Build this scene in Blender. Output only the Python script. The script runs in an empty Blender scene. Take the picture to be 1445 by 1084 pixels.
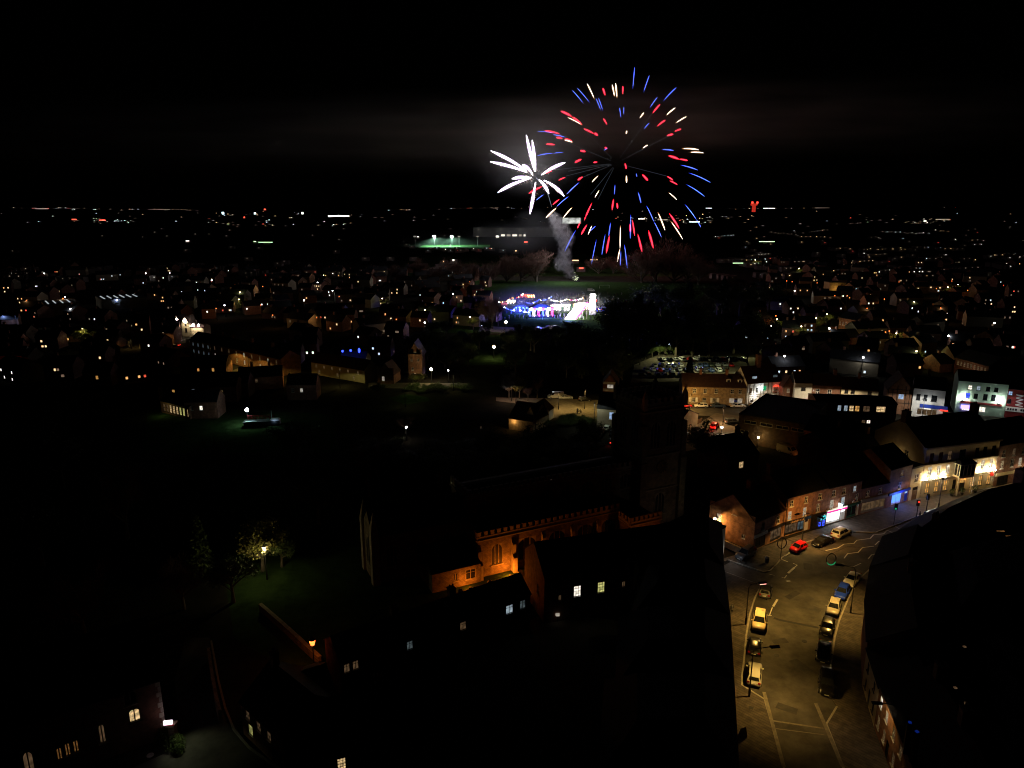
import bpy, math, random
from mathutils import Vector

RND = random.Random(11)
sc = bpy.context.scene
col = sc.collection

# ------------------------------------------------------------------ camera, sky, light, exposure
CAM_H = 58.0                       # drone height over the ground, metres
FOCAL = 1002.0                     # focal length in photo pixels (photo 1445 wide)
PITCH = math.radians(13.85)
cam_d = bpy.data.cameras.new('camera')
cam = bpy.data.objects.new('camera', cam_d)
col.objects.link(cam)
cam.location = (0, 0, CAM_H)
cam.rotation_euler = (math.pi / 2 - PITCH, 0, 0)
cam_d.sensor_width = 36.0
cam_d.lens = 36.0 * FOCAL / 1445.0
cam_d.clip_start = 0.5
cam_d.clip_end = 60000
sc.camera = cam

world = bpy.data.worlds.new('World')
sc.world = world
world.use_nodes = True
wn = world.node_tree
bg = wn.nodes['Background']
sky = wn.nodes.new('ShaderNodeTexSky')
sky.sky_type = 'NISHITA'
sky.sun_disc = False
sky.sun_elevation = math.radians(2)
sky.sun_rotation = math.radians(200)
wn.links.new(sky.outputs['Color'], bg.inputs['Color'])
bg.inputs['Strength'].default_value = 0.00004

sun_d = bpy.data.lights.new('faint_fill', 'SUN')  # very faint sun lamp added to separate the dark shapes
sun_d.energy = 0.0004
sun_d.angle = math.radians(0.5)
sun_d.color = (0.8, 0.88, 1.0)
sun = bpy.data.objects.new('faint_fill', sun_d)
col.objects.link(sun)
sun.rotation_euler = (math.radians(50), 0, math.radians(-30))

sc.view_settings.view_transform = 'Standard'
sc.view_settings.look = 'None'
sc.view_settings.exposure = 0.0
sc.view_settings.gamma = 1.0
cy = sc.cycles
cy.use_denoising = True
cy.use_light_tree = True
cy.pixel_filter_type = 'BLACKMAN_HARRIS'
cy.filter_width = 1.1
cy.max_bounces = 4
cy.diffuse_bounces = 1
cy.glossy_bounces = 2
cy.transmission_bounces = 2
cy.volume_bounces = 0
cy.sample_clamp_indirect = 0.04
cy.caustics_reflective = False
cy.caustics_refractive = False

# ------------------------------------------------------------------ surveying helpers
_c, _s = math.cos(PITCH), math.sin(PITCH)


def P(px, py, z=0.0):
    """ground plan position (x, y) of what the photo shows at a pixel, at height z"""
    u = (px - 722.5) / FOCAL
    v = (542 - py) / FOCAL
    t = (z - CAM_H) / (-_s + v * _c)
    return (u * t, (_c + v * _s) * t)


def D(px, py, y):
    """3D point seen at a pixel at distance y"""
    u = (px - 722.5) / FOCAL
    v = (542 - py) / FOCAL
    t = y / (_c + v * _s)
    return Vector((u * t, y, CAM_H + (-_s + v * _c) * t))


def hgt(xy, py):
    v = (542 - py) / FOCAL
    return CAM_H + xy[1] * (v * _c - _s) / (_c + v * _s)


# ------------------------------------------------------------------ materials
MATS = {}


def nt(name):
    m = bpy.data.materials.new(name)
    m.use_nodes = True
    t = m.node_tree
    return m, t, t.nodes['Principled BSDF']


def mat(name, c, rough=0.8, var=0.35, scale=3.0, bump=0.0, metal=0.0, spec=0.3):
    if name in MATS:
        return MATS[name]
    m, t, b = nt(name)
    tc = t.nodes.new('ShaderNodeTexCoord')
    n1 = t.nodes.new('ShaderNodeTexNoise')
    n1.inputs['Scale'].default_value = scale
    n1.inputs['Detail'].default_value = 6
    n1.inputs['Roughness'].default_value = 0.65
    t.links.new(tc.outputs['Object'], n1.inputs['Vector'])
    r = t.nodes.new('ShaderNodeValToRGB')
    r.color_ramp.elements[0].position = 0.3
    r.color_ramp.elements[1].position = 0.72
    r.color_ramp.elements[0].color = tuple(x * (1 - var) for x in c) + (1,)
    r.color_ramp.elements[1].color = tuple(min(1, x * (1 + var * 0.8)) for x in c) + (1,)
    t.links.new(n1.outputs['Fac'], r.inputs['Fac'])
    t.links.new(r.outputs['Color'], b.inputs['Base Color'])
    b.inputs['Roughness'].default_value = rough
    b.inputs['Metallic'].default_value = metal
    b.inputs['Specular IOR Level'].default_value = spec
    if bump:
        bn = t.nodes.new('ShaderNodeBump')
        bn.inputs['Strength'].default_value = bump
        bn.inputs['Distance'].default_value = 0.03
        n2 = t.nodes.new('ShaderNodeTexNoise')
        n2.inputs['Scale'].default_value = scale * 6
        t.links.new(tc.outputs['Object'], n2.inputs['Vector'])
        t.links.new(n2.outputs['Fac'], bn.inputs['Height'])
        t.links.new(bn.outputs['Normal'], b.inputs['Normal'])
    MATS[name] = m
    return m


def brickmat(name, c, c2, mortar, bw=0.23, bh=0.075, bump=0.5):
    """coursed masonry; the courses follow the wall (object x+y, z)"""
    m, t, b = nt(name)
    tc = t.nodes.new('ShaderNodeTexCoord')
    sp = t.nodes.new('ShaderNodeSeparateXYZ')
    t.links.new(tc.outputs['Object'], sp.inputs[0])
    ad = t.nodes.new('ShaderNodeMath')
    t.links.new(sp.outputs[0], ad.inputs[0])
    t.links.new(sp.outputs[1], ad.inputs[1])
    cb = t.nodes.new('ShaderNodeCombineXYZ')
    t.links.new(ad.outputs[0], cb.inputs[0])
    t.links.new(sp.outputs[2], cb.inputs[1])
    br = t.nodes.new('ShaderNodeTexBrick')
    br.inputs['Color1'].default_value = c + (1,)
    br.inputs['Color2'].default_value = c2 + (1,)
    br.inputs['Mortar'].default_value = mortar + (1,)
    br.inputs['Scale'].default_value = 1.0
    br.inputs['Brick Width'].default_value = bw
    br.inputs['Row Height'].default_value = bh
    br.inputs['Mortar Size'].default_value = bh * 0.1
    t.links.new(cb.outputs[0], br.inputs['Vector'])
    n = t.nodes.new('ShaderNodeTexNoise')
    n.inputs['Scale'].default_value = 1.3
    n.inputs['Detail'].default_value = 8
    t.links.new(tc.outputs['Object'], n.inputs['Vector'])
    r = t.nodes.new('ShaderNodeValToRGB')
    r.color_ramp.elements[0].position = 0.3
    r.color_ramp.elements[0].color = (0.45, 0.45, 0.45, 1)
    r.color_ramp.elements[1].position = 0.7
    r.color_ramp.elements[1].color = (1.15, 1.1, 1.05, 1)
    t.links.new(n.outputs['Fac'], r.inputs['Fac'])
    mx = t.nodes.new('ShaderNodeMix')
    mx.data_type = 'RGBA'
    mx.blend_type = 'MULTIPLY'
    mx.inputs[0].default_value = 1
    t.links.new(br.outputs['Color'], mx.inputs[6])
    t.links.new(r.outputs['Color'], mx.inputs[7])
    t.links.new(mx.outputs[2], b.inputs['Base Color'])
    bn = t.nodes.new('ShaderNodeBump')
    bn.inputs['Strength'].default_value = bump
    bn.inputs['Distance'].default_value = 0.02
    t.links.new(br.outputs['Fac'], bn.inputs['Height'])
    bn.invert = True
    t.links.new(bn.outputs['Normal'], b.inputs['Normal'])
    b.inputs['Roughness'].default_value = 0.9
    MATS[name] = m
    return m


def emit(name, c, strength, sample=False, vary=0.0, scale=1.5):
    if name in MATS:
        return MATS[name]
    m = bpy.data.materials.new(name)
    m.use_nodes = True
    t = m.node_tree
    t.nodes.clear()
    out = t.nodes.new('ShaderNodeOutputMaterial')
    e = t.nodes.new('ShaderNodeEmission')
    e.inputs['Color'].default_value = tuple(c) + (1,)
    e.inputs['Strength'].default_value = strength
    if vary:
        tc = t.nodes.new('ShaderNodeTexCoord')
        n = t.nodes.new('ShaderNodeTexNoise')
        n.inputs['Scale'].default_value = scale
        n.inputs['Detail'].default_value = 3
        t.links.new(tc.outputs['Object'], n.inputs['Vector'])
        mr = t.nodes.new('ShaderNodeMapRange')
        mr.inputs['From Min'].default_value = 0.35
        mr.inputs['From Max'].default_value = 0.65
        mr.inputs['To Min'].default_value = strength * (1 - vary)
        mr.inputs['To Max'].default_value = strength
        t.links.new(n.outputs['Fac'], mr.inputs['Value'])
        t.links.new(mr.outputs['Result'], e.inputs['Strength'])
    t.links.new(e.outputs[0], out.inputs['Surface'])
    m.cycles.emission_sampling = 'FRONT_BACK' if sample else 'NONE'
    MATS[name] = m
    return m


def volume(name, c, density, noise=None, fade=False, lo=0.25, hi=0.75, floor=0.3):
    m = bpy.data.materials.new(name)
    m.use_nodes = True
    t = m.node_tree
    t.nodes.clear()
    out = t.nodes.new('ShaderNodeOutputMaterial')
    v = t.nodes.new('ShaderNodeVolumePrincipled')
    v.inputs['Color'].default_value = tuple(c) + (1,)
    v.inputs['Density'].default_value = density
    if noise:
        tc = t.nodes.new('ShaderNodeTexCoord')
        n = t.nodes.new('ShaderNodeTexNoise')
        n.inputs['Scale'].default_value = noise
        n.inputs['Detail'].default_value = 5
        t.links.new(tc.outputs['Object'], n.inputs['Vector'])
        mr = t.nodes.new('ShaderNodeMapRange')
        mr.inputs['From Min'].default_value = 0.42
        mr.inputs['From Max'].default_value = 0.62
        mr.inputs['To Max'].default_value = density
        t.links.new(n.outputs['Fac'], mr.inputs['Value'])
        if fade:
            ln = t.nodes.new('ShaderNodeVectorMath')
            ln.operation = 'LENGTH'
            t.links.new(tc.outputs['Object'], ln.inputs[0])
            m2 = t.nodes.new('ShaderNodeMapRange')
            m2.interpolation_type = 'SMOOTHSTEP'
            m2.inputs['From Min'].default_value = 0.0
            m2.inputs['From Max'].default_value = 1.0
            m2.inputs['To Min'].default_value = 1.0
            m2.inputs['To Max'].default_value = 0.0
            t.links.new(ln.outputs['Value'], m2.inputs['Value'])
            mm = t.nodes.new('ShaderNodeMath')
            mm.operation = 'MULTIPLY'
            t.links.new(mr.outputs['Result'], mm.inputs[0])
            t.links.new(m2.outputs['Result'], mm.inputs[1])
            t.links.new(mm.outputs[0], v.inputs['Density'])
            mr.inputs['From Min'].default_value = lo
            mr.inputs['From Max'].default_value = hi
            mr.inputs['To Min'].default_value = density * floor
        else:
            t.links.new(mr.outputs['Result'], v.inputs['Density'])
    t.links.new(v.outputs[0], out.inputs['Volume'])
    return m


def paintmat():
    m, t, b = nt('car_paint')
    oi = t.nodes.new('ShaderNodeObjectInfo')
    t.links.new(oi.outputs['Color'], b.inputs['Base Color'])
    b.inputs['Roughness'].default_value = 0.28
    b.inputs['Coat Weight'].default_value = 0.35
    b.inputs['Specular IOR Level'].default_value = 0.3
    b.inputs['Coat Roughness'].default_value = 0.08
    return m


M = dict(
    grass=mat('grass', (0.024, 0.045, 0.014), 0.95, 0.5, 0.35, 0.6, spec=0.0),
    earth=mat('earth', (0.024, 0.022, 0.017), 0.95, 0.4, 0.2, 0.3, spec=0.0),
    asphalt=mat('asphalt', (0.078, 0.073, 0.066), 0.82, 0.55, 0.28, 0.5, spec=0.15),
    path=mat('path', (0.15, 0.13, 0.1), 0.9, 0.3, 0.8, 0.3, spec=0.05),
    paving=brickmat('paving', (0.1, 0.085, 0.075), (0.075, 0.065, 0.058), (0.035, 0.032, 0.03), 0.6, 0.45, 0.3),
    kerb=mat('kerb', (0.3, 0.28, 0.25), 0.85, 0.25, 2.0),
    marking=mat('marking', (0.62, 0.6, 0.56), 0.75, 0.35, 1.2),
    brick=brickmat('brick', (0.28, 0.11, 0.06), (0.2, 0.075, 0.045), (0.22, 0.19, 0.16)),
    orange_brick=brickmat('orange_brick', (0.36, 0.16, 0.07), (0.28, 0.12, 0.055), (0.25, 0.21, 0.17)),
    buff_brick=brickmat('buff_brick', (0.4, 0.28, 0.14), (0.33, 0.23, 0.12), (0.3, 0.26, 0.2)),
    stone=brickmat('stone', (0.36, 0.29, 0.2), (0.27, 0.21, 0.14), (0.16, 0.13, 0.1), 0.5, 0.22, 0.8),
    stone_trim=mat('stone_trim', (0.42, 0.36, 0.27), 0.9, 0.3, 1.5, 0.3),
    render_cream=mat('render_cream', (0.55, 0.48, 0.33), 0.85, 0.18, 0.8, 0.1),
    render_white=mat('render_white', (0.68, 0.67, 0.62), 0.85, 0.15, 0.8, 0.1),
    render_mint=mat('render_mint', (0.42, 0.55, 0.42), 0.85, 0.15, 0.8, 0.1),
    render_tan=mat('render_tan', (0.3, 0.25, 0.17), 0.9, 0.2, 0.6, 0.1),
    render_red=mat('render_red', (0.2, 0.02, 0.02), 0.8, 0.25, 0.8),
    slate=mat('slate', (0.02, 0.021, 0.024), 0.85, 0.35, 1.5, 0.3, spec=0.1),
    tile=mat('tile', (0.05, 0.025, 0.018), 0.85, 0.4, 1.5, 0.3),
    felt=mat('felt', (0.03, 0.03, 0.032), 0.9, 0.3, 0.5),
    lead=mat('lead', (0.035, 0.035, 0.037), 0.9, 0.3, 0.8, spec=0.05),
    white=mat('white_paint', (0.72, 0.72, 0.7), 0.5, 0.08, 2),
    black=mat('black_paint', (0.012, 0.012, 0.013), 0.4, 0.2, 2),
    green_paint=mat('green_paint', (0.02, 0.09, 0.06), 0.5, 0.2, 2),
    grey_paint=mat('grey_paint', (0.25, 0.25, 0.25), 0.5, 0.15, 2),
    timber=mat('dark_timber', (0.03, 0.02, 0.014), 0.8, 0.3, 2),
    wood=mat('wood', (0.12, 0.07, 0.04), 0.8, 0.3, 2),
    glass=mat('glass', (0.015, 0.017, 0.02), 0.08, 0.1, 1, spec=0.6),
    leaded=mat('leaded_glass', (0.012, 0.012, 0.013), 0.6, 0.3, 4, spec=0.2),
    steel=mat('steel', (0.4, 0.4, 0.41), 0.4, 0.15, 2, metal=0.8),
    dark_metal=mat('dark_metal', (0.02, 0.02, 0.022), 0.5, 0.2, 2),
    rubber=mat('rubber', (0.012, 0.012, 0.012), 0.85, 0.2, 4),
    red=mat('red_paint', (0.45, 0.02, 0.02), 0.5, 0.15, 2),
    blue=mat('blue_paint', (0.02, 0.05, 0.35), 0.5, 0.15, 2),
    cloth=mat('cloth', (0.1, 0.1, 0.12), 0.95, 0.6, 3),
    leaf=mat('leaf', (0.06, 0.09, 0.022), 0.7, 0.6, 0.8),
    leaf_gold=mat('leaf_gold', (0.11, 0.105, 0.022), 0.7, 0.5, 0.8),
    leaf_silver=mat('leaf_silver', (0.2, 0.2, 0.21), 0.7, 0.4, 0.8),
    twig=mat('twig', (0.13, 0.07, 0.05), 0.9, 0.4, 1),
    bark=mat('bark', (0.12, 0.1, 0.075), 0.9, 0.4, 2, 0.5),
    paint=paintmat(),
)
WARM = (1.0, 0.62, 0.26)
AMBER = (1.0, 0.5, 0.12)
COOL = (0.82, 0.92, 1.0)
LIT = dict(
    warm=emit('lit_warm', (1, 0.68, 0.32), 0.95, vary=0.75, scale=2.5),
    low=emit('lit_low_amber', (1, 0.45, 0.12), 0.16, vary=0.8, scale=3),
    amber=emit('lit_amber', (1, 0.5, 0.13), 0.75, vary=0.6),
    dim=emit('lit_dim', (1, 0.6, 0.3), 0.1, vary=0.7),
    dimcool=emit('lit_dim_cool', (0.65, 0.85, 0.9), 0.1, vary=0.7),
    white=emit('lit_white', (1, 0.9, 0.74), 1.7, vary=0.55, scale=2.5),
    pale=emit('lit_pale', (1, 0.88, 0.7), 0.45, vary=0.5),
    lemon=emit('lit_lemon', (0.95, 0.92, 0.3), 0.75, vary=0.6, scale=2.5),
    cool=emit('lit_cool', (0.7, 0.88, 1), 0.5, vary=0.5),
    sky=emit('lit_sky_blue', (0.45, 0.65, 1), 0.8, vary=0.5),
    blue=emit('lit_blue', (0.08, 0.22, 1), 2.2, sample=True),
    deepblue=emit('lit_deep_blue', (0.03, 0.06, 1), 4.0),
    neonblue=emit('lit_neon_blue', (0.05, 0.1, 1), 1.2),
    cyan=emit('lit_cyan', (0.05, 0.75, 0.8), 1.2),
    green=emit('lit_green', (0.03, 0.8, 0.3), 0.4),
    red=emit('lit_red', (1, 0.04, 0.02), 2.5),
    magenta=emit('lit_magenta', (1, 0.03, 0.3), 1.4),
    shop=emit('lit_shop', (0.95, 1.0, 0.97), 3.2, sample=True, vary=0.35, scale=1.2),
    bulb_warm=emit('bulb_warm', (1, 0.75, 0.42), 30),
    bulb_white=emit('bulb_white', (1, 0.97, 0.92), 30),
    bulb_orange=emit('bulb_orange', (1, 0.17, 0.03), 4),
    bulb_pink=emit('bulb_pink', (1, 0.35, 0.25), 3),
    bulb_blue=emit('bulb_blue', (0.3, 0.45, 1), 30),
    flood=emit('flood_lens', (1, 0.98, 0.93), 120),
)


# ------------------------------------------------------------------ mesh helpers
class MB:
    def __init__(s):
        s.v = []
        s.f = []
        s.m = []

    def face(s, pts, m=0):
        n = len(s.v)
        s.v += [tuple(p) for p in pts]
        s.f.append(tuple(range(n, n + len(pts))))
        s.m.append(m)

    def hexa(s, p, m=0):
        """8 points: bottom 4 (ccw from above), top 4"""
        n = len(s.v)
        s.v += [tuple(q) for q in p]
        for f in ((3, 2, 1, 0), (4, 5, 6, 7), (0, 1, 5, 4), (1, 2, 6, 5), (2, 3, 7, 6), (3, 0, 4, 7)):
            s.f.append(tuple(n + i for i in f))
            s.m.append(m)

    def box(s, x0, y0, z0, x1, y1, z1, m=0):
        s.hexa(((x0, y0, z0), (x1, y0, z0), (x1, y1, z0), (x0, y1, z0),
                (x0, y0, z1), (x1, y0, z1), (x1, y1, z1), (x0, y1, z1)), m)

    def tube(s, pts, rad, n=6, m=0, cap=True):
        pts = [Vector(p) for p in pts]
        if not isinstance(rad, (list, tuple)):
            rad = [rad] * len(pts)
        b = len(s.v)
        for i, p in enumerate(pts):
            d = (pts[min(i + 1, len(pts) - 1)] - pts[max(i - 1, 0)])
            d = d.normalized() if d.length > 1e-9 else Vector((0, 0, 1))
            a = Vector((0, 0, 1)) if abs(d.z) < 0.9 else Vector((1, 0, 0))
            u = d.cross(a).normalized()
            w = d.cross(u)
            for k in range(n):
                t = 2 * math.pi * k / n
                s.v.append(tuple(p + (u * math.cos(t) + w * math.sin(t)) * rad[i]))
        for i in range(len(pts) - 1):
            for k in range(n):
                k2 = (k + 1) % n
                s.f.append((b + i * n + k, b + i * n + k2, b + (i + 1) * n + k2, b + (i + 1) * n + k))
                s.m.append(m)
        if cap:
            s.f.append(tuple(b + k for k in range(n)))
            s.m.append(m)
            e = b + (len(pts) - 1) * n
            s.f.append(tuple(e + n - 1 - k for k in range(n)))
            s.m.append(m)

    def ball(s, c, r, m=0, n=8, k=5, sq=(1, 1, 1)):
        b = len(s.v)
        for i in range(1, k):
            t = math.pi * i / k
            for j in range(n):
                a = 2 * math.pi * j / n
                s.v.append((c[0] + r * sq[0] * math.sin(t) * math.cos(a), c[1] + r * sq[1] * math.sin(t) * math.sin(a), c[2] + r * sq[2] * math.cos(t)))
        s.v.append((c[0], c[1], c[2] + r * sq[2]))
        s.v.append((c[0], c[1], c[2] - r * sq[2]))
        top, bot = len(s.v) - 2, len(s.v) - 1
        for j in range(n):
            j2 = (j + 1) % n
            s.f.append((top, b + j, b + j2))
            s.m.append(m)
            for i in range(k - 2):
                s.f.append((b + i * n + j, b + (i + 1) * n + j, b + (i + 1) * n + j2, b + i * n + j2))
                s.m.append(m)
            s.f.append((b + (k - 2) * n + j, bot, b + (k - 2) * n + j2))
            s.m.append(m)

    def mesh(s, name, mats, smooth=False):
        me = bpy.data.meshes.new(name)
        me.from_pydata(s.v, [], s.f)
        for q in (mats if isinstance(mats, (list, tuple)) else [mats]):
            me.materials.append(q)
        me.polygons.foreach_set('material_index', s.m)
        if smooth:
            me.polygons.foreach_set('use_smooth', [True] * len(s.f))
        me.update()
        return me


def link(name, data, parent=None, loc=(0, 0, 0), rz=0.0):
    o = bpy.data.objects.new(name, data)
    col.objects.link(o)
    o.location = loc
    o.rotation_euler = (0, 0, rz)
    if parent:
        o.parent = parent
    return o


def tag(o, label, cat, group=None, kind=None):
    o['label'] = label
    if cat:
        o['category'] = cat
    if group:
        o['group'] = group
    if kind:
        o['kind'] = kind
    return o


def thing(name, label, cat, loc=(0, 0, 0), rz=0.0, group=None):
    if len(loc) == 2:
        loc = (loc[0], loc[1], 0)
    return tag(link(name, None, None, loc, rz), label, cat, group)


def copy_tree(o, parent=None):
    c = o.copy()
    col.objects.link(c)
    c.parent = parent
    for ch in o.children:
        copy_tree(ch, c)
    return c


def light(name, parent, loc, energy, color, radius=0.15, spot=None, aim=None, blend=0.5):
    d = bpy.data.lights.new(name, 'SPOT' if spot else 'POINT')
    d.energy = energy
    d.color = color
    d.shadow_soft_size = radius
    o = link(name, d, parent, loc)
    if spot:
        d.spot_size = math.radians(spot)
        d.spot_blend = blend
        if aim is not None:
            o.rotation_euler = Vector(aim).to_track_quat('-Z', 'Y').to_euler()
    return o


def sheet(name, pts, z, m, kind='structure', parent=None, thick=0.0, edge=None):
    """flat ground sheet or raised slab from plan points"""
    b = MB()
    b.face([(x, y, z) for x, y in pts])
    if thick:
        for i in range(len(pts)):
            p, q = pts[i], pts[(i + 1) % len(pts)]
            b.face([(p[0], p[1], z - thick), (q[0], q[1], z - thick), (q[0], q[1], z), (p[0], p[1], z)])
    o = link(name, b.mesh(name, m), parent)
    if kind and not parent:
        o['kind'] = kind
    return o


def ribbon(name, pts, w, z, m, parent=None, h=0.0):
    """strip along a plan polyline"""
    b = MB()
    L = []
    n = len(pts)
    for i in range(n):
        a = Vector(pts[max(i - 1, 0)])
        c = Vector(pts[min(i + 1, n - 1)])
        d = (c - a).normalized()
        nn = Vector((-d.y, d.x)) * w / 2
        p = Vector(pts[i])
        L.append((p + nn, p - nn))
    for i in range(n - 1):
        a, b2 = L[i]
        c, d = L[i + 1]
        if h:
            b.hexa([(b2.x, b2.y, z), (d.x, d.y, z), (c.x, c.y, z), (a.x, a.y, z),
                    (b2.x, b2.y, z + h), (d.x, d.y, z + h), (c.x, c.y, z + h), (a.x, a.y, z + h)])
        else:
            b.face([(a.x, a.y, z), (b2.x, b2.y, z), (d.x, d.y, z), (c.x, c.y, z)])
    return link(name, b.mesh(name, m), parent)


# ------------------------------------------------------------------ windows and walls
WCACHE = {}


def window_meshes(kind, w, h, fm):
    key = (kind, round(w, 2), round(h, 2), fm.name)
    if key in WCACHE:
        return WCACHE[key]
    f = MB()
    t = 0.07 if kind not in ('shop', 'band') else 0.09
    y0, y1 = 0.03, 0.12

    def bar(x0, z0, x1, z1):
        f.box(x0, y0, z0, x1, y1, z1)
    bar(0, 0, t, h)
    bar(w - t, 0, w, h)
    bar(t, 0, w - t, t)
    bar(t, h - t, w - t, h)
    if kind == 'sash':
        bar(t, h * 0.5 - 0.03, w - t, h * 0.5 + 0.03)
        bar(w / 2 - 0.025, t, w / 2 + 0.025, h * 0.5 - 0.03)
        bar(w / 2 - 0.025, h * 0.5 + 0.03, w / 2 + 0.025, h - t)
        f.box(-0.12, -0.1, -0.1, w + 0.12, y0 + 0.02, -0.004)      # sill
    elif kind == 'grid':
        for k in (1, 2):
            bar(w * k / 3 - 0.025, t, w * k / 3 + 0.025, h - t)
        for k in (1, 2, 3):
            f.box(t, y0 + 0.01, h * k / 4 - 0.02, w - t, y1 - 0.01, h * k / 4 + 0.02)
        f.box(-0.08, -0.08, -0.08, w + 0.08, y0 + 0.02, -0.004)
    elif kind == 'case':
        bar(w / 2 - 0.03, t, w / 2 + 0.03, h - t)
        bar(t, h * 0.68 - 0.02, w / 2 - 0.03, h * 0.68 + 0.02)
        bar(w / 2 + 0.03, h * 0.68 - 0.02, w - t, h * 0.68 + 0.02)
        f.box(-0.08, -0.08, -0.08, w + 0.08, y0 + 0.02, -0.004)
    elif kind == 'door':
        f.box(t, y0 + 0.03, t, w - t, y1 - 0.01, h * 0.72)
        bar(t, h * 0.72, w - t, h * 0.72 + 0.05)
    elif kind == 'shop':
        n = max(2, int(w / 1.1))
        for k in range(1, n):
            bar(w * k / n - 0.03, t, w * k / n + 0.03, h - t)
        f.box(t, y0, t, w - t, y1 + 0.02, 0.4)
    elif kind == 'band':
        n = max(2, int(w / 1.2))
        for k in range(1, n):
            bar(w * k / n - 0.03, t, w * k / n + 0.03, h - t)
        f.box(-0.08, -0.08, -0.1, w + 0.08, y0 + 0.02, -0.004)
    elif kind in ('arch', 'round'):
        # stone tracery that closes the square head to a pointed or round arch
        sp = h * 0.62
        N = 6
        for side in (0, 1):
            prev = None
            for k in range(N + 1):
                q = k / N
                if kind == 'arch':
                    x = w / 2 * (1 - math.cos(q * math.pi / 2.2)) / (1 - math.cos(math.pi / 2.2))
                    z = sp + (h - sp) * math.sin(q * math.pi / 2.2) / math.sin(math.pi / 2.2)
                else:
                    x = w / 2 * (1 - math.cos(q * math.pi / 2))
                    z = sp + (h - sp) * math.sin(q * math.pi / 2)
                p = (w - x if side else x, z)
                if prev:
                    f.hexa([(prev[0], y0, prev[1]), (p[0], y0, p[1]), (p[0], y1, p[1]), (prev[0], y1, prev[1]),
                            (prev[0], y0, h), (p[0], y0, h), (p[0], y1, h), (prev[0], y1, h)])
                prev = p
        n = 3 if w > 1.5 else 2
        for k in range(1, n):
            bar(w * k / n - 0.06, t, w * k / n + 0.06, h - t)
        f.box(-0.15, -0.12, -0.16, w + 0.15, y0 + 0.02, -0.004)
    p = MB()
    p.box(t * 0.5, y1 - 0.03, t * 0.5, w - t * 0.5, y1 - 0.01, h - t * 0.5)
    WCACHE[key] = (f.mesh('window_frame', fm), p)
    return WCACHE[key]


PCACHE = {}


def add_window(root, kind, w, h, fm, pane, loc, rz, name='window'):
    fr, p = window_meshes(kind, w, h, fm)
    o = link(name, fr, root, loc, rz)
    key = (kind, round(w, 2), round(h, 2), pane.name)
    if key not in PCACHE:
        PCACHE[key] = p.mesh('pane', pane)
    link('pane', PCACHE[key], o)
    return o


def wall_face(b, p0, p1, height, holes, rise=0.0, z0=0.0, m=0, rev=0.14):
    """one wall with real openings; holes = (u, z, w, h); outward is to the right of p0->p1"""
    p0 = Vector(p0)
    p1 = Vector(p1)
    L = (p1 - p0).length
    d = (p1 - p0) / L
    inn = Vector((-d.y, d.x))
    us = sorted({0.0, L} | {u for h in holes for u in (h[0], h[0] + h[2])})
    zs = sorted({z0, height} | {z for h in holes for z in (h[1], h[1] + h[3])})

    def pt(u, z, k=0.0):
        q = p0 + d * u + inn * k
        return (q.x, q.y, z)
    for i in range(len(us) - 1):
        for j in range(len(zs) - 1):
            uc, zc = (us[i] + us[i + 1]) / 2, (zs[j] + zs[j + 1]) / 2
            if any(h[0] < uc < h[0] + h[2] and h[1] < zc < h[1] + h[3] for h in holes):
                continue
            b.face([pt(us[i], zs[j]), pt(us[i + 1], zs[j]), pt(us[i + 1], zs[j + 1]), pt(us[i], zs[j + 1])], m)
    for u, z, w, h in holes:
        c = [(u, z), (u + w, z), (u + w, z + h), (u, z + h)]
        for k in range(4):
            a, e = c[k], c[(k + 1) % 4]
            b.face([pt(*a), pt(*a, rev), pt(*e, rev), pt(*e)], m)
    if rise:
        b.face([pt(0, height), pt(L, height), pt(L / 2, height + rise)], m)


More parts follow.
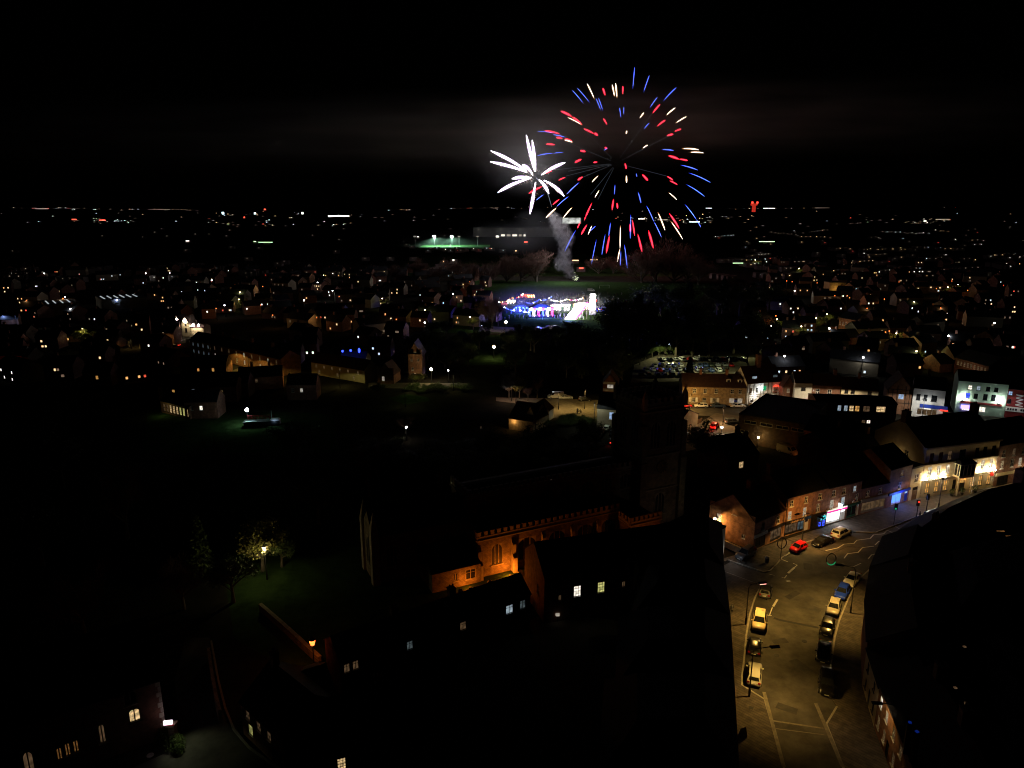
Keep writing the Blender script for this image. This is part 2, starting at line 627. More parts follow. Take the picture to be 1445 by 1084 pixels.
def house(name, label, cat, A, B, depth, eave, rise=3.0, roof='gable', wall='brick', roofm='slate', wins=(),
          chim=(), frame='white', group=None, parapet=0.0, over=0.25, gable_front=False):
    """A, B: plan points of the street front seen from outside (A at its left).
    wins: (face, centre fraction, sill z, w, h, kind, pane[, frame])"""
    A = Vector(A)
    B = Vector(B)
    W = (B - A).length
    rz = math.atan2(B.y - A.y, B.x - A.x)
    root = thing(name, label, cat, (A.x, A.y, 0), rz, group)
    faces = {'F': ((0, 0), (W, 0)), 'R': ((W, 0), (W, depth)), 'B': ((W, depth), (0, depth)), 'L': ((0, depth), (0, 0))}
    fz = {'F': 0, 'R': math.pi / 2, 'B': math.pi, 'L': -math.pi / 2}
    b = MB()
    for k, (p0, p1) in faces.items():
        L = (Vector(p1) - Vector(p0)).length
        holes = []
        for wn_ in wins:
            if wn_[0] != k:
                continue
            u = wn_[1] * L - wn_[3] / 2
            holes.append((max(0.05, u), wn_[2], wn_[3], wn_[4]))
        g = 0.0
        if roof == 'gable' and ((k in 'LR' and not gable_front) or (k in 'FB' and gable_front)):
            g = rise
        wall_face(b, p0, p1, eave, holes, g)
    link('wall', b.mesh('wall', M[wall]), root)
    for wn_ in wins:
        k = wn_[0]
        p0, p1 = Vector(faces[k][0]), Vector(faces[k][1])
        L = (p1 - p0).length
        d = (p1 - p0) / L
        u = max(0.05, wn_[1] * L - wn_[3] / 2)
        q = p0 + d * u
        pane = LIT.get(wn_[6]) or M[wn_[6]]
        fm = M[wn_[7]] if len(wn_) > 7 else M[frame]
        add_window(root, wn_[5], wn_[3], wn_[4], fm, pane, (q.x, q.y, wn_[2]), fz[k], 'door' if wn_[5] == 'door' else 'window')
    r = MB()
    o = over
    th = 0.16
    if roof == 'gable':
        if gable_front:
            pr = [(-o, eave - o * rise * 2 / W), (W / 2, eave + rise), (W + o, eave - o * rise * 2 / W)]
            for i in (0, 1):
                (xa, za), (xb, zb) = pr[i], pr[i + 1]
                r.hexa([(xa, -o, za + 0.01), (xb, -o, zb + 0.01), (xb, depth + o, zb + 0.01), (xa, depth + o, za + 0.01),
                        (xa, -o, za + th), (xb, -o, zb + th), (xb, depth + o, zb + th), (xa, depth + o, za + th)])
        else:
            pr = [(-o, eave - o * rise * 2 / depth), (depth / 2, eave + rise), (depth + o, eave - o * rise * 2 / depth)]
            for i in (0, 1):
                (ya, za), (yb, zb) = pr[i], pr[i + 1]
                r.hexa([(-o * .4, ya, za + 0.01), (W + o * .4, ya, za + 0.01), (W + o * .4, yb, zb + 0.01), (-o * .4, yb, zb + 0.01),
                        (-o * .4, ya, za + th), (W + o * .4, ya, za + th), (W + o * .4, yb, zb + th), (-o * .4, yb, zb + th)])
    elif roof == 'hip':
        k = min(W, depth) / 2
        e = eave + 0.02
        lo = [(-o, -o, e), (W + o, -o, e), (W + o, depth + o, e), (-o, depth + o, e)]
        if W >= depth:
            r1, r2 = (k, depth / 2, eave + rise), (W - k, depth / 2, eave + rise)
            fs = [(lo[0], lo[1], r2, r1), (lo[1], lo[2], r2), (lo[2], lo[3], r1, r2), (lo[3], lo[0], r1)]
        else:
            r1, r2 = (W / 2, k, eave + rise), (W / 2, depth - k, eave + rise)
            fs = [(lo[0], lo[1], r1), (lo[1], lo[2], r2, r1), (lo[2], lo[3], r2), (lo[3], lo[0], r1, r2)]
        for q in fs:
            r.face(q)
        r.face(lo[::-1])
    else:
        r.box(0.01, 0.01, eave + 0.002, W - 0.01, depth - 0.01, eave + 0.12)
        if parapet:
            for x0, y0, x1, y1 in ((-.05, -.05, W + .05, .25), (-.05, depth - .25, W + .05, depth + .05),
                                   (-.05, .25, .25, depth - .25), (W - .25, .25, W + .05, depth - .25)):
                r.box(x0, y0, eave + 0.003, x1, y1, eave + parapet)
    ro = link('roof', r.mesh('roof', M[roofm]), root)
    for cx, cyy, w, h in chim:
        c = MB()
        zb = eave + (rise * (1 - abs(cyy / depth - 0.5) * 2) if roof != 'flat' else 0) - 0.6
        c.box(cx * W - w / 2, cyy - w / 2, zb, cx * W + w / 2, cyy + w / 2, zb + h + 0.6)
        c.box(cx * W - w / 2 - .06, cyy - w / 2 - .06, zb + h + 0.6, cx * W + w / 2 + .06, cyy + w / 2 + .06, zb + h + 0.72)
        for s in (-1, 1):
            c.tube([(cx * W + s * w * .25, cyy, zb + h + .72), (cx * W + s * w * .25, cyy, zb + h + 1.15)], w * .14, 8, 1)
        link('chimney', c.mesh('chimney', [M['brick'], M['tile']]), ro)
    root['W'] = W
    return root


def block(name, label, cat, poly, eave, rise, inset, wall='brick', roofm='slate', group=None):
    """building on an irregular plot: walls plus a roof hipped in from every side. poly ccw."""
    c = Vector((sum(p[0] for p in poly) / len(poly), sum(p[1] for p in poly) / len(poly)))
    root = thing(name, label, cat, (c.x, c.y, 0), 0, group)
    pl = [(p[0] - c.x, p[1] - c.y) for p in poly]
    n = len(pl)
    b = MB()
    for i in range(n):
        wall_face(b, pl[i], pl[(i + 1) % n], eave, [])
    link('wall', b.mesh('wall', M[wall]), root)
    r = MB()
    lo = [(p[0] * 1.015, p[1] * 1.015, eave + 0.01) for p in pl]
    hi = [(p[0] * (1 - inset), p[1] * (1 - inset), eave + rise) for p in pl]
    for i in range(n):
        r.face([lo[i], lo[(i + 1) % n], hi[(i + 1) % n], hi[i]])
    r.face(hi)
    r.face(lo[::-1])
    link('roof', r.mesh('roof', M[roofm]), root)
    return root


def attach(root, name, mb, mats, loc=(0, 0, 0), rz=0.0, smooth=False):
    return link(name, mb.mesh(name, mats, smooth), root, loc, rz)


def text_part(root, s, size, m, loc, rz=0.0, name='lettering', depth=0.02):
    d = bpy.data.curves.new(name, 'FONT')
    d.body = s
    d.size = size
    d.extrude = depth
    d.align_x = 'CENTER'
    d.materials.append(m)
    o = link(name, d, root, loc)
    o.rotation_euler = (math.pi / 2, 0, rz)
    me = bpy.data.meshes.new_from_object(o.evaluated_get(bpy.context.evaluated_depsgraph_get()))
    rot = o.rotation_euler.copy()
    bpy.data.objects.remove(o)
    o = link(name, me, root, loc)
    o.rotation_euler = rot
    return o
# ------------------------------------------------------------------ the ground, roads and pavements
def build_ground():
    b = MB()
    ring = [(0, 0)]
    rs = [60, 150, 320, 700, 1500, 2600, 3600, 4800, 6200, 8000, 10000, 12500, 16000, 21000]
    N = 72
    rr = random.Random(3)
    ph = [rr.uniform(0, 6.28) for _ in range(6)]

    def hz(r, a):
        if r < 2500:
            return 0.0
        k = min(1, (r - 2500) / 7500)
        n = 0.55 + 0.25 * math.sin(5 * a + ph[0]) + 0.2 * math.sin(11 * a + ph[1]) + 0.12 * math.sin(23 * a + ph[2] + r * .001)
        return k * k * 95 * n
    b.v.append((0, 0, 0))
    for r in rs:
        for j in range(N):
            a = 2 * math.pi * j / N
            b.v.append((r * math.cos(a), r * math.sin(a), hz(r, a)))
    for j in range(N):
        b.f.append((0, 1 + j, 1 + (j + 1) % N))
        b.m.append(0)
    for i in range(len(rs) - 1):
        for j in range(N):
            j2 = (j + 1) % N
            b.f.append((1 + i * N + j, 1 + (i + 1) * N + j, 1 + (i + 1) * N + j2, 1 + i * N + j2))
            b.m.append(0)
    o = link('ground', b.mesh('ground', M['earth'], True))
    o['kind'] = 'structure'
    return hz


def far_z(x, y):
    r = math.hypot(x, y)
    return GROUND_Z(r, math.atan2(y, x)) if r > 2500 else 0.0


GROUND_Z = build_ground()
PX = lambda *q: [P(*p) for p in q]

# high street: asphalt between the building lines, with raised pavements laid on it
sheet('road', PX((1000, 1130), (1300, 1130), (1225, 950), (1225, 880), (1262, 800), (1330, 750), (1445, 722), (1600, 690), (1600, 660), (1400, 690), (1300, 702), (1062, 777), (960, 830), (1000, 900)), 0.004, M['asphalt'])
sheet('pavement', PX((1130, 1180), (1106, 1084), (1079, 988), (1066, 980), (1047, 968), (1047, 955), (1050, 930), (1053, 897), (1058, 868), (1065, 845), (1074, 827), (1018, 806), (960, 840), (960, 1180)), 0.12, M['paving'], thick=0.13)
sheet('pavement', PX((1000, 800), (1028, 791), (1078, 808), (1087, 806), (1096, 797), (1103, 788), (1112, 783), (1120, 771), (1192, 750), (1235, 752), (1262, 742), (1300, 727), (1400, 706), (1500, 685), (1500, 668), (1300, 700), (1062, 777), (1000, 795)), 0.12, M['paving'], thick=0.13)
sheet('pavement', PX((1222, 1180), (1190, 1084), (1166, 1023), (1181, 998), (1172, 985), (1169, 972), (1173, 935), (1178, 900), (1184, 877), (1196, 848), (1211, 819), (1243, 790), (1300, 752), (1445, 718), (1445, 735), (1300, 780), (1240, 850), (1232, 900), (1236, 960), (1300, 1180)), 0.12, M['paving'], thick=0.13)
for k in ([(1130, 1180), (1106, 1084), (1079, 988)], [(1079, 988), (1066, 980), (1047, 968), (1047, 955), (1050, 930), (1053, 897), (1058, 868), (1065, 845), (1074, 827), (1018, 806)],
          [(1028, 791), (1078, 808), (1087, 806), (1096, 797), (1103, 788), (1112, 783), (1120, 771)], [(1120, 771), (1192, 750), (1235, 752), (1262, 742), (1300, 727), (1400, 706)],
          [(1222, 1180), (1190, 1084), (1166, 1023), (1181, 998)], [(1172, 985), (1169, 972), (1173, 935), (1178, 900), (1184, 877), (1196, 848), (1211, 819), (1243, 790)]):
    o = ribbon('kerb', PX(*k), 0.22, 0.0, M['kerb'], h=0.145)
    o['kind'] = 'structure'
for k, w in (([(1078, 978), (1106, 1084)], 0.42), ([(1151, 994), (1189, 1084)], 0.42), ([(1089, 1017), (1162, 1028)], 0.25), ([(1092, 1028), (1163, 1037)], 0.12)):
    o = ribbon('road_marking', PX(*k), w, 0.15 if w > 0.4 else 0.010, mat('worn_stone', (.17, .155, .13), .9, .4, 1.5))
    o['kind'] = 'structure'
for k, w in (
        ([(1165, 777), (1182, 773.5), (1191, 768), (1205, 767), (1209, 762.5), (1228, 760), (1232.5, 755), (1247, 753.4), (1252, 748.5), (1274, 758)], 0.16),
        ([(1191, 788), (1196, 781.5), (1211, 779.5), (1217, 773), (1233, 771)], 0.16),
        ([(1235, 769), (1240, 764), (1254, 763), (1258, 759), (1272, 758)], 0.16),
        ([(1225, 789), (1230, 783), (1240, 781)], 0.16),
        ([(1176, 796), (1204, 800), (1215, 795)], 0.12),
        ([(1103, 789.5), (1112, 793)], 0.14), ([(1119, 795), (1125, 797.5), (1121, 801)], 0.14), ([(1086, 810.5), (1093, 812)], 0.14), ([(1103, 814.5), (1107, 816), (1110, 812)], 0.14),
        ([(1112, 809), (1121, 801)], 0.35), ([(1091, 856), (1097, 846)], 0.3), ([(1086, 868), (1090, 857)], 0.14), ([(1082, 868), (1089, 869)], 0.14),
        ([(1262, 742), (1275, 750), (1290, 745)], 0.12)):
    o = ribbon('road_marking', PX(*k), w, 0.009, M['marking'])
    o['kind'] = 'structure'
o = ribbon('road_repair', PX((1092, 872), (1100, 875), (1125, 880), (1155, 886)), 0.5, 0.008, M['felt'])
o['kind'] = 'structure'
# lane at the lower left
sheet('road', PX((430, 1130), (390, 1084), (345, 1046), (322, 1010), (308, 960), (296, 900), (262, 900), (246, 960), (252, 1030), (240, 1060), (150, 1100), (150, 1180)), 0.004, M['asphalt'])
o = ribbon('kerb', PX((400, 1090), (352, 1056), (330, 1030), (318, 1000), (308, 960), (298, 905)), 0.25, 0.0, M['kerb'], h=0.12)
o['kind'] = 'structure'
# roads and open ground farther off
sheet('road', PX((955, 586), (1062, 589), (1075, 577), (955, 571)), 0.004, M['asphalt'])
sheet('road', PX((955, 640), (1045, 620), (1045, 606), (1050, 588), (1010, 583), (990, 595), (950, 610)), 0.008, M['path'])
sheet('road', PX((752, 572), (780, 590), (870, 592), (885, 575), (880, 566), (770, 562), (700, 561), (700, 566)), 0.004, M['path'])
sheet('road', PX((520, 548), (660, 548), (660, 541), (520, 540)), 0.004, M['path'])
sheet('car_park', PX((890, 540), (1062, 535), (1075, 505), (930, 500), (895, 515)), 0.004, M['path'])
sheet('field', PX((600, 470), (940, 470), (1010, 400), (640, 395)), 0.004, M['grass'])
sheet('field', PX((560, 390), (1000, 390), (980, 360), (580, 360)), 0.004, M['grass'])
sheet('lawn', PX((655, 515), (740, 515), (750, 473), (670, 473)), 0.008, M['grass'])
sheet('path', PX((675, 468), (742, 471), (742, 463), (678, 460)), 0.012, M['path'])
sheet('lawn', PX((545, 562), (572, 571), (606, 566), (604, 561), (575, 556)), 0.008, M['grass'])
sheet('lawn', PX((200, 640), (480, 640), (470, 585), (210, 572)), 0.006, M['grass'])
sheet('road', PX((196, 492), (262, 484), (262, 478), (196, 485)), 0.006, M['path'])
sheet('road', PX((325, 524), (352, 534), (364, 530), (338, 519)), 0.006, M['path'])
sheet('churchyard', PX((330, 900), (430, 960), (600, 850), (760, 800), (560, 690), (300, 700)), 0.006, M['grass'])


# ------------------------------------------------------------------ builders: cars, lamps, trees
def car_meshes(kind):
    L, Wd, Hh = dict(hatch=(4.0, 1.74, 1.47), saloon=(4.6, 1.8, 1.43), suv=(4.5, 1.86, 1.66), estate=(4.7, 1.82, 1.5), mini=(3.6, 1.64, 1.46), van=(5.2, 1.98, 2.1))[kind]
    w = Wd / 2
    zb = {'suv': 0.98, 'van': 1.15}.get(kind, 0.9)
    hood = {'van': 1.08, 'suv': 0.97}.get(kind, 0.84)
    boot = {'saloon': 0.95}.get(kind, zb)
    X = [-.5, -.485, -.43, -.33, -.2, -.05, .1, .2, .3, .4, .465, .492, .5]
    ZT = {'saloon': [.55, .85, .93, .96, zb, zb, zb, zb, .9, .84, .74, .6, .45]}.get(kind, [.6, .82, zb, zb + .02, zb, zb, zb, zb, hood + .03, hood - .02, hood - .12, .62, .45])
    if kind == 'van':
        ZT = [.7, zb, zb, zb, zb, zb, zb, zb, zb, 1.05, .95, .7, .5]
    WF = [.8, .9, .96, .99, 1, 1, 1, 1, .99, .96, .88, .8, .74]
    b = MB()
    rings = []
    for x, zt, wf in zip(X, ZT, WF):
        ww = w * wf
        zl = 0.24 + (0.1 if abs(x) > .48 else 0)
        half = [(ww * .82, zl), (ww * .97, zl + .08), (ww, .5), (ww * .985, max(.5, zt - .12)), (ww * .93, zt - .03), (ww * .6, zt + .025), (0, zt + .035)]
        pts = half + [(-a, c) for a, c in half[-2::-1]]
        rings.append([(x * L, a, c) for a, c in pts])
    n = len(rings[0])
    for r in rings:
        b.v += r
    for i in range(len(rings) - 1):
        for k in range(n - 1):
            b.f.append((i * n + k, (i + 1) * n + k, (i + 1) * n + k + 1, i * n + k + 1))
            b.m.append(0)
        b.f.append((i * n + n - 1, (i + 1) * n + n - 1, (i + 1) * n, i * n))
        b.m.append(0)
    b.f.append(tuple(range(n)))
    b.m.append(0)
    e = (len(rings) - 1) * n
    b.f.append(tuple(e + n - 1 - k for k in range(n)))
    b.m.append(0)
    # cabin
    cb = dict(hatch=(-.47, .24, -.40, .06), saloon=(-.36, .22, -.2, .05), suv=(-.48, .24, -.43, .08), estate=(-.48, .22, -.42, .05), mini=(-.46, .26, -.38, .08), van=(-.495, .36, -.485, .2))[kind]
    x0, x1, r0, r1 = [q * L for q in cb]
    wb, wr, zr = w * .93, w * .7, Hh
    if kind == 'van':
        wb, wr = w * .97, w * .86
    bt = [(x0, -wb, zb - .03), (x1, -wb, zb - .03), (x1, wb, zb - .03), (x0, wb, zb - .03)]
    tp = [(r0, -wr, zr - .05), (r1, -wr, zr - .05), (r1, wr, zr - .05), (r0, wr, zr - .05)]
    c = MB()
    # roof: crowned panel
    for i in range(6):
        for j in range(6):
            def q(i_, j_):
                a, d = i_ / 6, j_ / 6
                x = r0 + (r1 - r0) * a
                y = -wr + 2 * wr * d
                return (x, y, zr - .05 + .07 * (1 - (2 * a - 1) ** 4) * (1 - (2 * d - 1) ** 4) + .01)
            c.face([q(i, j), q(i + 1, j), q(i + 1, j + 1), q(i, j + 1)])
    for i in range(4):
        j = (i + 1) % 4
        c.face([bt[i], bt[j], tp[j], tp[i]])
    res = dict(body=b.mesh('body', M['paint'], True), roof=c.mesh('roof', M['paint']))

    def pane(a, d, e_, f_, mar=(.1, .12, .1, .1), off=.012):
        a, d, e_, f_ = map(Vector, (a, d, e_, f_))
        nn = (d - a).cross(f_ - a).normalized() * off

        def bl(u, v):
            return (a * (1 - u) + d * u) * (1 - v) + (f_ * (1 - u) + e_ * u) * v + nn
        return [bl(mar[3], mar[0]), bl(1 - mar[1], mar[0]), bl(1 - mar[1], 1 - mar[2]), bl(mar[3], 1 - mar[2])]
    ws = MB()
    ws.face(pane(bt[1], bt[2], tp[2], tp[1], (.1, .05, .06, .05)))
    res['windscreen'] = ws.mesh('windscreen', M['glass'])
    rw = MB()
    rw.face(pane(bt[3], bt[0], tp[0], tp[3], (.25, .1, .08, .1)))
    res['rear_window'] = rw.mesh('rear_window', M['glass'])
    for s, nm in ((0, 'side_window'), (2, 'side_window_far')):
        sw = MB()
        a, d, e_, f_ = bt[s], bt[(s + 1) % 4], tp[(s + 1) % 4], tp[s]
        if kind == 'van':
            sw.face(pane(a, d, e_, f_, (.1, .03, .1, .78) if s == 0 else (.1, .78, .1, .03)))
        else:
            sw.face(pane(a, d, e_, f_, (.1, .52, .1, .06)))
            sw.face(pane(a, d, e_, f_, (.1, .06, .1, .53)))
        res[nm] = sw.mesh('side_window', M['glass'])
    t = MB()
    wr_ = .31 if kind not in ('suv', 'van') else .35
    t.tube([(0, -.1, 0), (0, .1, 0)], wr_, 18)
    res['tyre'] = t.mesh('tyre', M['rubber'], False)
    rm = MB()
    rm.tube([(0, -.108, 0), (0, .108, 0)], wr_ * .62, 14)
    res['rim'] = rm.mesh('rim', M['steel'])
    hl = MB()
    hl.hexa([(-.16, -.2, -.06), (.03, -.2, -.06), (-.03, .2, -.06), (-.2, .2, -.06), (-.16, -.2, .07), (-.01, -.2, .07), (-.08, .2, .07), (-.2, .2, .07)])
    res['headlight'] = hl.mesh('headlight', M['steel'])
    tl = MB()
    tl.box(-.05, -.16, -.1, .03, .16, .1)
    res['tail_light'] = tl.mesh('tail_light', mat('tail_lens', (.35, .01, .01), .2, .1))
    pl = MB()
    pl.box(-.01, -.26, -.055, .01, .26, .055)
    res['number_plate'] = pl.mesh('number_plate', M['white'])
    mi = MB()
    mi.box(-.06, -.12, -.07, .06, .12, .07)
    res['mirror'] = mi.mesh('mirror', M['paint'])
    res['dim'] = (L, w, wr_, zb, x1)
    return res


CARS = {}


def car(kind, colour, xy, rz, label, group, full=True, lights=None, name='parked_car', plate=None):
    if kind not in CARS:
        CARS[kind] = car_meshes(kind)
    c = CARS[kind]
    L, w, wr_, zb, x1 = c['dim']
    root = thing(name, label, 'van' if kind == 'van' else 'car', (xy[0], xy[1], 0.01), rz, group)
    cc = tuple(colour) + (1,)

    def put(nm, key=None, loc=(0, 0, 0), rot=0):
        o = link(nm, c[key or nm], root, loc, rot)
        o.color = cc
        return o
    put('body')
    put('roof')
    put('windscreen')
    put('rear_window')
    put('side_window')
    put('side_window', 'side_window_far')
    if full:
        for sx in (-.3, .32):
            for sy in (-1, 1):
                wh = put('wheel', 'tyre', (sx * L, sy * (w - .07), wr_))
                o = link('rim', c['rim'], wh)
        for sy in (-1, 1):
            put('headlight', None, (L * .475, sy * w * .62, .66 if kind != 'van' else .8)).scale = (1, -sy, 1)
            t = put('tail_light', None, (-L * .49, sy * w * .72, .82))
            if lights == 'brake':
                t.data = t.data.copy()
                t.data.materials[0] = LIT['red']
            put('mirror', None, (x1 - .25, sy * (w + .06), zb + .05))
        put('number_plate', None, (-L * .5 - .01, 0, .62))
        put('number_plate', None, (L * .5 + .01, 0, .42))
    if lights == 'brake':
        for sy in (-1, 1):
            light('tail_glow', root, (-L * .56, sy * w * .6, .8), 25, (1, .04, .02), .1)
    return root


def lamp(xy, h, head, colour, power, label, bulb='bulb_warm', style='column', group=None, spot=150, cat='street lamp', name='street_lamp', r=0.09, head_size=1.0, aim=(0, 0, -1)):
    """head: plan offset of the lantern from the post"""
    root = thing(name, label, cat, xy, 0, group)
    p = MB()
    hx, hy = head
    p.tube([(0, 0, 0), (0, 0, 1.2)], [r * 1.5, r * 1.5], 8)
    if style == 'column':
        p.tube([(0, 0, 1.2), (0, 0, h - .6), (hx * .12, hy * .12, h - .15), (hx * .8, hy * .8, h)], [r, r * .75, r * .65, r * .5], 8)
    else:
        p.tube([(0, 0, 1.2), (0, 0, h - .2)], [r, r * .7], 8)
    attach(root, 'post', p, M['dark_metal'])
    s = head_size
    if style == 'column':
        q = MB()
        d = Vector((hx, hy, 0)).normalized()
        n = Vector((-d.y, d.x, 0))
        a = Vector((hx, hy, h))
        c8 = []
        for zz, ww in ((-.08, .2), (.08, .12)):
            for u, v in ((-.45, -1), (.45, -1), (.45, 1), (-.45, 1)):
                pt = a + d * u * s + n * v * ww * s
                c8.append((pt.x, pt.y, h + zz))
        q.hexa(c8)
        hd = attach(root, 'lamp_head', q, M['dark_metal'])
        e = MB()
        c8 = []
        for zz, ww in ((-.10, .13), (-.085, .16)) if bulb != 'bulb_pink' else ((-.16, .2), (-.085, .22)):
            for u, v in ((-.36, -1), (.36, -1), (.36, 1), (-.36, 1)):
                pt = a + d * u * s + n * v * ww * s
                c8.append((pt.x, pt.y, h + zz))
        e.hexa(c8)
        link('lens', e.mesh('lens', LIT[bulb]), hd)
        light('lamp_light', root, (hx, hy, h - .35), power if spot else power * .8, colour, .15, spot, aim, .45 if (spot or 0) < 145 else .12)
    else:
        e = MB()
        if style == 'globe':
            e.ball((0, 0, h + .1), .3 * s, n=12, k=8)
        else:
            e.tube([(0, 0, h - .15), (0, 0, h + .45)], [.16 * s, .26 * s], 6)
        attach(root, 'lantern', e, LIT[bulb], smooth=style == 'globe')
        c = MB()
        c.tube([(0, 0, h + .45 * s), (0, 0, h + .7 * s), (0, 0, h + .85 * s)], [.34 * s, .12 * s, .02], 8)
        c.tube([(0, 0, h - .3), (0, 0, h - .12)], [.07, .2 * s], 8)
        attach(root, 'lantern_cap', c, M['dark_metal'])
        for k in range(2):
            pass
        light('lamp_light', root, (0, -.75 * s, h + .1) if aim[0] == 0 else (-.6 * s, 0, h + .1), power, colour, .25, None if aim[0] == 0 else 150, aim, .3)
    return root


TREES = {}


def tree_meshes(kind, seed=0):
    key = (kind, seed)
    if key in TREES:
        return TREES[key]
    r = random.Random(seed * 31 + len(kind))
    t = MB()
    c = MB()
    tips = []
    if kind == 'conifer':
        t.tube([(0, 0, 0), (0, 0, .5), (0, 0, 1)], [.03, .02, .004], 7)
        for i in range(1500):
            z = .1 + .88 * r.random() ** .8
            a = r.uniform(0, 6.283)
            rad = .24 * (1 - z) ** .8 * (0.35 + .65 * r.random()) + .01
            p = Vector((rad * math.cos(a), rad * math.sin(a), z - rad * .25))
            tips.append((p, .035))
    else:
        t.tube([(0, 0, 0), (.006, .004, .2), (0, .01, .42)], [.034, .024, .018], 8)
        limbs = []
        for i in range(9):
            a = i * 2.4 + r.uniform(-.3, .3)
            z0 = r.uniform(.22, .42)
            el = r.uniform(.5, 1.2)
            ln = r.uniform(.28, .46)
            p0 = Vector((0, .008, z0))
            d = Vector((math.cos(a) * math.cos(el), math.sin(a) * math.cos(el), math.sin(el)))
            p1 = p0 + d * ln * .55 + Vector((0, 0, .02))
            p2 = p0 + d * ln + Vector((r.uniform(-.04, .04), r.uniform(-.04, .04), .05))
            t.tube([p0, p1, p2], [.014, .009, .003], 5)
            limbs.append((p1, p2))
            for _ in range(5):
                q0 = p0.lerp(p2, r.uniform(.4, 1))
                q1 = q0 + Vector((r.gauss(0, .09), r.gauss(0, .09), r.uniform(.02, .16)))
                t.tube([q0, q1], [.005, .0015], 4, cap=False)
                limbs.append((q0, q1))
        n = 4200 if kind == 'leafy' else 5200
        for i in range(n):
            a, b = limbs[r.randrange(len(limbs))]
            p = a.lerp(b, r.uniform(.3, 1.1)) + Vector((r.gauss(0, .05), r.gauss(0, .05), r.gauss(.01, .045)))
            tips.append((p, .018 if kind == 'leafy' else .035))
    for p, s in tips:
        s *= r.uniform(.6, 1.3)
        u = Vector((r.gauss(0, 1), r.gauss(0, 1), r.gauss(0, .6)))
        if kind == 'bare':
            u = (Vector((p.x, p.y, (p.z - .25) * .9)) * 2 + u * .25)
        u.normalize()
        v = u.cross(Vector((r.gauss(0, 1), r.gauss(0, 1), r.gauss(0, 1)))).normalized()
        k = .06 if kind == 'bare' else .55
        c.face([p - u * s, p - v * s * k, p + u * s, p + v * s * k])
    TREES[key] = (t.mesh('trunk', M['bark']), c)
    return TREES[key]


CROWN = {}


def tree(xy, h, kind, label, m='leaf', seed=0, spread=1.0, group=None, z=0.0):
    tm, cm = tree_meshes(kind, seed)
    key = (kind, seed, m)
    if key not in CROWN:
        CROWN[key] = cm.mesh('crown', M[m])
    root = thing('bare_tree' if kind == 'bare' else ('conifer_tree' if kind == 'conifer' else 'leafy_tree'), label, 'tree', (xy[0], xy[1], z), RND.uniform(0, 6.28), group)
    for nm, d in (('trunk', tm), ('crown', CROWN[key])):
        o = link(nm, d, root)
        o.scale = (h * spread, h * spread, h)
    return root
def box_part(root, name, x0, y0, z0, x1, y1, z1, m, parent=None):
    b = MB()
    b.box(x0, y0, z0, x1, y1, z1)
    return link(name, b.mesh(name, m), parent or root)


# ------------------------------------------------------------------ shops on the far side of the high street
b1, b2, b3, b4, b5, b6, b7, b8 = PX((1062, 778), (1105.5, 757.5), (1142, 747), (1163, 741), (1192, 733), (1211, 727), (1250, 718), (1281, 708))
s = house('corner_shop', 'two storey orange brick corner shop with gable end lit by wall lamp', 'building', b1, b2, 9.5, 5.4, 3.6, wall='orange_brick', roofm='tile', over=.2,
          wins=[('F', .27, 3.2, .95, 1.5, 'sash', 'glass'), ('F', .76, 3.2, .95, 1.5, 'sash', 'glass'),
                ('F', .22, .15, 3.0, 2.1, 'shop', 'glass', 'black'), ('F', .72, .15, 3.4, 2.2, 'shop', 'dim', 'black'),
                ('L', .55, 5.3, .9, 1.1, 'case', 'glass'), ('L', .22, 3.1, 1.0, 1.3, 'grid', 'pale'), ('L', .78, 1.6, .7, .8, 'case', 'glass'), ('L', .18, .1, .95, 2.1, 'door', 'glass', 'black')],
          chim=[(.5, 4.7, .9, 1.6)])
W = s['W']
box_part(s, 'fascia', .15, -.16, 2.35, W * .42, -.004, 2.95, M['white'])
box_part(s, 'fascia', W * .46, -.16, 2.45, W - .1, -.004, 2.95, M['black'])
wl = attach(s, 'wall_lamp', (lambda b: (b.box(-.6, 7.6, 3.5, -.02, 7.9, 3.8), b)[1])(MB()), M['dark_metal'])
q = MB()
q.ball((-.75, 7.7, 3.5), .24)
link('bulb', q.mesh('bulb', LIT['bulb_warm']), wl)
light('lamp_light', s, (-1.3, 7.4, 3.6), 950, (1, .48, .12), .2, 150, (.5, -.9, -.55), .3)
w1 = house('rear_wing', 'small pale rendered rear wing behind the orange brick corner shop', 'building', P(1001, 738), P(1019, 752), 5, 3.4, 1.6, wall='render_white', roofm='tile', wins=[('F', .4, 1.3, .8, 1.0, 'case', 'glass')])
# garden walls and bins beside the gable
gw = thing('garden_wall', 'low brick wall with steps beside the lamp lit gable', 'wall', P(1030, 775), math.radians(-55))
q = MB()
q.box(-4, -.12, 0, 3, .12, 1.1)
q.box(-4.05, -.18, 1.1, 3.05, .18, 1.18)
attach(gw, 'brickwork', q, M['buff_brick'])

s = house('letter_shop', 'three storey red brick shop with black fascia and gold lettering', 'building', b2, b3, 9.5, 7.6, 3.2, wall='orange_brick', over=.2,
          wins=[('F', .2, 5.6, .9, 1.25, 'sash', 'glass'), ('F', .75, 5.6, .9, 1.25, 'sash', 'glass'), ('F', .17, 3.05, .95, 1.7, 'sash', 'pale'), ('F', .74, 3.05, .95, 1.7, 'sash', 'pale'),
                ('F', .25, .15, 3.4, 2.05, 'shop', 'dim', 'black'), ('F', .62, .15, 1.9, 2.05, 'shop', 'dimcool', 'black'), ('F', .86, .05, 1.0, 2.2, 'door', 'glass')],
          chim=[(.04, 4.7, 1.0, 1.7)])
W = s['W']
f = box_part(s, 'fascia', .1, -.2, 2.32, W - .1, -.004, 2.86, M['black'])
text_part(s, 'LANGLEY ROSE', .5, mat('gold_letter', (.75, .5, .3), .5, .1), (W * .45, -.215, 2.42), name='lettering')
q = MB()
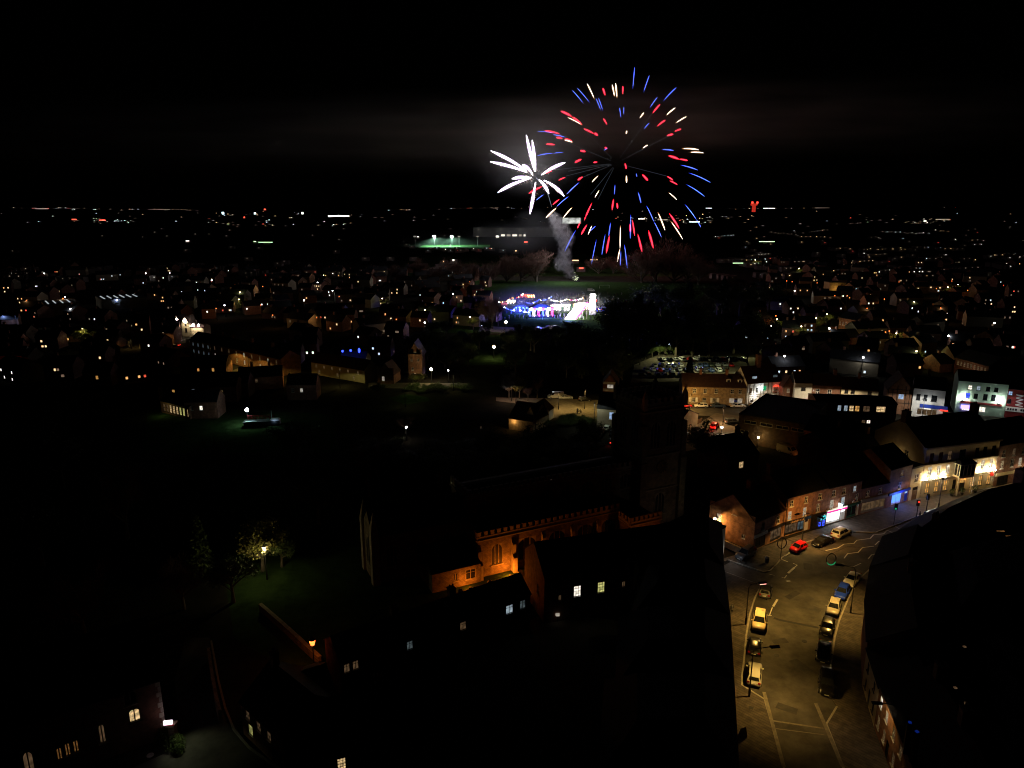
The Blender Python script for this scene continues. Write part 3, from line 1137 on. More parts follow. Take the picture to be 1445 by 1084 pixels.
q.tube([(.15, -.08, .1), (.15, -.08, 7.5)], .06, 8)
attach(s, 'downpipe', q, M['black'])
s = house('neon_bar', 'three storey brick bar with black bowed front and blue neon', 'building', b3, b4, 9.5, 7.6, 3.2, wall='brick', over=.2,
          wins=[('F', .5, 5.5, 1.0, 1.3, 'sash', 'glass'), ('F', .45, 3.1, 1.0, 1.7, 'sash', 'dim')])
W = s['W']
q = MB()
n = 7
for i in range(n):
    a0, a1 = math.pi * i / n, math.pi * (i + 1) / n
    x0, x1 = W / 2 - math.cos(a0) * (W / 2 - .2), W / 2 - math.cos(a1) * (W / 2 - .2)
    y0, y1 = -.02 - math.sin(a0) * .9, -.02 - math.sin(a1) * .9
    for z0, z1, mm in ((.1, .6, 0), (.6, 2.2, 1), (2.2, 2.8, 0)):
        q.face([(x0, y0, z0), (x1, y1, z0), (x1, y1, z1), (x0, y0, z1)], mm)
    q.face([(x0, y0, 2.8), (x1, y1, 2.8), (W / 2, 0, 2.85)], 0)
    q.tube([(x0, y0, .1), (x0, y0, 2.8)], .06, 6, 0)
bay = attach(s, 'shop_front', q, [M['black'], M['glass']])
for (x, z, w_, h_, mm) in ((.62, 2.0, .55, .55, 'cyan'), (.62, 1.35, .5, .3, 'neonblue'), (.6, .7, .42, .5, 'neonblue'), (.36, .8, .38, .7, 'neonblue')):
    q = MB()
    q.tube([(x * W - w_ / 2, -1.0, z), (x * W - w_ / 2, -1.0, z + h_), (x * W + w_ / 2, -1.0, z + h_), (x * W + w_ / 2, -1.0, z), (x * W - w_ / 2, -1.0, z)], .1, 6)
    link('neon_sign', q.mesh('neon_sign', LIT[mm]), bay)
light('neon_light', s, (W * .6, -1.6, 1.6), 45, (.1, .6, .8), .3)

s = house('takeaway_shop', 'shop with glaring white window and magenta fascia in the brick row', 'building', b4, b5, 9.5, 7.4, 3.2, wall='brick', over=.2,
          wins=[('F', .3, 5.4, .95, 1.3, 'sash', 'glass'), ('F', .8, 5.4, .95, 1.3, 'sash', 'glass'), ('F', .26, 3.05, 1.0, 1.75, 'sash', 'pale'), ('F', .8, 3.05, 1.0, 1.75, 'sash', 'cool'),
                ('F', .4, .1, 3.7, 2.25, 'shop', 'shop'), ('F', .86, .1, 1.3, 2.25, 'door', 'shop')])
W = s['W']
f = box_part(s, 'fascia', .1, -.3, 2.42, W - .1, -.004, 3.0, M['white'])
box_part(s, 'light_panel', .15, -.36, 2.42, W - .15, -.305, 2.78, LIT['magenta'], f)
box_part(s, 'light_panel', .15, -.36, 2.79, W - .15, -.305, 2.99, LIT['white'], f)
sg = box_part(s, 'projecting_sign', W * .55, -.95, 3.05, W * .55 + .15, -.15, 3.95, LIT['shop'])
light('shop_light', s, (W * .45, -1.4, 1.6), 190, (.9, .95, 1.0), .6)
light('shop_light', s, (W * .5, -.9, 3.6), 60, (1, .75, .5), .3)
s = house('bird_sign_shop', 'brick shop with dark doors and red and white bracket sign', 'building', b5, b6, 9.5, 7.3, 3.2, wall='brick', over=.2,
          wins=[('F', .5, 5.3, .9, 1.2, 'sash', 'cool'), ('F', .72, 3.1, .9, 1.6, 'sash', 'glass'), ('F', .45, .1, 2.9, 2.3, 'shop', 'glass', 'green_paint'), ('F', .87, .1, .75, 2.4, 'door', 'dimcool')])
W = s['W']
box_part(s, 'fascia', .1, -.2, 2.5, W - .1, -.004, 2.95, M['green_paint'])
q = MB()
for k in range(5):
    q.hexa([(W * .25 + k * .22, -.5, 3.4 + k * .18), (W * .25 + k * .22 + .3, -.5, 3.4 + k * .16), (W * .25 + k * .22 + .3, -.42, 3.4 + k * .16), (W * .25 + k * .22, -.42, 3.4 + k * .18),
            (W * .25 + k * .22 + .05, -.5, 3.72 + k * .16), (W * .25 + k * .22 + .3, -.5, 3.68 + k * .17), (W * .25 + k * .22 + .3, -.42, 3.68 + k * .17), (W * .25 + k * .22 + .05, -.42, 3.72 + k * .16)], k == 2)
attach(s, 'bracket_sign', q, [M['white'], M['red']])
s = house('poster_shop', 'low two storey brick shop with posters in a wide dark window', 'building', b6, b7, 9.5, 5.6, 3.2, wall='brick', over=.2,
          wins=[('F', .5, .3, 6.4, 2.1, 'shop', 'dim', 'grey_paint'), ('F', .25, 3.6, .9, 1.2, 'sash', 'glass'), ('F', .7, 3.6, .9, 1.2, 'sash', 'glass')])
W = s['W']
box_part(s, 'fascia', .2, -.22, 2.6, W - .2, -.004, 3.2, M['grey_paint'])
s = house('blue_shop', 'brick end shop with window glowing vivid blue onto the pavement', 'building', b7, b8, 9.5, 8.2, 3.0, wall='brick', over=.2,
          wins=[('F', .55, 6.1, .9, 1.3, 'sash', 'dim'), ('F', .5, 3.5, 1.0, 1.4, 'sash', 'glass'), ('F', .42, .4, 3.0, 2.2, 'shop', 'blue'), ('F', .86, .4, 1.1, 2.2, 'door', 'sky', 'blue'),
                ('R', .3, 6.1, .8, 1.2, 'sash', 'white'), ('R', .6, 3.5, .9, 1.3, 'sash', 'amber')])
W = s['W']
box_part(s, 'fascia', .1, -.3, 2.7, W - .1, -.004, 3.2, M['blue'])
box_part(s, 'poster', W * .25, .2, .75, W * .55, .22, 2.1, LIT['white'])
light('shop_light', s, (W * .5, -1.1, 2.3), 330, (.1, .22, 1), .5)

# ------------------------------------------------------------------ floodlit hotel and its neighbours
hA, hB = P(1297, 703), P(1400, 688)
hv = (Vector(hB) - Vector(hA)).normalized()
wins = []
for i, f in enumerate((.09, .21, .33, .7, .81, .93)):
    wins += [('F', f, 7.6, 1.05, 2.0, 'sash', 'dim' if i == 2 else 'glass', 'black'), ('F', f, 4.6, 1.05, 2.1, 'sash', 'pale', 'white'), ('F', f, .9, 1.1, 2.3, 'sash', 'amber' if i != 3 else 'warm', 'black')]
wins += [('F', .5, 7.6, 1.6, 2.0, 'case', 'glass', 'black'), ('F', .56, .1, 1.5, 2.7, 'door', 'amber', 'black'), ('F', .45, .9, .9, 2.2, 'sash', 'glass', 'black'),
         ('L', .2, 5.6, 1.0, 1.9, 'sash', 'glass'), ('L', .52, 4.3, 1.0, 2.0, 'sash', 'white'), ('L', .63, 4.6, .7, .9, 'case', 'white'), ('L', .66, 7.6, 1.0, 1.3, 'sash', 'glass')]
s = house('hotel', 'cream three storey hotel front washed by six white uplights', 'building', hA, hB, 13.5, 10.6, 4.6, wall='render_cream', over=.1, wins=wins, chim=[(.03, 6.5, 1.3, 1.8), (.97, 6.5, 1.3, 1.8)])
W = s['W']
q = MB()
q.box(-.2, -.45, 10.62, W + .2, -.003, 10.95)
q.box(-.1, -.25, 7.05, W + .1, -.003, 7.25)
q.box(-.1, -.2, 3.75, W + .1, -.003, 3.95)
attach(s, 'cornice', q, M['render_cream'])
for side in (0, 1):
    for k in range(16):
        q = MB()
        u = .25 if k % 2 else .4
        x0 = 0 if not side else W - u
        q.box(x0, -.06, .1 + k * .66, x0 + u, -.002, .1 + k * .66 + .58)
        attach(s, 'quoin', q, M['stone_trim'])
# bay over the porch
q = MB()
bx0, bx1 = W * .41, W * .61
q.box(bx0, -1.6, 3.9, bx1, -.003, 4.35)
q.box(bx0 - .1, -1.75, 6.75, bx1 + .1, -.003, 6.95)
for i in range(5):
    x = bx0 + (bx1 - bx0) * i / 4
    q.box(x - .07, -1.6, 4.35, x + .07, -1.45, 6.75)
for y in (-1.0, -.3):
    for x in (bx0, bx1 - .14):
        q.box(x, y, 4.35, x + .14, y + .14, 6.75)
q.hexa([(bx0 - .2, -1.85, 6.95), (bx1 + .2, -1.85, 6.95), (bx1 + .2, -.003, 6.95), (bx0 - .2, -.003, 6.95), (bx0 + .4, -1.0, 7.6), (bx1 - .4, -1.0, 7.6), (bx1 - .4, -.003, 7.6), (bx0 + .4, -.003, 7.6)], 1)
bay = attach(s, 'oriel_bay', q, [M['render_cream'], M['slate']])
q = MB()
q.box(bx0 + .05, -1.53, 4.35, bx1 - .05, -1.5, 6.75)
q.box(bx0 + .05, -1.45, 4.35, bx0 + .08, -.05, 6.75)
link('pane', q.mesh('pane', M['glass']), bay)
q = MB()
for x in (bx0 + .15, bx1 - .15):
    q.tube([(x, -1.4, .12), (x, -1.4, 3.9)], .14, 10)
attach(s, 'porch_column', q, M['render_cream'])
for i, f in enumerate((.03, .15, .27, .76, .87, .96)):
    q = MB()
    z = 4.02
    q.box(f * W - .16, -.62, z, f * W + .16, -.3, z + .14)
    fx = attach(s, 'uplight', q, M['dark_metal'])
    q = MB()
    q.box(f * W - .2, -.6, z + .145, f * W + .2, -.28, z + .3)
    link('lens', q.mesh('lens', LIT['flood']), fx)
    light('uplight_beam', s, (f * W, -.55, z + .5), 300 if i < 3 else 330, (1, .66, .26), .15)
q = MB()
q.ball((W * .56, -.5, 3.1), .16)
attach(s, 'porch_lamp', q, LIT['bulb_orange'])
light('porch_light', s, (W * .56, -.9, 2.9), 70, (1, .5, .15), .2)
q = MB()
q.box(-.5, 13.5 * .47, 6.75, -.01, 13.5 * .47 + .2, 6.95)
wl = attach(s, 'wall_lamp', q, M['dark_metal'])
q = MB()
q.ball((-.5, 13.5 * .47, 6.6), .2)
link('bulb', q.mesh('bulb', LIT['bulb_warm']), wl)
light('lamp_light', s, (-.9, 13.5 * .47, 6.5), 75, (1, .6, .22), .2)
q = MB()
q.tube([(W * .9, -.3, 3.6), (W * .9, -1.4, 4.3)], .03, 6)
q.face([(W * .9, -.5, 3.75), (W * .9, -1.3, 4.2), (W * .9 + .1, -1.25, 3.3), (W * .9 + .1, -.55, 3.0)])
attach(s, 'flag', q, M['red'])
for dx in (.68, .36, .5):
    t = thing('potted_shrub', {.68: 'clipped potted shrub right of the hotel porch', .36: 'clipped potted shrub left of the hotel porch', .5: 'potted shrub in front of the hotel porch column'}[dx], 'shrub', tuple(Vector(hA) + hv * W * dx + Vector((hv.y, -hv.x)) * 1.3), 0)
    q = MB()
    q.tube([(0, 0, .12), (0, 0, .6)], [.28, .36], 10)
    attach(t, 'pot', q, M['dark_metal'])
    q = MB()
    for k in range(420):
        a, e = RND.uniform(0, 6.28), RND.uniform(-1.3, 1.5)
        rr = .5 * RND.uniform(.7, 1.05)
        p = Vector((rr * math.cos(a) * math.cos(e), rr * math.sin(a) * math.cos(e), 1.15 + rr * math.sin(e)))
        u = Vector((RND.gauss(0, 1), RND.gauss(0, 1), RND.gauss(0, 1))).normalized() * .07
        v = u.cross(Vector((RND.gauss(0, 1), RND.gauss(0, 1), 1))).normalized() * .05
        q.face([p - u, p - v, p + u, p + v])
    attach(t, 'foliage', q, M['leaf'])
# low link between blue shop and hotel
s = house('archway_range', 'low cream archway range between the blue shop and the hotel', 'building', P(1281, 708), P(1297, 703.5), 8, 7.0, 2.0, wall='render_cream', roof='flat', parapet=.4,
          wins=[('F', .5, 3.9, 1.2, 1.8, 'sash', 'dim'), ('F', .5, .1, 1.7, 2.8, 'door', 'glass', 'wood')])
s = house('brick_shop', 'red brick three storey shop beside the hotel with a bright lit window', 'building', P(1400.5, 688), P(1462, 676), 11, 9.4, 3.6, wall='brick', over=.15,
          wins=[('F', .13, 6.6, .95, 1.6, 'sash', 'glass'), ('F', .36, 6.6, .95, 1.6, 'sash', 'dim'), ('F', .58, 6.6, .95, 1.6, 'sash', 'glass'), ('F', .82, 6.6, .95, 1.6, 'sash', 'glass'),
                ('F', .13, 4.0, 1.0, 1.8, 'sash', 'dim'), ('F', .36, 4.0, 1.0, 1.8, 'sash', 'glass'), ('F', .54, 4.0, 1.0, 1.8, 'sash', 'pale'), ('F', .74, 4.0, 1.0, 1.8, 'sash', 'pale'),
                ('F', .2, .15, 3.4, 2.2, 'shop', 'glass', 'black'), ('F', .62, .3, 3.8, 2.0, 'shop', 'white')])
W = s['W']
box_part(s, 'fascia', .2, -.22, 2.5, W * .95, -.004, 3.1, M['render_cream'])
for f in (.5, .62, .73):
    q = MB()
    q.ball((f * W, -.55, 3.25), .2)
    q.tube([(f * W, -.55, 3.3), (f * W, -.02, 3.5)], .03, 6, 1)
    attach(s, 'sign_lamp', q, [LIT['bulb_warm'], M['dark_metal']])
    light('sign_light', s, (f * W, -.9, 3.2), 30, (1, .7, .4), .15)

# ------------------------------------------------------------------ the church
CH = P(674.5, 816)
CRZ = math.radians(26)
ch = thing('church', 'dark stone parish church with battlemented aisle lit orange and square clock tower', 'church', CH, CRZ)


def ch_windows(holes_face, rz, base, spec, pane='leaded'):
    for u, z, w, h, k in spec:
        d = Vector((math.cos(rz), math.sin(rz)))
        q = Vector(base) + d * u
        add_window(ch, k, w, h, M['stone_trim'], M[pane], (q.x, q.y, z), rz)


def ch_box(name, x0, y0, x1, y1, z1, fr=(), lf=(), z0=0.0):
    b = MB()
    wall_face(b, (x0, y0), (x1, y0), z1, [q[:4] for q in fr], z0=z0, rev=.3)
    wall_face(b, (x1, y0), (x1, y1), z1, [], z0=z0)
    wall_face(b, (x1, y1), (x0, y1), z1, [], z0=z0)
    wall_face(b, (x0, y1), (x0, y0), z1, [q[:4] for q in lf], z0=z0, rev=.3)
    o = attach(ch, name, b, M['stone'])
    ch_windows('F', 0, (x0, y0), fr)
    ch_windows('L', -math.pi / 2, (x0, y1), lf)
    return o


MER = MB()
MER.box(-.3, -.2, 0, .3, .2, .7)
MER.box(-.36, -.26, .7, .36, .26, .8)
MERM = MER.mesh('merlon', M['stone_trim'])


def parapet(x0, y0, x1, y1, z, step=1.15):
    """string course, low wall and merlons along a wall top"""
    a, b_ = Vector((x0, y0)), Vector((x1, y1))
    L = (b_ - a).length
    rz = math.atan2(y1 - y0, x1 - x0)
    q = MB()
    q.box(-.05, -.18, z + .01, L + .05, .3, z + .6)
    q.box(-.1, -.3, z - .2, L + .1, -.005, z + .01)
    o = attach(ch, 'parapet', q, M['stone_trim'], (x0, y0, 0), rz)
    n = int(L / step)
    for i in range(n + 1):
        link('merlon', MERM, o, ((i + .25) * L / (n + .5), .06, z + .6))


AW = 6.6
ch_box('aisle_wall', 0, 0, 27, 5, AW, fr=[(2.4, 1.7, 2.0, 3.6, 'arch'), (7.2, 1.4, 3.4, 3.9, 'arch'), (13, 1.4, 3.2, 3.9, 'arch'), (18.6, 1.4, 3.2, 3.9, 'arch'), (23.5, 1.4, 2.4, 3.9, 'arch')], lf=[(1.5, 1.7, 2.0, 3.4, 'arch')])
parapet(0, 0, 27, 0, AW)
parapet(0, 5, 0, 0, AW)
NW = 11.8
nv = [(1.6 + i * 4.05, 8.1, 2.5, 2.7, 'arch') for i in range(8)]
ch_box('nave_wall', .5, 5, 34, 12.5, NW, fr=[q for q in nv], z0=0)
parapet(.5, 5, 34, 5, NW)
parapet(.5, 12.5, .5, 5, NW)
q = MB()
q.hexa([(.1, .1, AW + .02), (26.9, .1, AW + .02), (26.9, 4.98, AW + .02), (.1, 4.98, AW + .02), (.1, .3, AW + .25), (26.9, .3, AW + .25), (26.9, 4.98, AW + 1.1), (.1, 4.98, AW + 1.1)])
q.hexa([(.6, 5.2, NW + .02), (33.9, 5.2, NW + .02), (33.9, 12.3, NW + .02), (.6, 12.3, NW + .02), (.6, 8.2, NW + 1.0), (33.9, 8.2, NW + 1.0), (33.9, 9.2, NW + 1.0), (.6, 9.2, NW + 1.0)])
attach(ch, 'roof', q, M['lead'])
ch_box('north_aisle_wall', 0, 12.51, 27, 17, AW)
# chancel, east end
ch_box('chancel_wall', -15.5, 5.2, .49, 11.5, 8.2, fr=[(2.0, 2.6, 1.8, 3.6, 'arch'), (7.0, 2.6, 1.8, 3.6, 'arch'), (11.6, 3.2, 1.8, 3.4, 'arch')], lf=[(1.8, 2.2, 2.7, 4.8, 'arch')])
q = MB()
for s_ in (0, 1):
    ya, yb = (4.9, 8.35) if not s_ else (11.8, 8.35)
    q.hexa([(-15.6, ya, 8.15), (.45, ya, 8.15), (.45, yb, 11.6), (-15.6, yb, 11.6), (-15.6, ya, 8.35), (.45, ya, 8.35), (.45, yb, 11.8), (-15.6, yb, 11.8)])
q.face([(-15.49, 11.5, 8.2), (-15.49, 5.2, 8.2), (-15.49, 8.35, 11.6)], 1)
attach(ch, 'chancel_roof', q, [M['slate'], M['stone']])
for (x, y, z) in ((-15.3, 5.4, 8.2), (-15.3, 11.3, 8.2)):
    q = MB()
    q.box(x - .6, y - .6, 0, x + .6, y + .6, z + 1)
    q.hexa([(x - .6, y - .6, z + 1), (x + .6, y - .6, z + 1), (x + .6, y + .6, z + 1), (x - .6, y + .6, z + 1), (x - .05, y - .05, z + 4), (x + .05, y - .05, z + 4), (x + .05, y + .05, z + 4), (x - .05, y + .05, z + 4)])
    attach(ch, 'pinnacle', q, M['stone_trim'])
# vestry: low lean-to range in front of the chancel
ch_box('vestry_wall', -8.2, -1.2, -.02, 5.15, 3.3, fr=[(3.6, 1.2, .6, 1.3, 'arch'), (5.6, .9, 1.7, 1.7, 'case')], lf=[(1.5, 1, 1.2, 1.7, 'case')])
q = MB()
q.hexa([(-8.5, -1.5, 3.3), (-.05, -1.5, 3.3), (-.05, 5.1, 3.3), (-8.5, 5.1, 3.3), (-8.4, -1.4, 3.5), (-.05, -1.4, 3.5), (-.05, 5.1, 5.6), (-7.4, 5.1, 5.2)])
attach(ch, 'vestry_roof', q, M['lead'])
# buttresses along the aisle
for x in (0.15, 6.3, 11.9, 17.5, 22.7):
    q = MB()
    q.box(x - .35, -1.1, 0, x + .35, -.01, 2.6)
    q.hexa([(x - .35, -1.1, 2.6), (x + .35, -1.1, 2.6), (x + .35, -.01, 2.6), (x - .35, -.01, 2.6), (x - .35, -.6, 3.2), (x + .35, -.6, 3.2), (x + .35, -.01, 3.2), (x - .35, -.01, 3.2)])
    q.box(x - .3, -.6, 3.2, x + .3, -.01, 4.8)
    q.hexa([(x - .3, -.6, 4.8), (x + .3, -.6, 4.8), (x + .3, -.01, 4.8), (x - .3, -.01, 4.8), (x - .3, -.05, 5.7), (x + .3, -.05, 5.7), (x + .3, -.01, 5.7), (x - .3, -.01, 5.7)])
    attach(ch, 'buttress', q, M['stone_trim'])
# porch with stepped gable parapet
ch_box('porch_wall', 27.05, -3.5, 33.5, 4.9, 5.2, fr=[(2.0, .2, 2.4, 3.2, 'arch')])
parapet(27.05, -3.5, 33.5, -3.5, 5.2, 1.0)
parapet(27.05, 4.9, 27.05, -3.5, 5.2, 1.0)
q = MB()
q.hexa([(27.3, -3.3, 5.22), (33.3, -3.3, 5.22), (33.3, 4.8, 5.22), (27.3, 4.8, 5.22), (30, -3.0, 6.6), (30.5, -3.0, 6.6), (30.5, 4.8, 6.6), (30, 4.8, 6.6)])
attach(ch, 'porch_roof', q, M['lead'])
# tower
TX0, TY0, TS, TH = 34.3, 3.6, 9.0, 23.4
ch_box('tower', TX0, TY0, TX0 + TS, TY0 + TS, TH, fr=[(1.6, 15.4, 2.2, 4.9, 'arch'), (5.2, 15.4, 2.2, 4.9, 'arch'), (3.4, 2.2, 2.2, 4.2, 'arch')], lf=[(1.6, 15.4, 2.2, 4.9, 'arch'), (5.2, 15.4, 2.2, 4.9, 'arch')])
q = MB()
for z in (7.2, 13.8, TH - 1.2):
    q.box(TX0 - .22, TY0 - .22, z, TX0 + TS + .22, TY0 + TS + .22, z + .3)
attach(ch, 'string_course', q, M['stone_trim'])
for x, y in ((TX0, TY0), (TX0 + TS, TY0), (TX0, TY0 + TS), (TX0 + TS, TY0 + TS)):
    q = MB()
    q.box(x - .7, y - .7, 0, x + .7, y + .7, 13)
    q.box(x - .5, y - .5, 13, x + .5, y + .5, 20)
    attach(ch, 'tower_buttress', q, M['stone'])
    q = MB()
    q.box(x - .4, y - .4, TH - .5, x + .4, y + .4, TH + 1.6)
    q.hexa([(x - .4, y - .4, TH + 1.6), (x + .4, y - .4, TH + 1.6), (x + .4, y + .4, TH + 1.6), (x - .4, y + .4, TH + 1.6), (x - .04, y - .04, TH + 3.2), (x + .04, y - .04, TH + 3.2), (x + .04, y + .04, TH + 3.2), (x - .04, y + .04, TH + 3.2)])
    attach(ch, 'pinnacle', q, M['stone_trim'])
for a in ((TX0, TY0, TX0 + TS, TY0), (TX0 + TS, TY0, TX0 + TS, TY0 + TS), (TX0 + TS, TY0 + TS, TX0, TY0 + TS), (TX0, TY0 + TS, TX0, TY0)):
    parapet(*a, TH, 1.3)
q = MB()
q.box(TX0 + .1, TY0 + .1, TH, TX0 + TS - .1, TY0 + TS - .1, TH + .25)
attach(ch, 'tower_roof', q, M['lead'])
# clock face: dark dial with gilded hour marks and hands
q = MB()
N = 24
cx, cz = TX0 + 4.5, 11.6
q.tube([(cx, TY0 - .16, cz), (cx, TY0 - .02, cz)], 1.25, N)
cl = attach(ch, 'clock_face', q, M['black'])
q = MB()
for k in range(12):
    a = k * math.pi / 6
    for rr in (1.0, 1.08):
        q.tube([(cx + math.sin(a) * .92, TY0 - .2, cz + math.cos(a) * .92), (cx + math.sin(a) * 1.16, TY0 - .2, cz + math.cos(a) * 1.16)], .045, 5)
q.tube([(cx, TY0 - .24, cz), (cx + .5, TY0 - .24, cz + .35)], .05, 5)
q.tube([(cx, TY0 - .27, cz), (cx - .3, TY0 - .27, cz + .9)], .04, 5)
link('clock_hands', q.mesh('clock_hands', mat('gilt', (.75, .5, .18), .35, .1, metal=.7)), cl)
# sodium floodlights standing in the churchyard
for i, (x, y, e) in enumerate(((4.7, -2.3, 700), (-2.6, -3.0, 280), (12.2, -2.0, 40), (28.5, -6.0, 140))):
    cs, sn = math.cos(CRZ), math.sin(CRZ)
    wx, wy = CH[0] + x * cs - y * sn, CH[1] + x * sn + y * cs
    t = thing('floodlight', ['orange churchyard floodlight aimed at the aisle window', 'orange churchyard floodlight aimed at the low vestry', 'orange churchyard floodlight under the long battlements', 'orange churchyard floodlight below the church porch'][i], 'floodlight', (wx, wy), CRZ)
    q = MB()
    q.box(-.3, -.2, 0, .3, .2, .25)
    q.hexa([(-.25, -.1, .25), (.25, -.1, .25), (.25, .12, .25), (-.25, .12, .25), (-.25, -.2, .6), (.25, -.2, .6), (.25, .0, .7), (-.25, .0, .7)])
    attach(t, 'housing', q, M['dark_metal'])
    light('flood_beam', t, (0, .3, .9), e, (1, .22, .012), .2)
# headstones in front of the vestry
hs = MB()
hs.box(-.35, -.08, 0, .35, .08, .9)
hs.hexa([(-.35, -.08, .9), (.35, -.08, .9), (.35, .08, .9), (-.35, .08, .9), (-.15, -.08, 1.1), (.15, -.08, 1.1), (.15, .08, 1.1), (-.15, .08, 1.1)])
hsm = hs.mesh('headstone', M['stone_trim'])
for i in range(14):
    x, y = RND.uniform(-13, 8), RND.uniform(-8, -2.2)
    cs, sn = math.cos(CRZ), math.sin(CRZ)
    o = link('headstone', hsm, None, (CH[0] + x * cs - y * sn, CH[1] + x * sn + y * cs, 0), CRZ + RND.uniform(-.2, .2))
    tag(o, 'worn upright headstone in the churchyard before the lit church wall', 'headstone', 'headstones by the church')
# ------------------------------------------------------------------ dark foreground roofs
s = house('brick_cottage', 'brick cottage with sash windows facing the lane at the bottom left', 'house', P(344, 1036), P(404, 1094), 8, 4.4, 3.0, wall='orange_brick', roofm='tile',
          wins=[('L', .5, 1.2, .9, 1.2, 'sash', 'glass'), ('F', .16, 2.7, .8, 1.15, 'sash', 'dim'), ('F', .2, .9, .9, 1.3, 'grid', 'lemon'), ('F', .42, 2.5, .8, 1.15, 'sash', 'dim'), ('F', .66, 2.5, .8, 1.15, 'sash', 'dim'), ('F', .82, .1, 2.2, 2.1, 'door', 'glass', 'black')], chim=[(.1, 4, .8, 1.5)])
tA, tB = P(480, 944.5, 4.2), P(748, 847, 4.2)
s = house('almshouse_row', 'long dark brick row before the church with dim upstairs windows', 'building', tA, tB, 5.2, 5.3, 1.9, wall='brick', roofm='tile',
          wins=[('F', .03, 3.4, .8, 1.2, 'case', 'dim'), ('F', .07, 3.4, .8, 1.2, 'case', 'dim'), ('F', .33, 3.4, .9, 1.2, 'case', 'dimcool'), ('F', .61, 3.4, 1.0, 1.2, 'case', 'dim'), ('F', .875, 3.3, 1.2, 1.3, 'case', 'cool'), ('F', .955, 3.3, 1.0, 1.3, 'case', 'dimcool'), ('F', .2, 3.4, .9, 1.2, 'case', 'glass'), ('F', .47, 3.4, .9, 1.2, 'case', 'glass')],
          chim=[(.3, 2.6, .9, 1.2), (.6, 2.6, .9, 1.2)])
s = house('rear_house', 'dark tiled house behind the cottage with grey lit landing windows', 'house', P(405, 1003, 3), P(470, 980, 3), 5, 4.2, 1.3, wall='brick', roofm='tile',
          wins=[('F', .55, 2.6, .9, 1.1, 'case', 'dim'), ('F', .8, 2.0, .8, 1.5, 'sash', 'dimcool'), ('F', .3, 2.6, .9, 1.1, 'case', 'glass')])
s = house('yard_house', 'low dark house at the bottom edge with one warm lit window', 'house', P(410, 1100, 2), P(560, 1062, 2), 7, 5.0, 2.8, wall='brick', roofm='slate', wins=[('F', .47, 1.6, .9, 1.4, 'grid', 'warm'), ('F', .8, 1.6, .9, 1.4, 'sash', 'glass')], chim=[(.9, 3.5, .8, 1.4)])
wA, wB = P(768, 843.4, 4.2), P(1000, 805, 4.2)
s = house('church_lane_house', 'long dark brick house behind the high street with two bright rear windows', 'building', wA, wB, 9, 7.4, 3.2, wall='brick', roofm='slate',
          wins=[('F', .19, 3.5, 1.15, 1.7, 'grid', 'white'), ('F', .33, 3.5, 1.15, 1.7, 'grid', 'lemon'), ('F', .09, 3.3, .5, .9, 'case', 'dim'), ('F', .465, 3.8, .6, .9, 'case', 'dim'), ('F', .66, 3.5, .8, 1.3, 'sash', 'pale'), ('F', .66, 5.9, .8, 1.2, 'sash', 'dim'),
                ('L', .7, 3.2, 1, 1.6, 'sash', 'glass')],
          chim=[(.45, 4.5, 1.1, 1.4)])
# street-side block whose far eaves stand against the high street
S = [P(1018, 738, 8), P(1021, 800, 8), P(1030, 870, 8), P(1035, 960, 8), P(1042, 1090, 8)]
off = lambda p, dx, dy=0: (p[0] + dx, p[1] + dy)
block('street_block', 'black roofed corner building where the side street meets the high street', 'building', [S[1], S[0], off(S[0], -4, 3), off(S[1], -13, 6), off(S[1], -12, -1)], 8, 2.2, .35, wall='render_cream')
cs_ = house('corner_house', 'narrow cream corner house with a bright tall window on its street side', 'building', P(1006, 806), P(1020, 797), 5, 6.8, .6, wall='render_cream', roof='flat', parapet=.3, wins=[('F', .62, 2.0, .9, 2.6, 'sash', 'white'), ('F', .4, 4.9, .5, 1.3, 'sash', 'glass')])
q = MB()
q.box(1.6, -.6, 1.6, 1.75, -.1, 2.2)
attach(cs_, 'hanging_sign', q, LIT['white'])
light('shop_light', cs_, (cs_['W'] + 1.0, -.5, 2.4), 60, (.85, .9, 1), .3)
block('street_block', 'dark slate roofed block beside the left pavement, middle of the row', 'building', [S[2], S[1], off(S[1], -12, 0), off(S[2], -13, -1)], 8, 3.2, .5)
block('street_block', 'dark slate roofed block beside the left pavement, behind the silver estate car', 'building', [S[3], S[2], off(S[2], -14, 0), off(S[3], -13, -1)], 8, 3.4, .5)
block('street_block', 'dark slate roofed block at the bottom edge beside the kerb line', 'building', [S[4], S[3], off(S[3], -14, 0), off(S[4], -13, -1)], 8, 3.4, .5)
# backyard: wing with lit side windows, corrugated lean-to, lit fence
s = house('rear_wing', 'dark rear wing with a narrow amber and a blue window', 'building', P(908, 905, 1), P(935, 912, 1), 7, 5, 2, wall='brick', wins=[('L', .7, 2.0, 1.0, 1.8, 'sash', 'amber'), ('F', .3, 1.0, .8, 1.7, 'sash', 'cool')])
t = thing('lean_to', 'corrugated clear lean-to roof catching a faint gleam in the back yard', 'lean-to', P(838, 925, 2), math.radians(8))
lw = 7.5
for k in range(38):
    q = MB()
    x = k * lw / 38
    q.hexa([(x, 0, 2.1), (x + lw / 38 * .72, 0, 2.1), (x + lw / 38 * .72, 2.6, 2.9), (x, 2.6, 2.9), (x, 0, 2.16), (x + lw / 38 * .72, 0, 2.16), (x + lw / 38 * .72, 2.6, 2.96), (x, 2.6, 2.96)])
    attach(t, 'roof_sheet', q, M['steel'])
q = MB()
for x in (0, lw * .5, lw):
    q.box(x - .05, .05, 0, x + .05, .15, 2.1)
    q.box(x - .05, 2.45, 0, x + .05, 2.55, 2.85)
attach(t, 'post', q, M['wood'])
light('yard_light', t, (lw * .85, 3.4, 3.9), 9, (.85, .95, 1), .1)
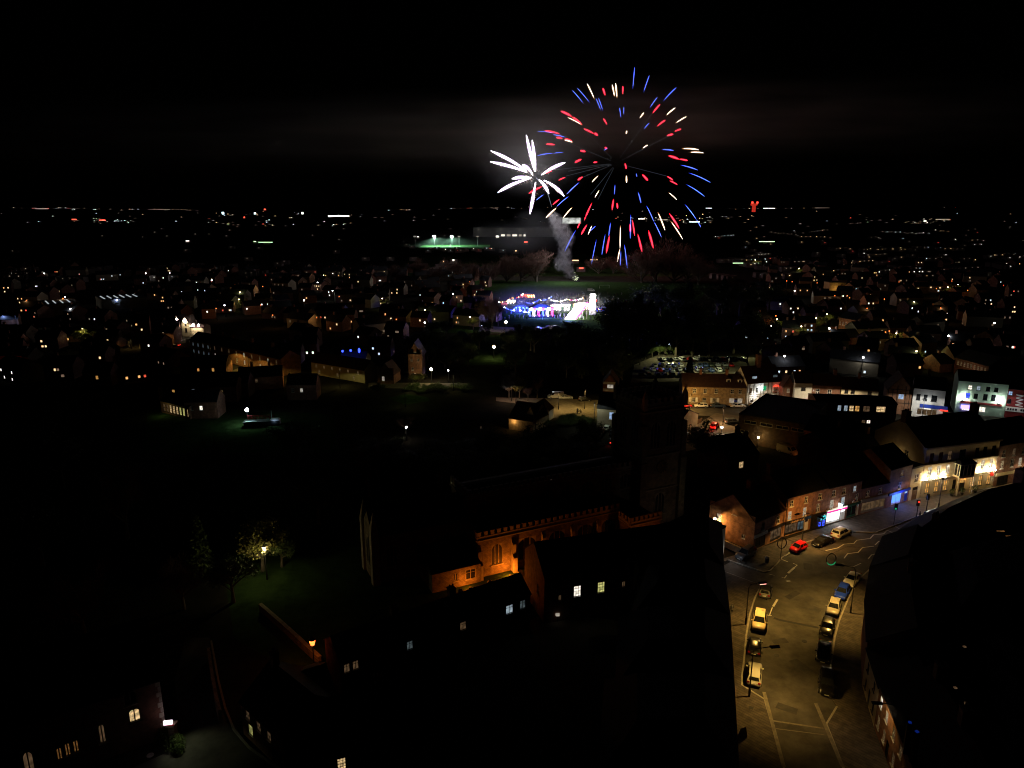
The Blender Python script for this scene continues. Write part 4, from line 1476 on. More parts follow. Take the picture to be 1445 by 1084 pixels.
t = thing('fence', 'short slatted fence lit amber at the back of the yard', 'fence', P(893, 948), math.radians(15))
for k in range(9):
    q = MB()
    q.box(k * .28, 0, 0, k * .28 + .2, .04, 1.7)
    attach(t, 'slat', q, M['wood'])
q = MB()
q.box(0, .045, .3, 2.5, .1, .4)
q.box(0, .045, 1.3, 2.5, .1, 1.4)
attach(t, 'rail', q, M['wood'])
light('yard_light', t, (1.6, -.8, 1.6), 12, (1, .55, .2), .1)
for (px, py, lab, m_, z) in ((963, 984, 'small warm bulkhead lamp on the dark roof near the street', 'warm', 8.2), (787, 868, 'small pale lamp low in the dark back yard', 'pale', 1.2)):
    t = thing('bulkhead_lamp', lab, 'lamp', P(px, py, z) + (z,))
    q = MB()
    q.box(-.25, -.14, -.12, .25, .14, .12)
    q.box(-.3, .14, -.2, .3, .2, .2)
    attach(t, 'lens', q, LIT[m_])
    q = MB()
    q.tube([(0, .25, -z), (0, .25, .2)], .05, 6)
    attach(t, 'post', q, M['dark_metal'])
yd = sheet('yard', PX((500, 1180), (1000, 1180), (1000, 900), (780, 860), (640, 930)), 0.003, M['path'])

# right hand side of the high street
LIT['dimblue'] = emit('lit_dim_blue', (.02, .1, 1), .09)
Rb = [P(1256, 1090), P(1233, 1027), P(1216, 967), P(1214, 905), P(1222, 853), P(1240, 806), P(1290, 768), P(1352, 738), P(1445, 715)]
Rb = [Vector(p) for p in Rb]
rd = (Rb[1] - Rb[0]).normalized()
s = house('white_house', 'white rendered house with black shutters on the right side of the road', 'house', Rb[2], Rb[1], 9, 5.2, 2.6, wall='render_cream', roofm='slate', over=.15,
          wins=[('F', .25, 3.3, .8, 1.2, 'sash', 'glass', 'black'), ('F', .72, 3.3, .8, 1.2, 'sash', 'glass', 'black'), ('F', .22, .9, .8, 1.3, 'sash', 'glass', 'black'), ('F', .5, .1, .9, 2.1, 'door', 'glass', 'black'), ('F', .8, .9, .8, 1.3, 'sash', 'glass', 'black')])
s = house('brick_terrace', 'brick terrace with white sash windows at the bottom right', 'house', Rb[1], Rb[0] - rd * 14, 10, 5.8, 3.2, wall='orange_brick', roofm='slate', over=.15,
          wins=[('F', .06, 3.7, .85, 1.3, 'sash', 'white'), ('F', .17, 3.6, .85, 1.3, 'sash', 'pale'), ('F', .3, 3.6, .85, 1.3, 'sash', 'dim'), ('F', .42, 3.6, .85, 1.3, 'sash', 'dim'), ('F', .06, 1.0, .85, 1.5, 'sash', 'dim'), ('F', .17, 1.0, .85, 1.5, 'sash', 'dim'), ('F', .24, .1, .9, 2.2, 'door', 'glass', 'black'), ('F', .34, 1.0, .85, 1.5, 'sash', 'dim')],
          chim=[(.1, 5, 1, 1.6), (.45, 5, 1, 1.6)])
for i, lab in ((2, 'black roofed house just beyond the white rendered house'), (3, 'black roofed building beside the street lamp on the right pavement'), (4, 'black roofed building in the bend of the street on the right'), (5, 'black roofed corner building opposite the white takeaway window'), (6, 'black roofed building opposite the blue lit shop'), (7, 'black roofed building with tall chimney opposite the hotel')):
    s = house('street_house', lab, 'building', Rb[i + 1], Rb[i], 10 if i < 4 else 9, 6.2 if i < 5 else 5.2, 3.2, wall='brick', roofm='slate', over=.2, group=None,
              chim=[(.5, 5, 1.0, 1.5)] if i in (3, 5) else ([(.55, 4.5, 1.6, 2.6)] if i == 7 else []))
bq = [P(1330, 930, 6), P(1460, 880, 6), P(1500, 1100, 6), P(1370, 1100, 6)]
block('rear_block', 'large dark flat roofed block filling the lower right corner', 'building', [bq[3], bq[2], bq[1], bq[0]], 6.5, 1.0, .1, wall='brick', roofm='felt')
bq = [P(1310, 790, 6), P(1500, 740, 6), P(1500, 860, 6), P(1330, 900, 6)]
block('rear_block', 'large dark pitched roof above the lower right corner', 'building', [bq[3], bq[2], bq[1], bq[0]], 6.5, 3.0, .5, wall='brick', roofm='slate')
for px, py, m_, lab in ((1361, 913, 'dim', 'tiny dim skylight highest on the dark lower right roofs'), (1348, 971, 'dim', 'tiny yellowish skylight in the dark lower right roofs'), (1363, 993, 'dim', 'tiny tilted skylight just below the yellowish one'),
                        (1284, 1020, 'dimblue', 'faint blue lit skylight above the brick terrace'), (1294, 1033, 'dimblue', 'larger blue lit skylight above the brick terrace'), (1412, 750, 'low', 'slim amber skylight near the right edge below the hotel'), (1425, 757, 'low', 'second slim amber skylight at the right edge below the hotel')):
    z = 9.2
    x, y = P(px, py, z)
    t = thing('skylight', lab, 'skylight', (x, y, z), RND.uniform(-.4, .4))
    q = MB()
    sx = .55 if m_ == 'low' else .14
    q.box(-sx, -.14, 0, sx, .14, .1)
    attach(t, 'pane', q, LIT[m_])
    q = MB()
    q.box(-sx - .08, -.22, -3.5, sx + .08, .22, -.003)
    attach(t, 'frame', q, M['dark_metal'])

# lower left: gothic school range, lane wall, lamp over the sign
gA, gB = P(-60, 1150), P(236, 1040)
s = house('gothic_range', 'dark brick gothic range with arched lit windows at the lower left', 'building', gA, gB, 12, 7.5, 4.5, wall='brick', roofm='slate',
          wins=[('F', .85, 3.4, 1.1, 1.5, 'round', 'warm', 'black'), ('F', .84, 5.6, 1.2, 1.6, 'round', 'glass', 'stone_trim'), ('F', .47, 2.0, .5, 1.4, 'round', 'low', 'stone_trim'), ('F', .51, 2.1, .5, 1.5, 'round', 'low', 'stone_trim'), ('F', .55, 2.2, .5, 1.4, 'round', 'low', 'stone_trim'), ('F', .68, 2.2, .6, 2.2, 'arch', 'dim', 'stone_trim'), ('F', .33, 1.6, .9, 2.6, 'arch', 'dim', 'stone_trim')],
          chim=[(.6, 6, 1.1, 2)])
W = s['W']
for k in range(11):
    q = MB()
    u = .3 if k % 2 else .5
    q.box(W - u, -.06, .1 + k * .66, W, -.002, .1 + k * .66 + .58)
    attach(s, 'quoin', q, M['stone_trim'])
ws = thing('lane_wall', 'stone garden wall curving along the right of the dark lane', 'wall', P(318, 1018), 0)
pts = [Vector(p) - Vector(P(318, 1018)) for p in PX((312, 1020), (307, 1000), (300, 960), (296, 930))]
q = MB()
for a, b_ in zip(pts, pts[1:]):
    d = (b_ - a).normalized()
    n_ = Vector((-d.y, d.x)) * .2
    q.hexa([(a.x - n_.x, a.y - n_.y, 0), (b_.x - n_.x, b_.y - n_.y, 0), (b_.x + n_.x, b_.y + n_.y, 0), (a.x + n_.x, a.y + n_.y, 0), (a.x - n_.x, a.y - n_.y, 1.7), (b_.x - n_.x, b_.y - n_.y, 1.7), (b_.x + n_.x, b_.y + n_.y, 1.7), (a.x + n_.x, a.y + n_.y, 1.7)])
attach(ws, 'stonework', q, M['stone'])
gp = thing('gate_pier', 'stone gate pier with lit sign lamp beside the lane', 'gate pier', P(246, 1048), 0)
q = MB()
q.box(-.35, -.35, 0, .35, .35, 2.3)
q.box(-.45, -.45, 2.3, .45, .45, 2.5)
attach(gp, 'pier', q, M['stone'])
q = MB()
q.hexa([(-.62, -.62, 2.75), (.42, -.74, 2.95), (.42, -.6, 2.95), (-.62, -.48, 2.75), (-.5, -.74, 3.35), (.54, -.86, 3.55), (.54, -.7, 3.55), (-.5, -.58, 3.35)])
sgn = attach(gp, 'lit_sign', q, emit('sign_pinkwhite', (1, .8, .92), 3))
q = MB()
q.box(-.7, -.5, 2.6, .5, -.45, 2.72)
attach(gp, 'sign_rail', q, M['red'])
light('sign_light', gp, (1.5, -.9, 2.9), 85, (.9, 1, .55), .2, 125, (.35, -.2, -1), .5)
for i, (px, py, h_, m_) in enumerate(((247, 1054, 1.5, 'leaf'), (252, 1062, .9, 'leaf'), (236, 1046, 1.8, 'leaf'))):
    t = thing('shrub', ['leafy green shrub under the lit gate sign', 'low spreading shrub at the foot of the gate pier', 'taller ivy bush behind the gate pier'][i], 'shrub', P(px, py), 0)
    q = MB()
    for k in range(700):
        a, e, rr = RND.uniform(0, 6.28), RND.uniform(0, 1.5), RND.random() ** .4
        p = Vector((rr * math.cos(a) * math.cos(e) * h_ * .8, rr * math.sin(a) * math.cos(e) * h_ * .8, .1 + rr * math.sin(e) * h_))
        u = Vector((RND.gauss(0, 1), RND.gauss(0, 1), RND.gauss(0, 1))).normalized() * .1
        v = u.cross(Vector((RND.gauss(0, 1), RND.gauss(0, 1), 1))).normalized() * .06
        q.face([p - u, p - v, p + u, p + v])
    attach(t, 'foliage', q, M[m_])
t = thing('manhole_cover', 'pale oval drain cover on the lane by the gate', 'manhole', P(212, 1066), 0)
q = MB()
q.tube([(0, 0, .006), (0, 0, .03)], .38, 16)
attach(t, 'lid', q, M['kerb'])

# ------------------------------------------------------------------ street furniture and cars on the high street
YEL = (1, .56, .105)
PW = 2300
lamp(P(1052, 882), hgt(P(1052, 882), 824), (2.0, .35), YEL, PW * 1.15, 'tall street lamp with pink glowing lantern on the left pavement', 'bulb_pink', head_size=1.3, spot=130)
lamp(P(1200, 866), hgt(P(1200, 866), 800), (-2.2, .6), YEL, PW * 1.6, 'tall dark street lamp beside the white car on the right pavement', 'bulb_warm', head_size=1.3, spot=122)
lamp(P(1057, 984), hgt(P(1057, 984), 914), (2.6, .2), YEL, PW, 'dark street lamp reaching over the silver estate car', 'bulb_warm', head_size=1.3, spot=130)
two_arm = lamp(P(1131, 770), hgt(P(1131, 770), 722), (1.8, -2.4), (1, .45, .09), 2400, 'dark street lamp with bracket arm before the lettered shop', 'bulb_warm', head_size=1.2, spot=128, aim=(.12, .72, -.68))
h2 = hgt(P(1131, 770), 722)
q = MB()
q.tube([(0, 0, h2 - .6), (-.5, -.3, h2 - .1), (-1.5, -.9, h2)], .05, 8)
q.hexa([(-2.1, -1.5, h2 - .08), (-1.3, -1.0, h2 - .08), (-1.5, -.6, h2 - .08), (-2.3, -1.1, h2 - .08), (-2.05, -1.4, h2 + .08), (-1.35, -.95, h2 + .08), (-1.5, -.7, h2 + .08), (-2.2, -1.15, h2 + .08)])
attach(two_arm, 'second_arm', q, M['dark_metal'])
light('lamp_light', two_arm, (-1.8, -1.1, h2 - .35), 1500, (1, .6, .16), .15, 140, (.3, -.35, -1), .3)
lamp(P(1324, 718), hgt(P(1324, 718), 672), (-.9, -1.4), (1, .66, .25), 800, 'dark street lamp in front of the floodlit hotel', 'bulb_warm', head_size=1.2)
lamp(P(1257, 1066), 6.5, (-2.2, .2), YEL, 100, 'ornate dark street lamp beside the brick terrace', 'bulb_warm', head_size=1.2)
lamp(P(1440, 700), 7, (-.9, -1.4), (1, .66, .25), 600, 'street lamp in front of the red brick shop', 'bulb_warm', head_size=1.2)

G1 = 'cars parked along the high street'
hv_ = lambda p, q_: math.atan2(P(*q_)[1] - P(*p)[1], P(*q_)[0] - P(*p)[0])
SIL, BLK, WHT, GRY = (.5, .5, .5), (.008, .008, .009), (.75, .74, .7), (.12, .125, .13)
car('estate', (.55, .55, .5), P(1064, 956), hv_((1062, 985), (1067, 915)), 'silver estate car with pale roof parked at the left kerb', G1)
car('hatch', BLK, P(1064, 917), hv_((1062, 985), (1067, 915)), 'black hatchback with a glinting tail light before the silver estate', G1)
car('suv', (.6, .47, .3), P(1071, 882), hv_((1075, 850), (1068, 910)), 'gold beige estate car with dark windscreen at the left kerb', G1)
car('hatch', (.1, .1, .11), P(1080, 838), hv_((1077, 860), (1087, 815)), 'dark grey hatchback nearest the side street on the left', G1)
car('suv', (.07, .075, .085), P(1052, 786), hv_((1070, 778), (1040, 795)), 'dark grey car parked below the orange brick gable', G1)
car('mini', (.62, .01, .015), P(1126, 777), hv_((1140, 770), (1112, 784)), 'small bright red hatchback parked before the shops', G1)
car('saloon', BLK, P(1160, 768), hv_((1172, 762), (1146, 772)), 'black saloon between the red hatchback and the white car', G1)
car('suv', (.68, .7, .66), P(1187, 756), hv_((1175, 762), (1200, 750)), 'pale silver car lit by the glaring takeaway window', G1)
car('saloon', (.88, .85, .78), P(1202, 822), hv_((1212, 810), (1192, 836)), 'cream white saloon at the head of the right hand row', G1)
car('hatch', (.015, .05, .6), P(1188, 840), hv_((1195, 828), (1180, 855)), 'vivid blue hatchback behind the cream saloon', G1)
car('hatch', (.36, .33, .29), P(1176, 862), hv_((1180, 848), (1172, 878)), 'silver grey hatchback third in the right hand row', G1)
car('hatch', (.03, .028, .025), P(1167, 890), hv_((1171, 874), (1163, 905)), 'black hatchback with a pale bonnet edge in the right hand row', G1)
car('saloon', BLK, P(1162, 925), hv_((1165, 905), (1160, 945)), 'black saloon fifth in the right hand row', G1)
car('suv', BLK, P(1166, 970), hv_((1166, 950), (1166, 990)), 'black car nearest the camera in the right hand row', G1)
G2 = 'cars in front of the hotel'
for i, (px, py, cc) in enumerate(((1340, 727, (.3, .3, .32)), (1357, 722, (.5, .5, .5)), (1374, 717, (.1, .1, .12)), (1388, 712, (.4, .05, .05)))):
    car('hatch', cc, P(px, py), hv_((1340, 727), (1388, 712)), ['grey car end of the row opposite the hotel', 'silver car second in the row opposite the hotel', 'dark car third in the row opposite the hotel', 'red car with lit tail lights opposite the hotel'][i], G2, lights='brake' if i == 3 else None)
car('van', (.05, .15, .5), P(1320, 735), hv_((1340, 727), (1388, 712)), 'blue van half hidden by the dark roofs before the hotel', None, name='parked_van')


def signal(px, py, h, which, label, face=(-.2, -1)):
    t = thing('traffic_light', label, 'traffic light', P(px, py), math.atan2(face[0], -face[1]))
    q = MB()
    q.tube([(0, 0, 0), (0, 0, h)], .06, 8)
    attach(t, 'post', q, M['dark_metal'])
    q = MB()
    q.box(-.18, -.2, h - 1.0, .18, .1, h)
    q.box(-.3, .1, h - 1.1, .3, .13, h + .1)
    hd = attach(t, 'signal_head', q, M['black'])
    for k, nm in enumerate(('red', 'dim', 'green')):
        q = MB()
        q.tube([(0, -.26, h - .2 - k * .3), (0, -.2, h - .2 - k * .3)], .13 if nm != which else .17, 12)
        link('signal_lens', q.mesh('signal_lens', LIT[nm] if nm == which else M['black']), hd)
    return t


signal(1293, 731, 3.6, 'red', 'traffic light glowing red at the crossing by the blue shop')
signal(1261, 741, 4.2, 'green', 'traffic light showing green on the pavement by the blue shop', (-.6, -1))
signal(1306, 728, 4.4, 'none', 'dark curved traffic light pole before the hotel')
for i, (px, py, z, hang) in enumerate(((1169, 795, 4.2, True), (1101, 783, 3.2, False))):
    t = thing('wreath_decoration', ['ring shaped decoration with green glow hung over the road', 'dark ring shaped decoration on a post by the pavement'][i], 'decoration', P(px, py + (28 if i == 0 else 8)), 0)
    q = MB()
    N = 24
    pts = [(0.75 * math.cos(2 * math.pi * k / N), 0, z + .95 * math.sin(2 * math.pi * k / N)) for k in range(N + 1)]
    q.tube(pts, .07, 6)
    attach(t, 'ring', q, M['dark_metal'])
    if i == 0:
        q = MB()
        q.tube([(0.75 * math.cos(a), -.1, z + .95 * math.sin(a)) for a in [math.radians(d) for d in range(215, 345, 10)]], .06, 6)
        attach(t, 'green_lights', q, LIT['green'])
        q = MB()
        q.tube([(0, 0, z + .95), (2.5, .5, z + 1.9), (8.2, -2.2, z + 3.0)], .02, 5)
        q.tube([(0, 0, z + .95), (-6, 3, z + 1.9), (-13, 9, z + 2.4)], .02, 5)
        attach(t, 'cable', q, M['dark_metal'])
    else:
        q = MB()
        q.tube([(0, 0, 0), (0, 0, z + .95)], .05, 6)
        attach(t, 'post', q, M['dark_metal'])
t = thing('litter_bin', 'round litter bin with pale top beside the kerb corner', 'bin', P(1082, 795), 0)
q = MB()
q.tube([(0, 0, .12), (0, 0, 1.0)], [.3, .33], 14)
attach(t, 'body', q, M['dark_metal'])
q = MB()
q.tube([(0, 0, 1.0), (0, 0, 1.25), (0, 0, 1.35)], [.35, .35, .2], 14)
attach(t, 'lid', q, M['grey_paint'])
t = thing('pavement_sign', 'dark folding pavement sign on the left pavement at the bottom', 'sign', P(1048, 1040), .4)
for sgn_ in (-1, 1):
    q = MB()
    q.hexa([(-.35, sgn_ * .35, .12), (.35, sgn_ * .35, .12), (.35, sgn_ * .35 + .04, .12), (-.35, sgn_ * .35 + .04, .12), (-.35, sgn_ * .03, 1.2), (.35, sgn_ * .03, 1.2), (.35, sgn_ * .03 + .03, 1.2), (-.35, sgn_ * .03 + .03, 1.2)])
    attach(t, 'board', q, M['black'])
# wear and ironwork in the carriageway
for i, (px, py, w_, h_) in enumerate(((1100, 905, 2.2, 1.2), (1130, 940, 1.4, 3.0), (1118, 840, 3.0, 1.0), (1150, 860, 1.6, 1.6), (1110, 1000, 1.2, 2.4), (1140, 800, 2.4, 1.4), (1180, 800, 1.0, 2.2))):
    c = Vector(P(px, py))
    a = .25 + .2 * i
    u = Vector((math.cos(a), math.sin(a)))
    v = Vector((-u.y, u.x))
    o = sheet('road_patch', [tuple(c + u * sx * w_ + v * sy * h_) for sx, sy in ((-.5, -.5), (.5, -.5), (.55, .45), (-.45, .5))], .0065 + .0002 * i, mat('patch_tar', (.045, .043, .042), .85, .4, .8, .3))
for i, (px, py) in enumerate(((1096, 925), (1135, 905), (1145, 845), (1112, 820), (1165, 808), (1060, 1000), (1194, 930))):
    t = thing('drain_cover', ['round drain cover near the gold beige car', 'round drain cover in the middle of the road', 'round drain cover near the silver grey hatchback', 'round drain cover near the bay markings', 'round drain cover below the hanging ring', 'square drain cover on the left pavement', 'square drain cover on the right pavement'][i], 'drain cover', P(px, py) + (.0 if i < 5 else .12,), .3)
    q = MB()
    q.tube([(0, 0, .0), (0, 0, .022)], .36, 14 if i < 5 else 4)
    attach(t, 'lid', q, M['dark_metal'])
# ------------------------------------------------------------------ street of cottages and shops in the middle distance
def mid(name, label, a, b, top, depth, rise=2.6, **k):
    A, B = P(*a), P(*b)
    return house(name, label, k.pop('cat', 'building'), A, B, depth, hgt(A, top), rise, **k)


rowA, rowB = (962, 571), (1051, 573)
px_f = lambda px, x0, x1: (px - x0) / (x1 - x0)
ww = []
for px in (966, 979, 994, 1009.5, 1032, 1043):
    ww.append(('F', px_f(px, 962, 1051), 3.75, 1.0, 1.35, 'sash', 'glass'))
for px, pw in ((978, 1.2), (1008, 1.2), (1032, 1.5), (1043.5, 1.5)):
    ww.append(('F', px_f(px, 962, 1051), .9, pw, 1.4, 'grid', 'pale' if px > 1020 else 'glass'))
ww += [('F', px_f(993.5, 962, 1051), .1, 1.1, 2.1, 'door', 'glass', 'grey_paint'), ('F', px_f(1038, 962, 1051), .1, 1.0, 2.2, 'door', 'glass', 'blue')]
s = mid('cottage_row', 'long buff brick cottage row with white shutters and parked cars in front', rowA, rowB, 545, 7, 3.2, wall='buff_brick', roofm='tile', wins=ww, chim=[(.3, 3.5, .8, 1.4), (.72, 3.5, .8, 1.4)])
W = s['W']
for px in (978, 1008):
    u = px_f(px, 962, 1051) * W
    for sg_ in (-1, 1):
        q = MB()
        q.box(u + sg_ * 1.0 - .32, -.09, .85, u + sg_ * 1.0 + .32, -.01, 2.35)
        attach(s, 'shutter', q, M['white'])
for px in (1027, 1043):
    u = px_f(px, 962, 1051) * W
    q = MB()
    q.box(u - .6, 1.2, 6.6, u + .6, 3, 7.9)
    q.hexa([(u - .8, 1.0, 7.9), (u + .8, 1.0, 7.9), (u + .8, 3.2, 7.9), (u - .8, 3.2, 7.9), (u - .05, 1.0, 8.5), (u + .05, 1.0, 8.5), (u + .05, 3.2, 8.5), (u - .05, 3.2, 8.5)], 1)
    dm = attach(s, 'dormer', q, [M['white'], M['tile']])
    q = MB()
    q.box(u - .4, 1.15, 6.85, u + .4, 1.19, 7.7)
    link('pane', q.mesh('pane', M['glass']), dm)

s = mid('timbered_pub', 'white half timbered pub with green neon and bright doorway light', (1052, 573), (1100, 569), 541, 8, 4.2, wall='render_white', roofm='tile', frame='timber',
        wins=[('F', .12, 3.9, .8, 1.6, 'sash', 'dim'), ('F', .3, 4.0, .9, 1.6, 'sash', 'glass', 'white'), ('F', .85, 3.7, 1.6, 1.5, 'case', 'dim', 'red'), ('F', .16, .2, .8, 2.1, 'door', 'white'), ('F', .42, 1.0, 1.2, 1.4, 'case', 'glass'), ('F', .56, .9, 1.0, 1.6, 'sash', 'sky')], chim=[(.5, 4, 1.3, 3.4)])
W = s['W']
E_ = hgt(P(1052, 573), 541)
q = MB()
for u in (.02, .08, .2, .4, .5, .62, .72, .98):
    q.box(u * W - .08, -.05, .1, u * W + .08, -.004, E_ - .05)
for z in (.2, 2.7, 3.3, E_ - .3):
    q.box(0, -.06, z, W, -.052, z + .18)
attach(s, 'timber_frame', q, M['timber'])
q = MB()
q.box(.45 * W, -.6, 4.6, .45 * W + .9, -.45, 5.9)
attach(s, 'neon_sign', q, LIT['green'])
q = MB()
q.tube([(.85 * W + .9 * math.cos(a), -.12, 5.3 + .5 * math.sin(a)) for a in [math.radians(d) for d in range(0, 181, 20)]], .1, 6)
attach(s, 'red_sign_lamp', q, LIT['red'])
q = MB()
q.ball((.22 * W, -.5, 3.2), .3)
q.ball((.4 * W, -.5, 5.2), .32)
q.ball((.66 * W, -.5, 2.5), .15)
attach(s, 'wall_lamp', q, LIT['bulb_white'])
light('lamp_light', s, (.22 * W, -1.1, 3.2), 110, (1, .95, .85), .3)
light('lamp_light', s, (.4 * W, -1.1, 5.2), 90, (.8, .95, 1), .3)
light('lamp_light', s, (.85 * W, -.7, 5.4), 30, (1, .1, .05), .2)
light('lamp_light', s, (.55 * W, -1.6, 1.6), 60, (1, .5, .15), .3)
for px, m_ in ((1064, 'cool'), (1093, 'dimcool')):
    q = MB()
    u = px_f(px, 1052, 1100) * W
    q.box(u - .9, .9, E_ + .7, u + .9, 2.6, E_ + 1.9)
    dm = attach(s, 'dormer', q, M['tile'])
    q = MB()
    for kk in (-.75, -.22, .31):
        q.box(u + kk, .86, E_ + .85, u + kk + .44, .89, E_ + 1.75)
    link('pane', q.mesh('pane', LIT[m_]), dm)

light_row = []
s = mid('gable_house', 'small brick house with half timbered gable between pub and white house', (1103, 573), (1118, 573), 545, 7, 3.0, wall='brick', roofm='tile', gable_front=True, wins=[('F', .5, 4.2, .9, 1.2, 'grid', 'dim')])
s = mid('white_cottage', 'low white rendered cottage with one dark window in the row', (1119, 575), (1143, 575.5), 540, 7, 2.6, wall='render_white', roofm='tile', wins=[('F', .5, 5.2, 1.3, 1.1, 'case', 'glass', 'black')])
s = mid('brick_cottage', 'brick cottage with white bays right of the white cottage', (1143.5, 576), (1183, 578), 543, 7, 2.6, wall='brick', roofm='tile', wins=[('F', .2, 4.3, 1.1, 1.7, 'sash', 'glass'), ('F', .62, 4.3, 1.1, 1.7, 'sash', 'glass'), ('F', .05, 5.3, .4, .4, 'case', 'sky')], chim=[(.85, 3.5, .8, 1.4)])
s = mid('cream_cottage', 'low cream rendered house with small square windows in the row', (1184, 579), (1236, 583), 548, 7, 2.6, wall='render_cream', roofm='tile', wins=[('F', .14, 5.2, 1.0, 1.3, 'case', 'glass', 'timber'), ('F', .32, 5.2, 1.0, 1.3, 'case', 'glass', 'timber'), ('F', .77, 5.0, 1.1, 1.4, 'case', 'glass', 'timber')], chim=[(.5, 3.5, .8, 1.4)])
s = mid('timbered_gable', 'brown brick gable house with dark timber framing and one blue window', (1249, 583), (1284, 586), 549, 8, 4.0, wall='orange_brick', roofm='tile', gable_front=True, wins=[('F', .55, 4.6, 1.4, 1.4, 'case', 'sky')])
W = s['W']
E_ = hgt(P(1249, 583), 549)
q = MB()
for u in (.02, .2, .38, .72, .88, .98):
    q.box(u * W - .08, -.05, .2, u * W + .08, -.004, E_ + (1.5 if .3 < u < .8 else .4) - .3)
for z in (3.3, 6.2, E_):
    q.box(.02 * W, -.06, z, W * .98, -.052, z + .16)
attach(s, 'timber_frame', q, M['timber'])
s = mid('white_shop', 'white rendered shop with blue fascia and red light in the row', (1284.5, 587), (1329, 592), 547, 8, 2.8, wall='render_white', roofm='slate', wins=[('F', .17, 4.9, 1.0, 1.8, 'sash', 'glass', 'black'), ('F', .4, 4.9, .9, 1.8, 'sash', 'glass', 'black'), ('F', .67, 4.9, 1.4, 1.8, 'sash', 'glass', 'black'), ('F', .5, .4, 5, 2.2, 'shop', 'dim')], chim=[(.45, 4, .9, 1.8)])
W = s['W']
box_part(s, 'fascia', W * .25, -.3, 2.9, W + 1.0, -.004, 3.9, M['blue'])
q = MB()
q.box(W * .9, -.6, 2.6, W + 1.1, -.35, 2.9)
attach(s, 'red_light_bar', q, LIT['red'])
q = MB()
q.box(W * .35, -.6, 2.6, W * .6, -.35, 2.85)
attach(s, 'strip_light', q, LIT['white'])
light('strip_lamp', s, (W * .5, -2.5, 5.0), 110, (.9, .95, 1), .3)
s = mid('mint_restaurant', 'mint green three storey building with two white wall floodlights', (1346, 582), (1416, 589), 537, 9, 2.4, wall='render_mint', roofm='slate', over=.15,
        wins=[('F', .25, 7.2, 1.0, 1.3, 'sash', 'white', 'black'), ('F', .42, 7.2, 1.0, 1.3, 'sash', 'cool', 'black'), ('F', .61, 7.2, 1.0, 1.3, 'sash', 'glass', 'black'), ('F', .77, 7.2, 1.0, 1.3, 'sash', 'glass', 'black'),
              ('F', .23, 4.7, 1.0, 1.5, 'sash', 'neonblue', 'black'), ('F', .39, 4.7, 1.0, 1.5, 'sash', 'glass', 'black'), ('F', .58, 4.5, 1.1, 1.8, 'sash', 'glass', 'black'), ('F', .74, 4.5, 1.1, 1.8, 'sash', 'glass', 'black'), ('F', .25, .6, 2.6, 1.9, 'shop', 'white'), ('F', .55, .6, 1.8, 1.9, 'shop', 'white')])
W = s['W']
q = MB()
q.box(W * .1, -.3, 3.1, W * .92, -.004, 3.7)
attach(s, 'fascia', q, M['render_red'])
for u in (.14, .86):
    q = MB()
    q.box(u * W - .3, -.5, 3.75, u * W + .3, -.1, 4.2)
    fx = attach(s, 'wall_floodlight', q, M['dark_metal'])
    q = MB()
    q.ball((u * W, -.45, 4.5), .38)
    link('lens', q.mesh('lens', LIT['flood']), fx)
    light('flood_beam', s, (u * W, -.9, 4.7), 260, (.85, 1, .95), .3)
q = MB()
q.box(W * .12, -.5, 1.5, W * .33, -.2, 2.6)
attach(s, 'blue_light_panel', q, emit('panel_violet', (.35, .25, 1), 3))
s = mid('red_hoarding_shop', 'dark red painted shop with large white zigzag lettering at the right edge', (1416.5, 589), (1462, 594), 549, 9, 2.0, wall='render_red', roofm='slate', over=.1, wins=[('F', .08, 6.6, 1.0, 1.2, 'sash', 'sky', 'black'), ('F', .08, 4.2, 1.0, 1.4, 'sash', 'glass', 'black')])
W = s['W']
q = MB()
zz = [(.26, 7.0), (.5, 6.8), (.28, 6.0), (.5, 5.7), (.28, 5.0), (.5, 4.6), (.28, 4.0), (.52, 3.7)]
for (u0, z0), (u1, z1) in zip(zz, zz[1:]):
    q.tube([(u0 * W, -.06, z0), (u1 * W, -.06, z1)], .16, 6)
attach(s, 'painted_lettering', q, M['white'])
f = box_part(s, 'fascia', 0.05, -.25, 2.0, W - .05, -.004, 3.3, M['render_white'])
q = MB()
for i, w_ in enumerate((.4, .4, .35, .45, 0, .5, .4, 0, .4, .2, .45, .4, .5)):
    if w_:
        q.box(.4 + i * .62, -.28, 2.35, .4 + i * .62 + w_, -.255, 2.95)
link('lettering', q.mesh('lettering', M['black']), f)
light('sign_lamp', s, (W * .4, -2.2, 4.2), 60, (1, .95, .95), .3)
G3 = 'cars before the cottage row'
for px, kd, cc, lab in ((967, 'hatch', (.55, .02, .03), 'red car at the left end before the cottage row'), (989, 'hatch', (.7, .7, .68), 'white hatchback before the cottage row shutters'), (1013, 'saloon', (.05, .08, .12), 'dark blue saloon before the cottage row'),
                        (1041, 'saloon', (.7, .7, .7), 'long white saloon before the cottage row windows'), (1066, 'hatch', (.75, .73, .7), 'white car outside the timbered pub')):
    car(kd, cc, P(px, 575), 0 if px != 989 else math.pi, lab, G3)
lamp(P(973, 578), 4.8, (.0, -1.2), (1, .56, .14), 2300, 'slim dark lamp post before the cottage row', 'bulb_warm', spot=None)
lamp(P(1020, 600), hgt(P(1020, 600), 576), (-1.1, .2), (1, .56, .24), 2700, 'grey lamp post at the mouth of the side turning', 'bulb_warm', spot=None)
lamp(P(1095, 582), 7, (-.8, -.8), (1, .7, .4), 900, 'lamp post hidden behind the flat roof beside the pub', 'bulb_warm')
lamp(P(1200, 587), 7, (-.8, -.6), (1, .8, .5), 2200, 'lamp post in the street before the cream house', 'bulb_warm', spot=176)
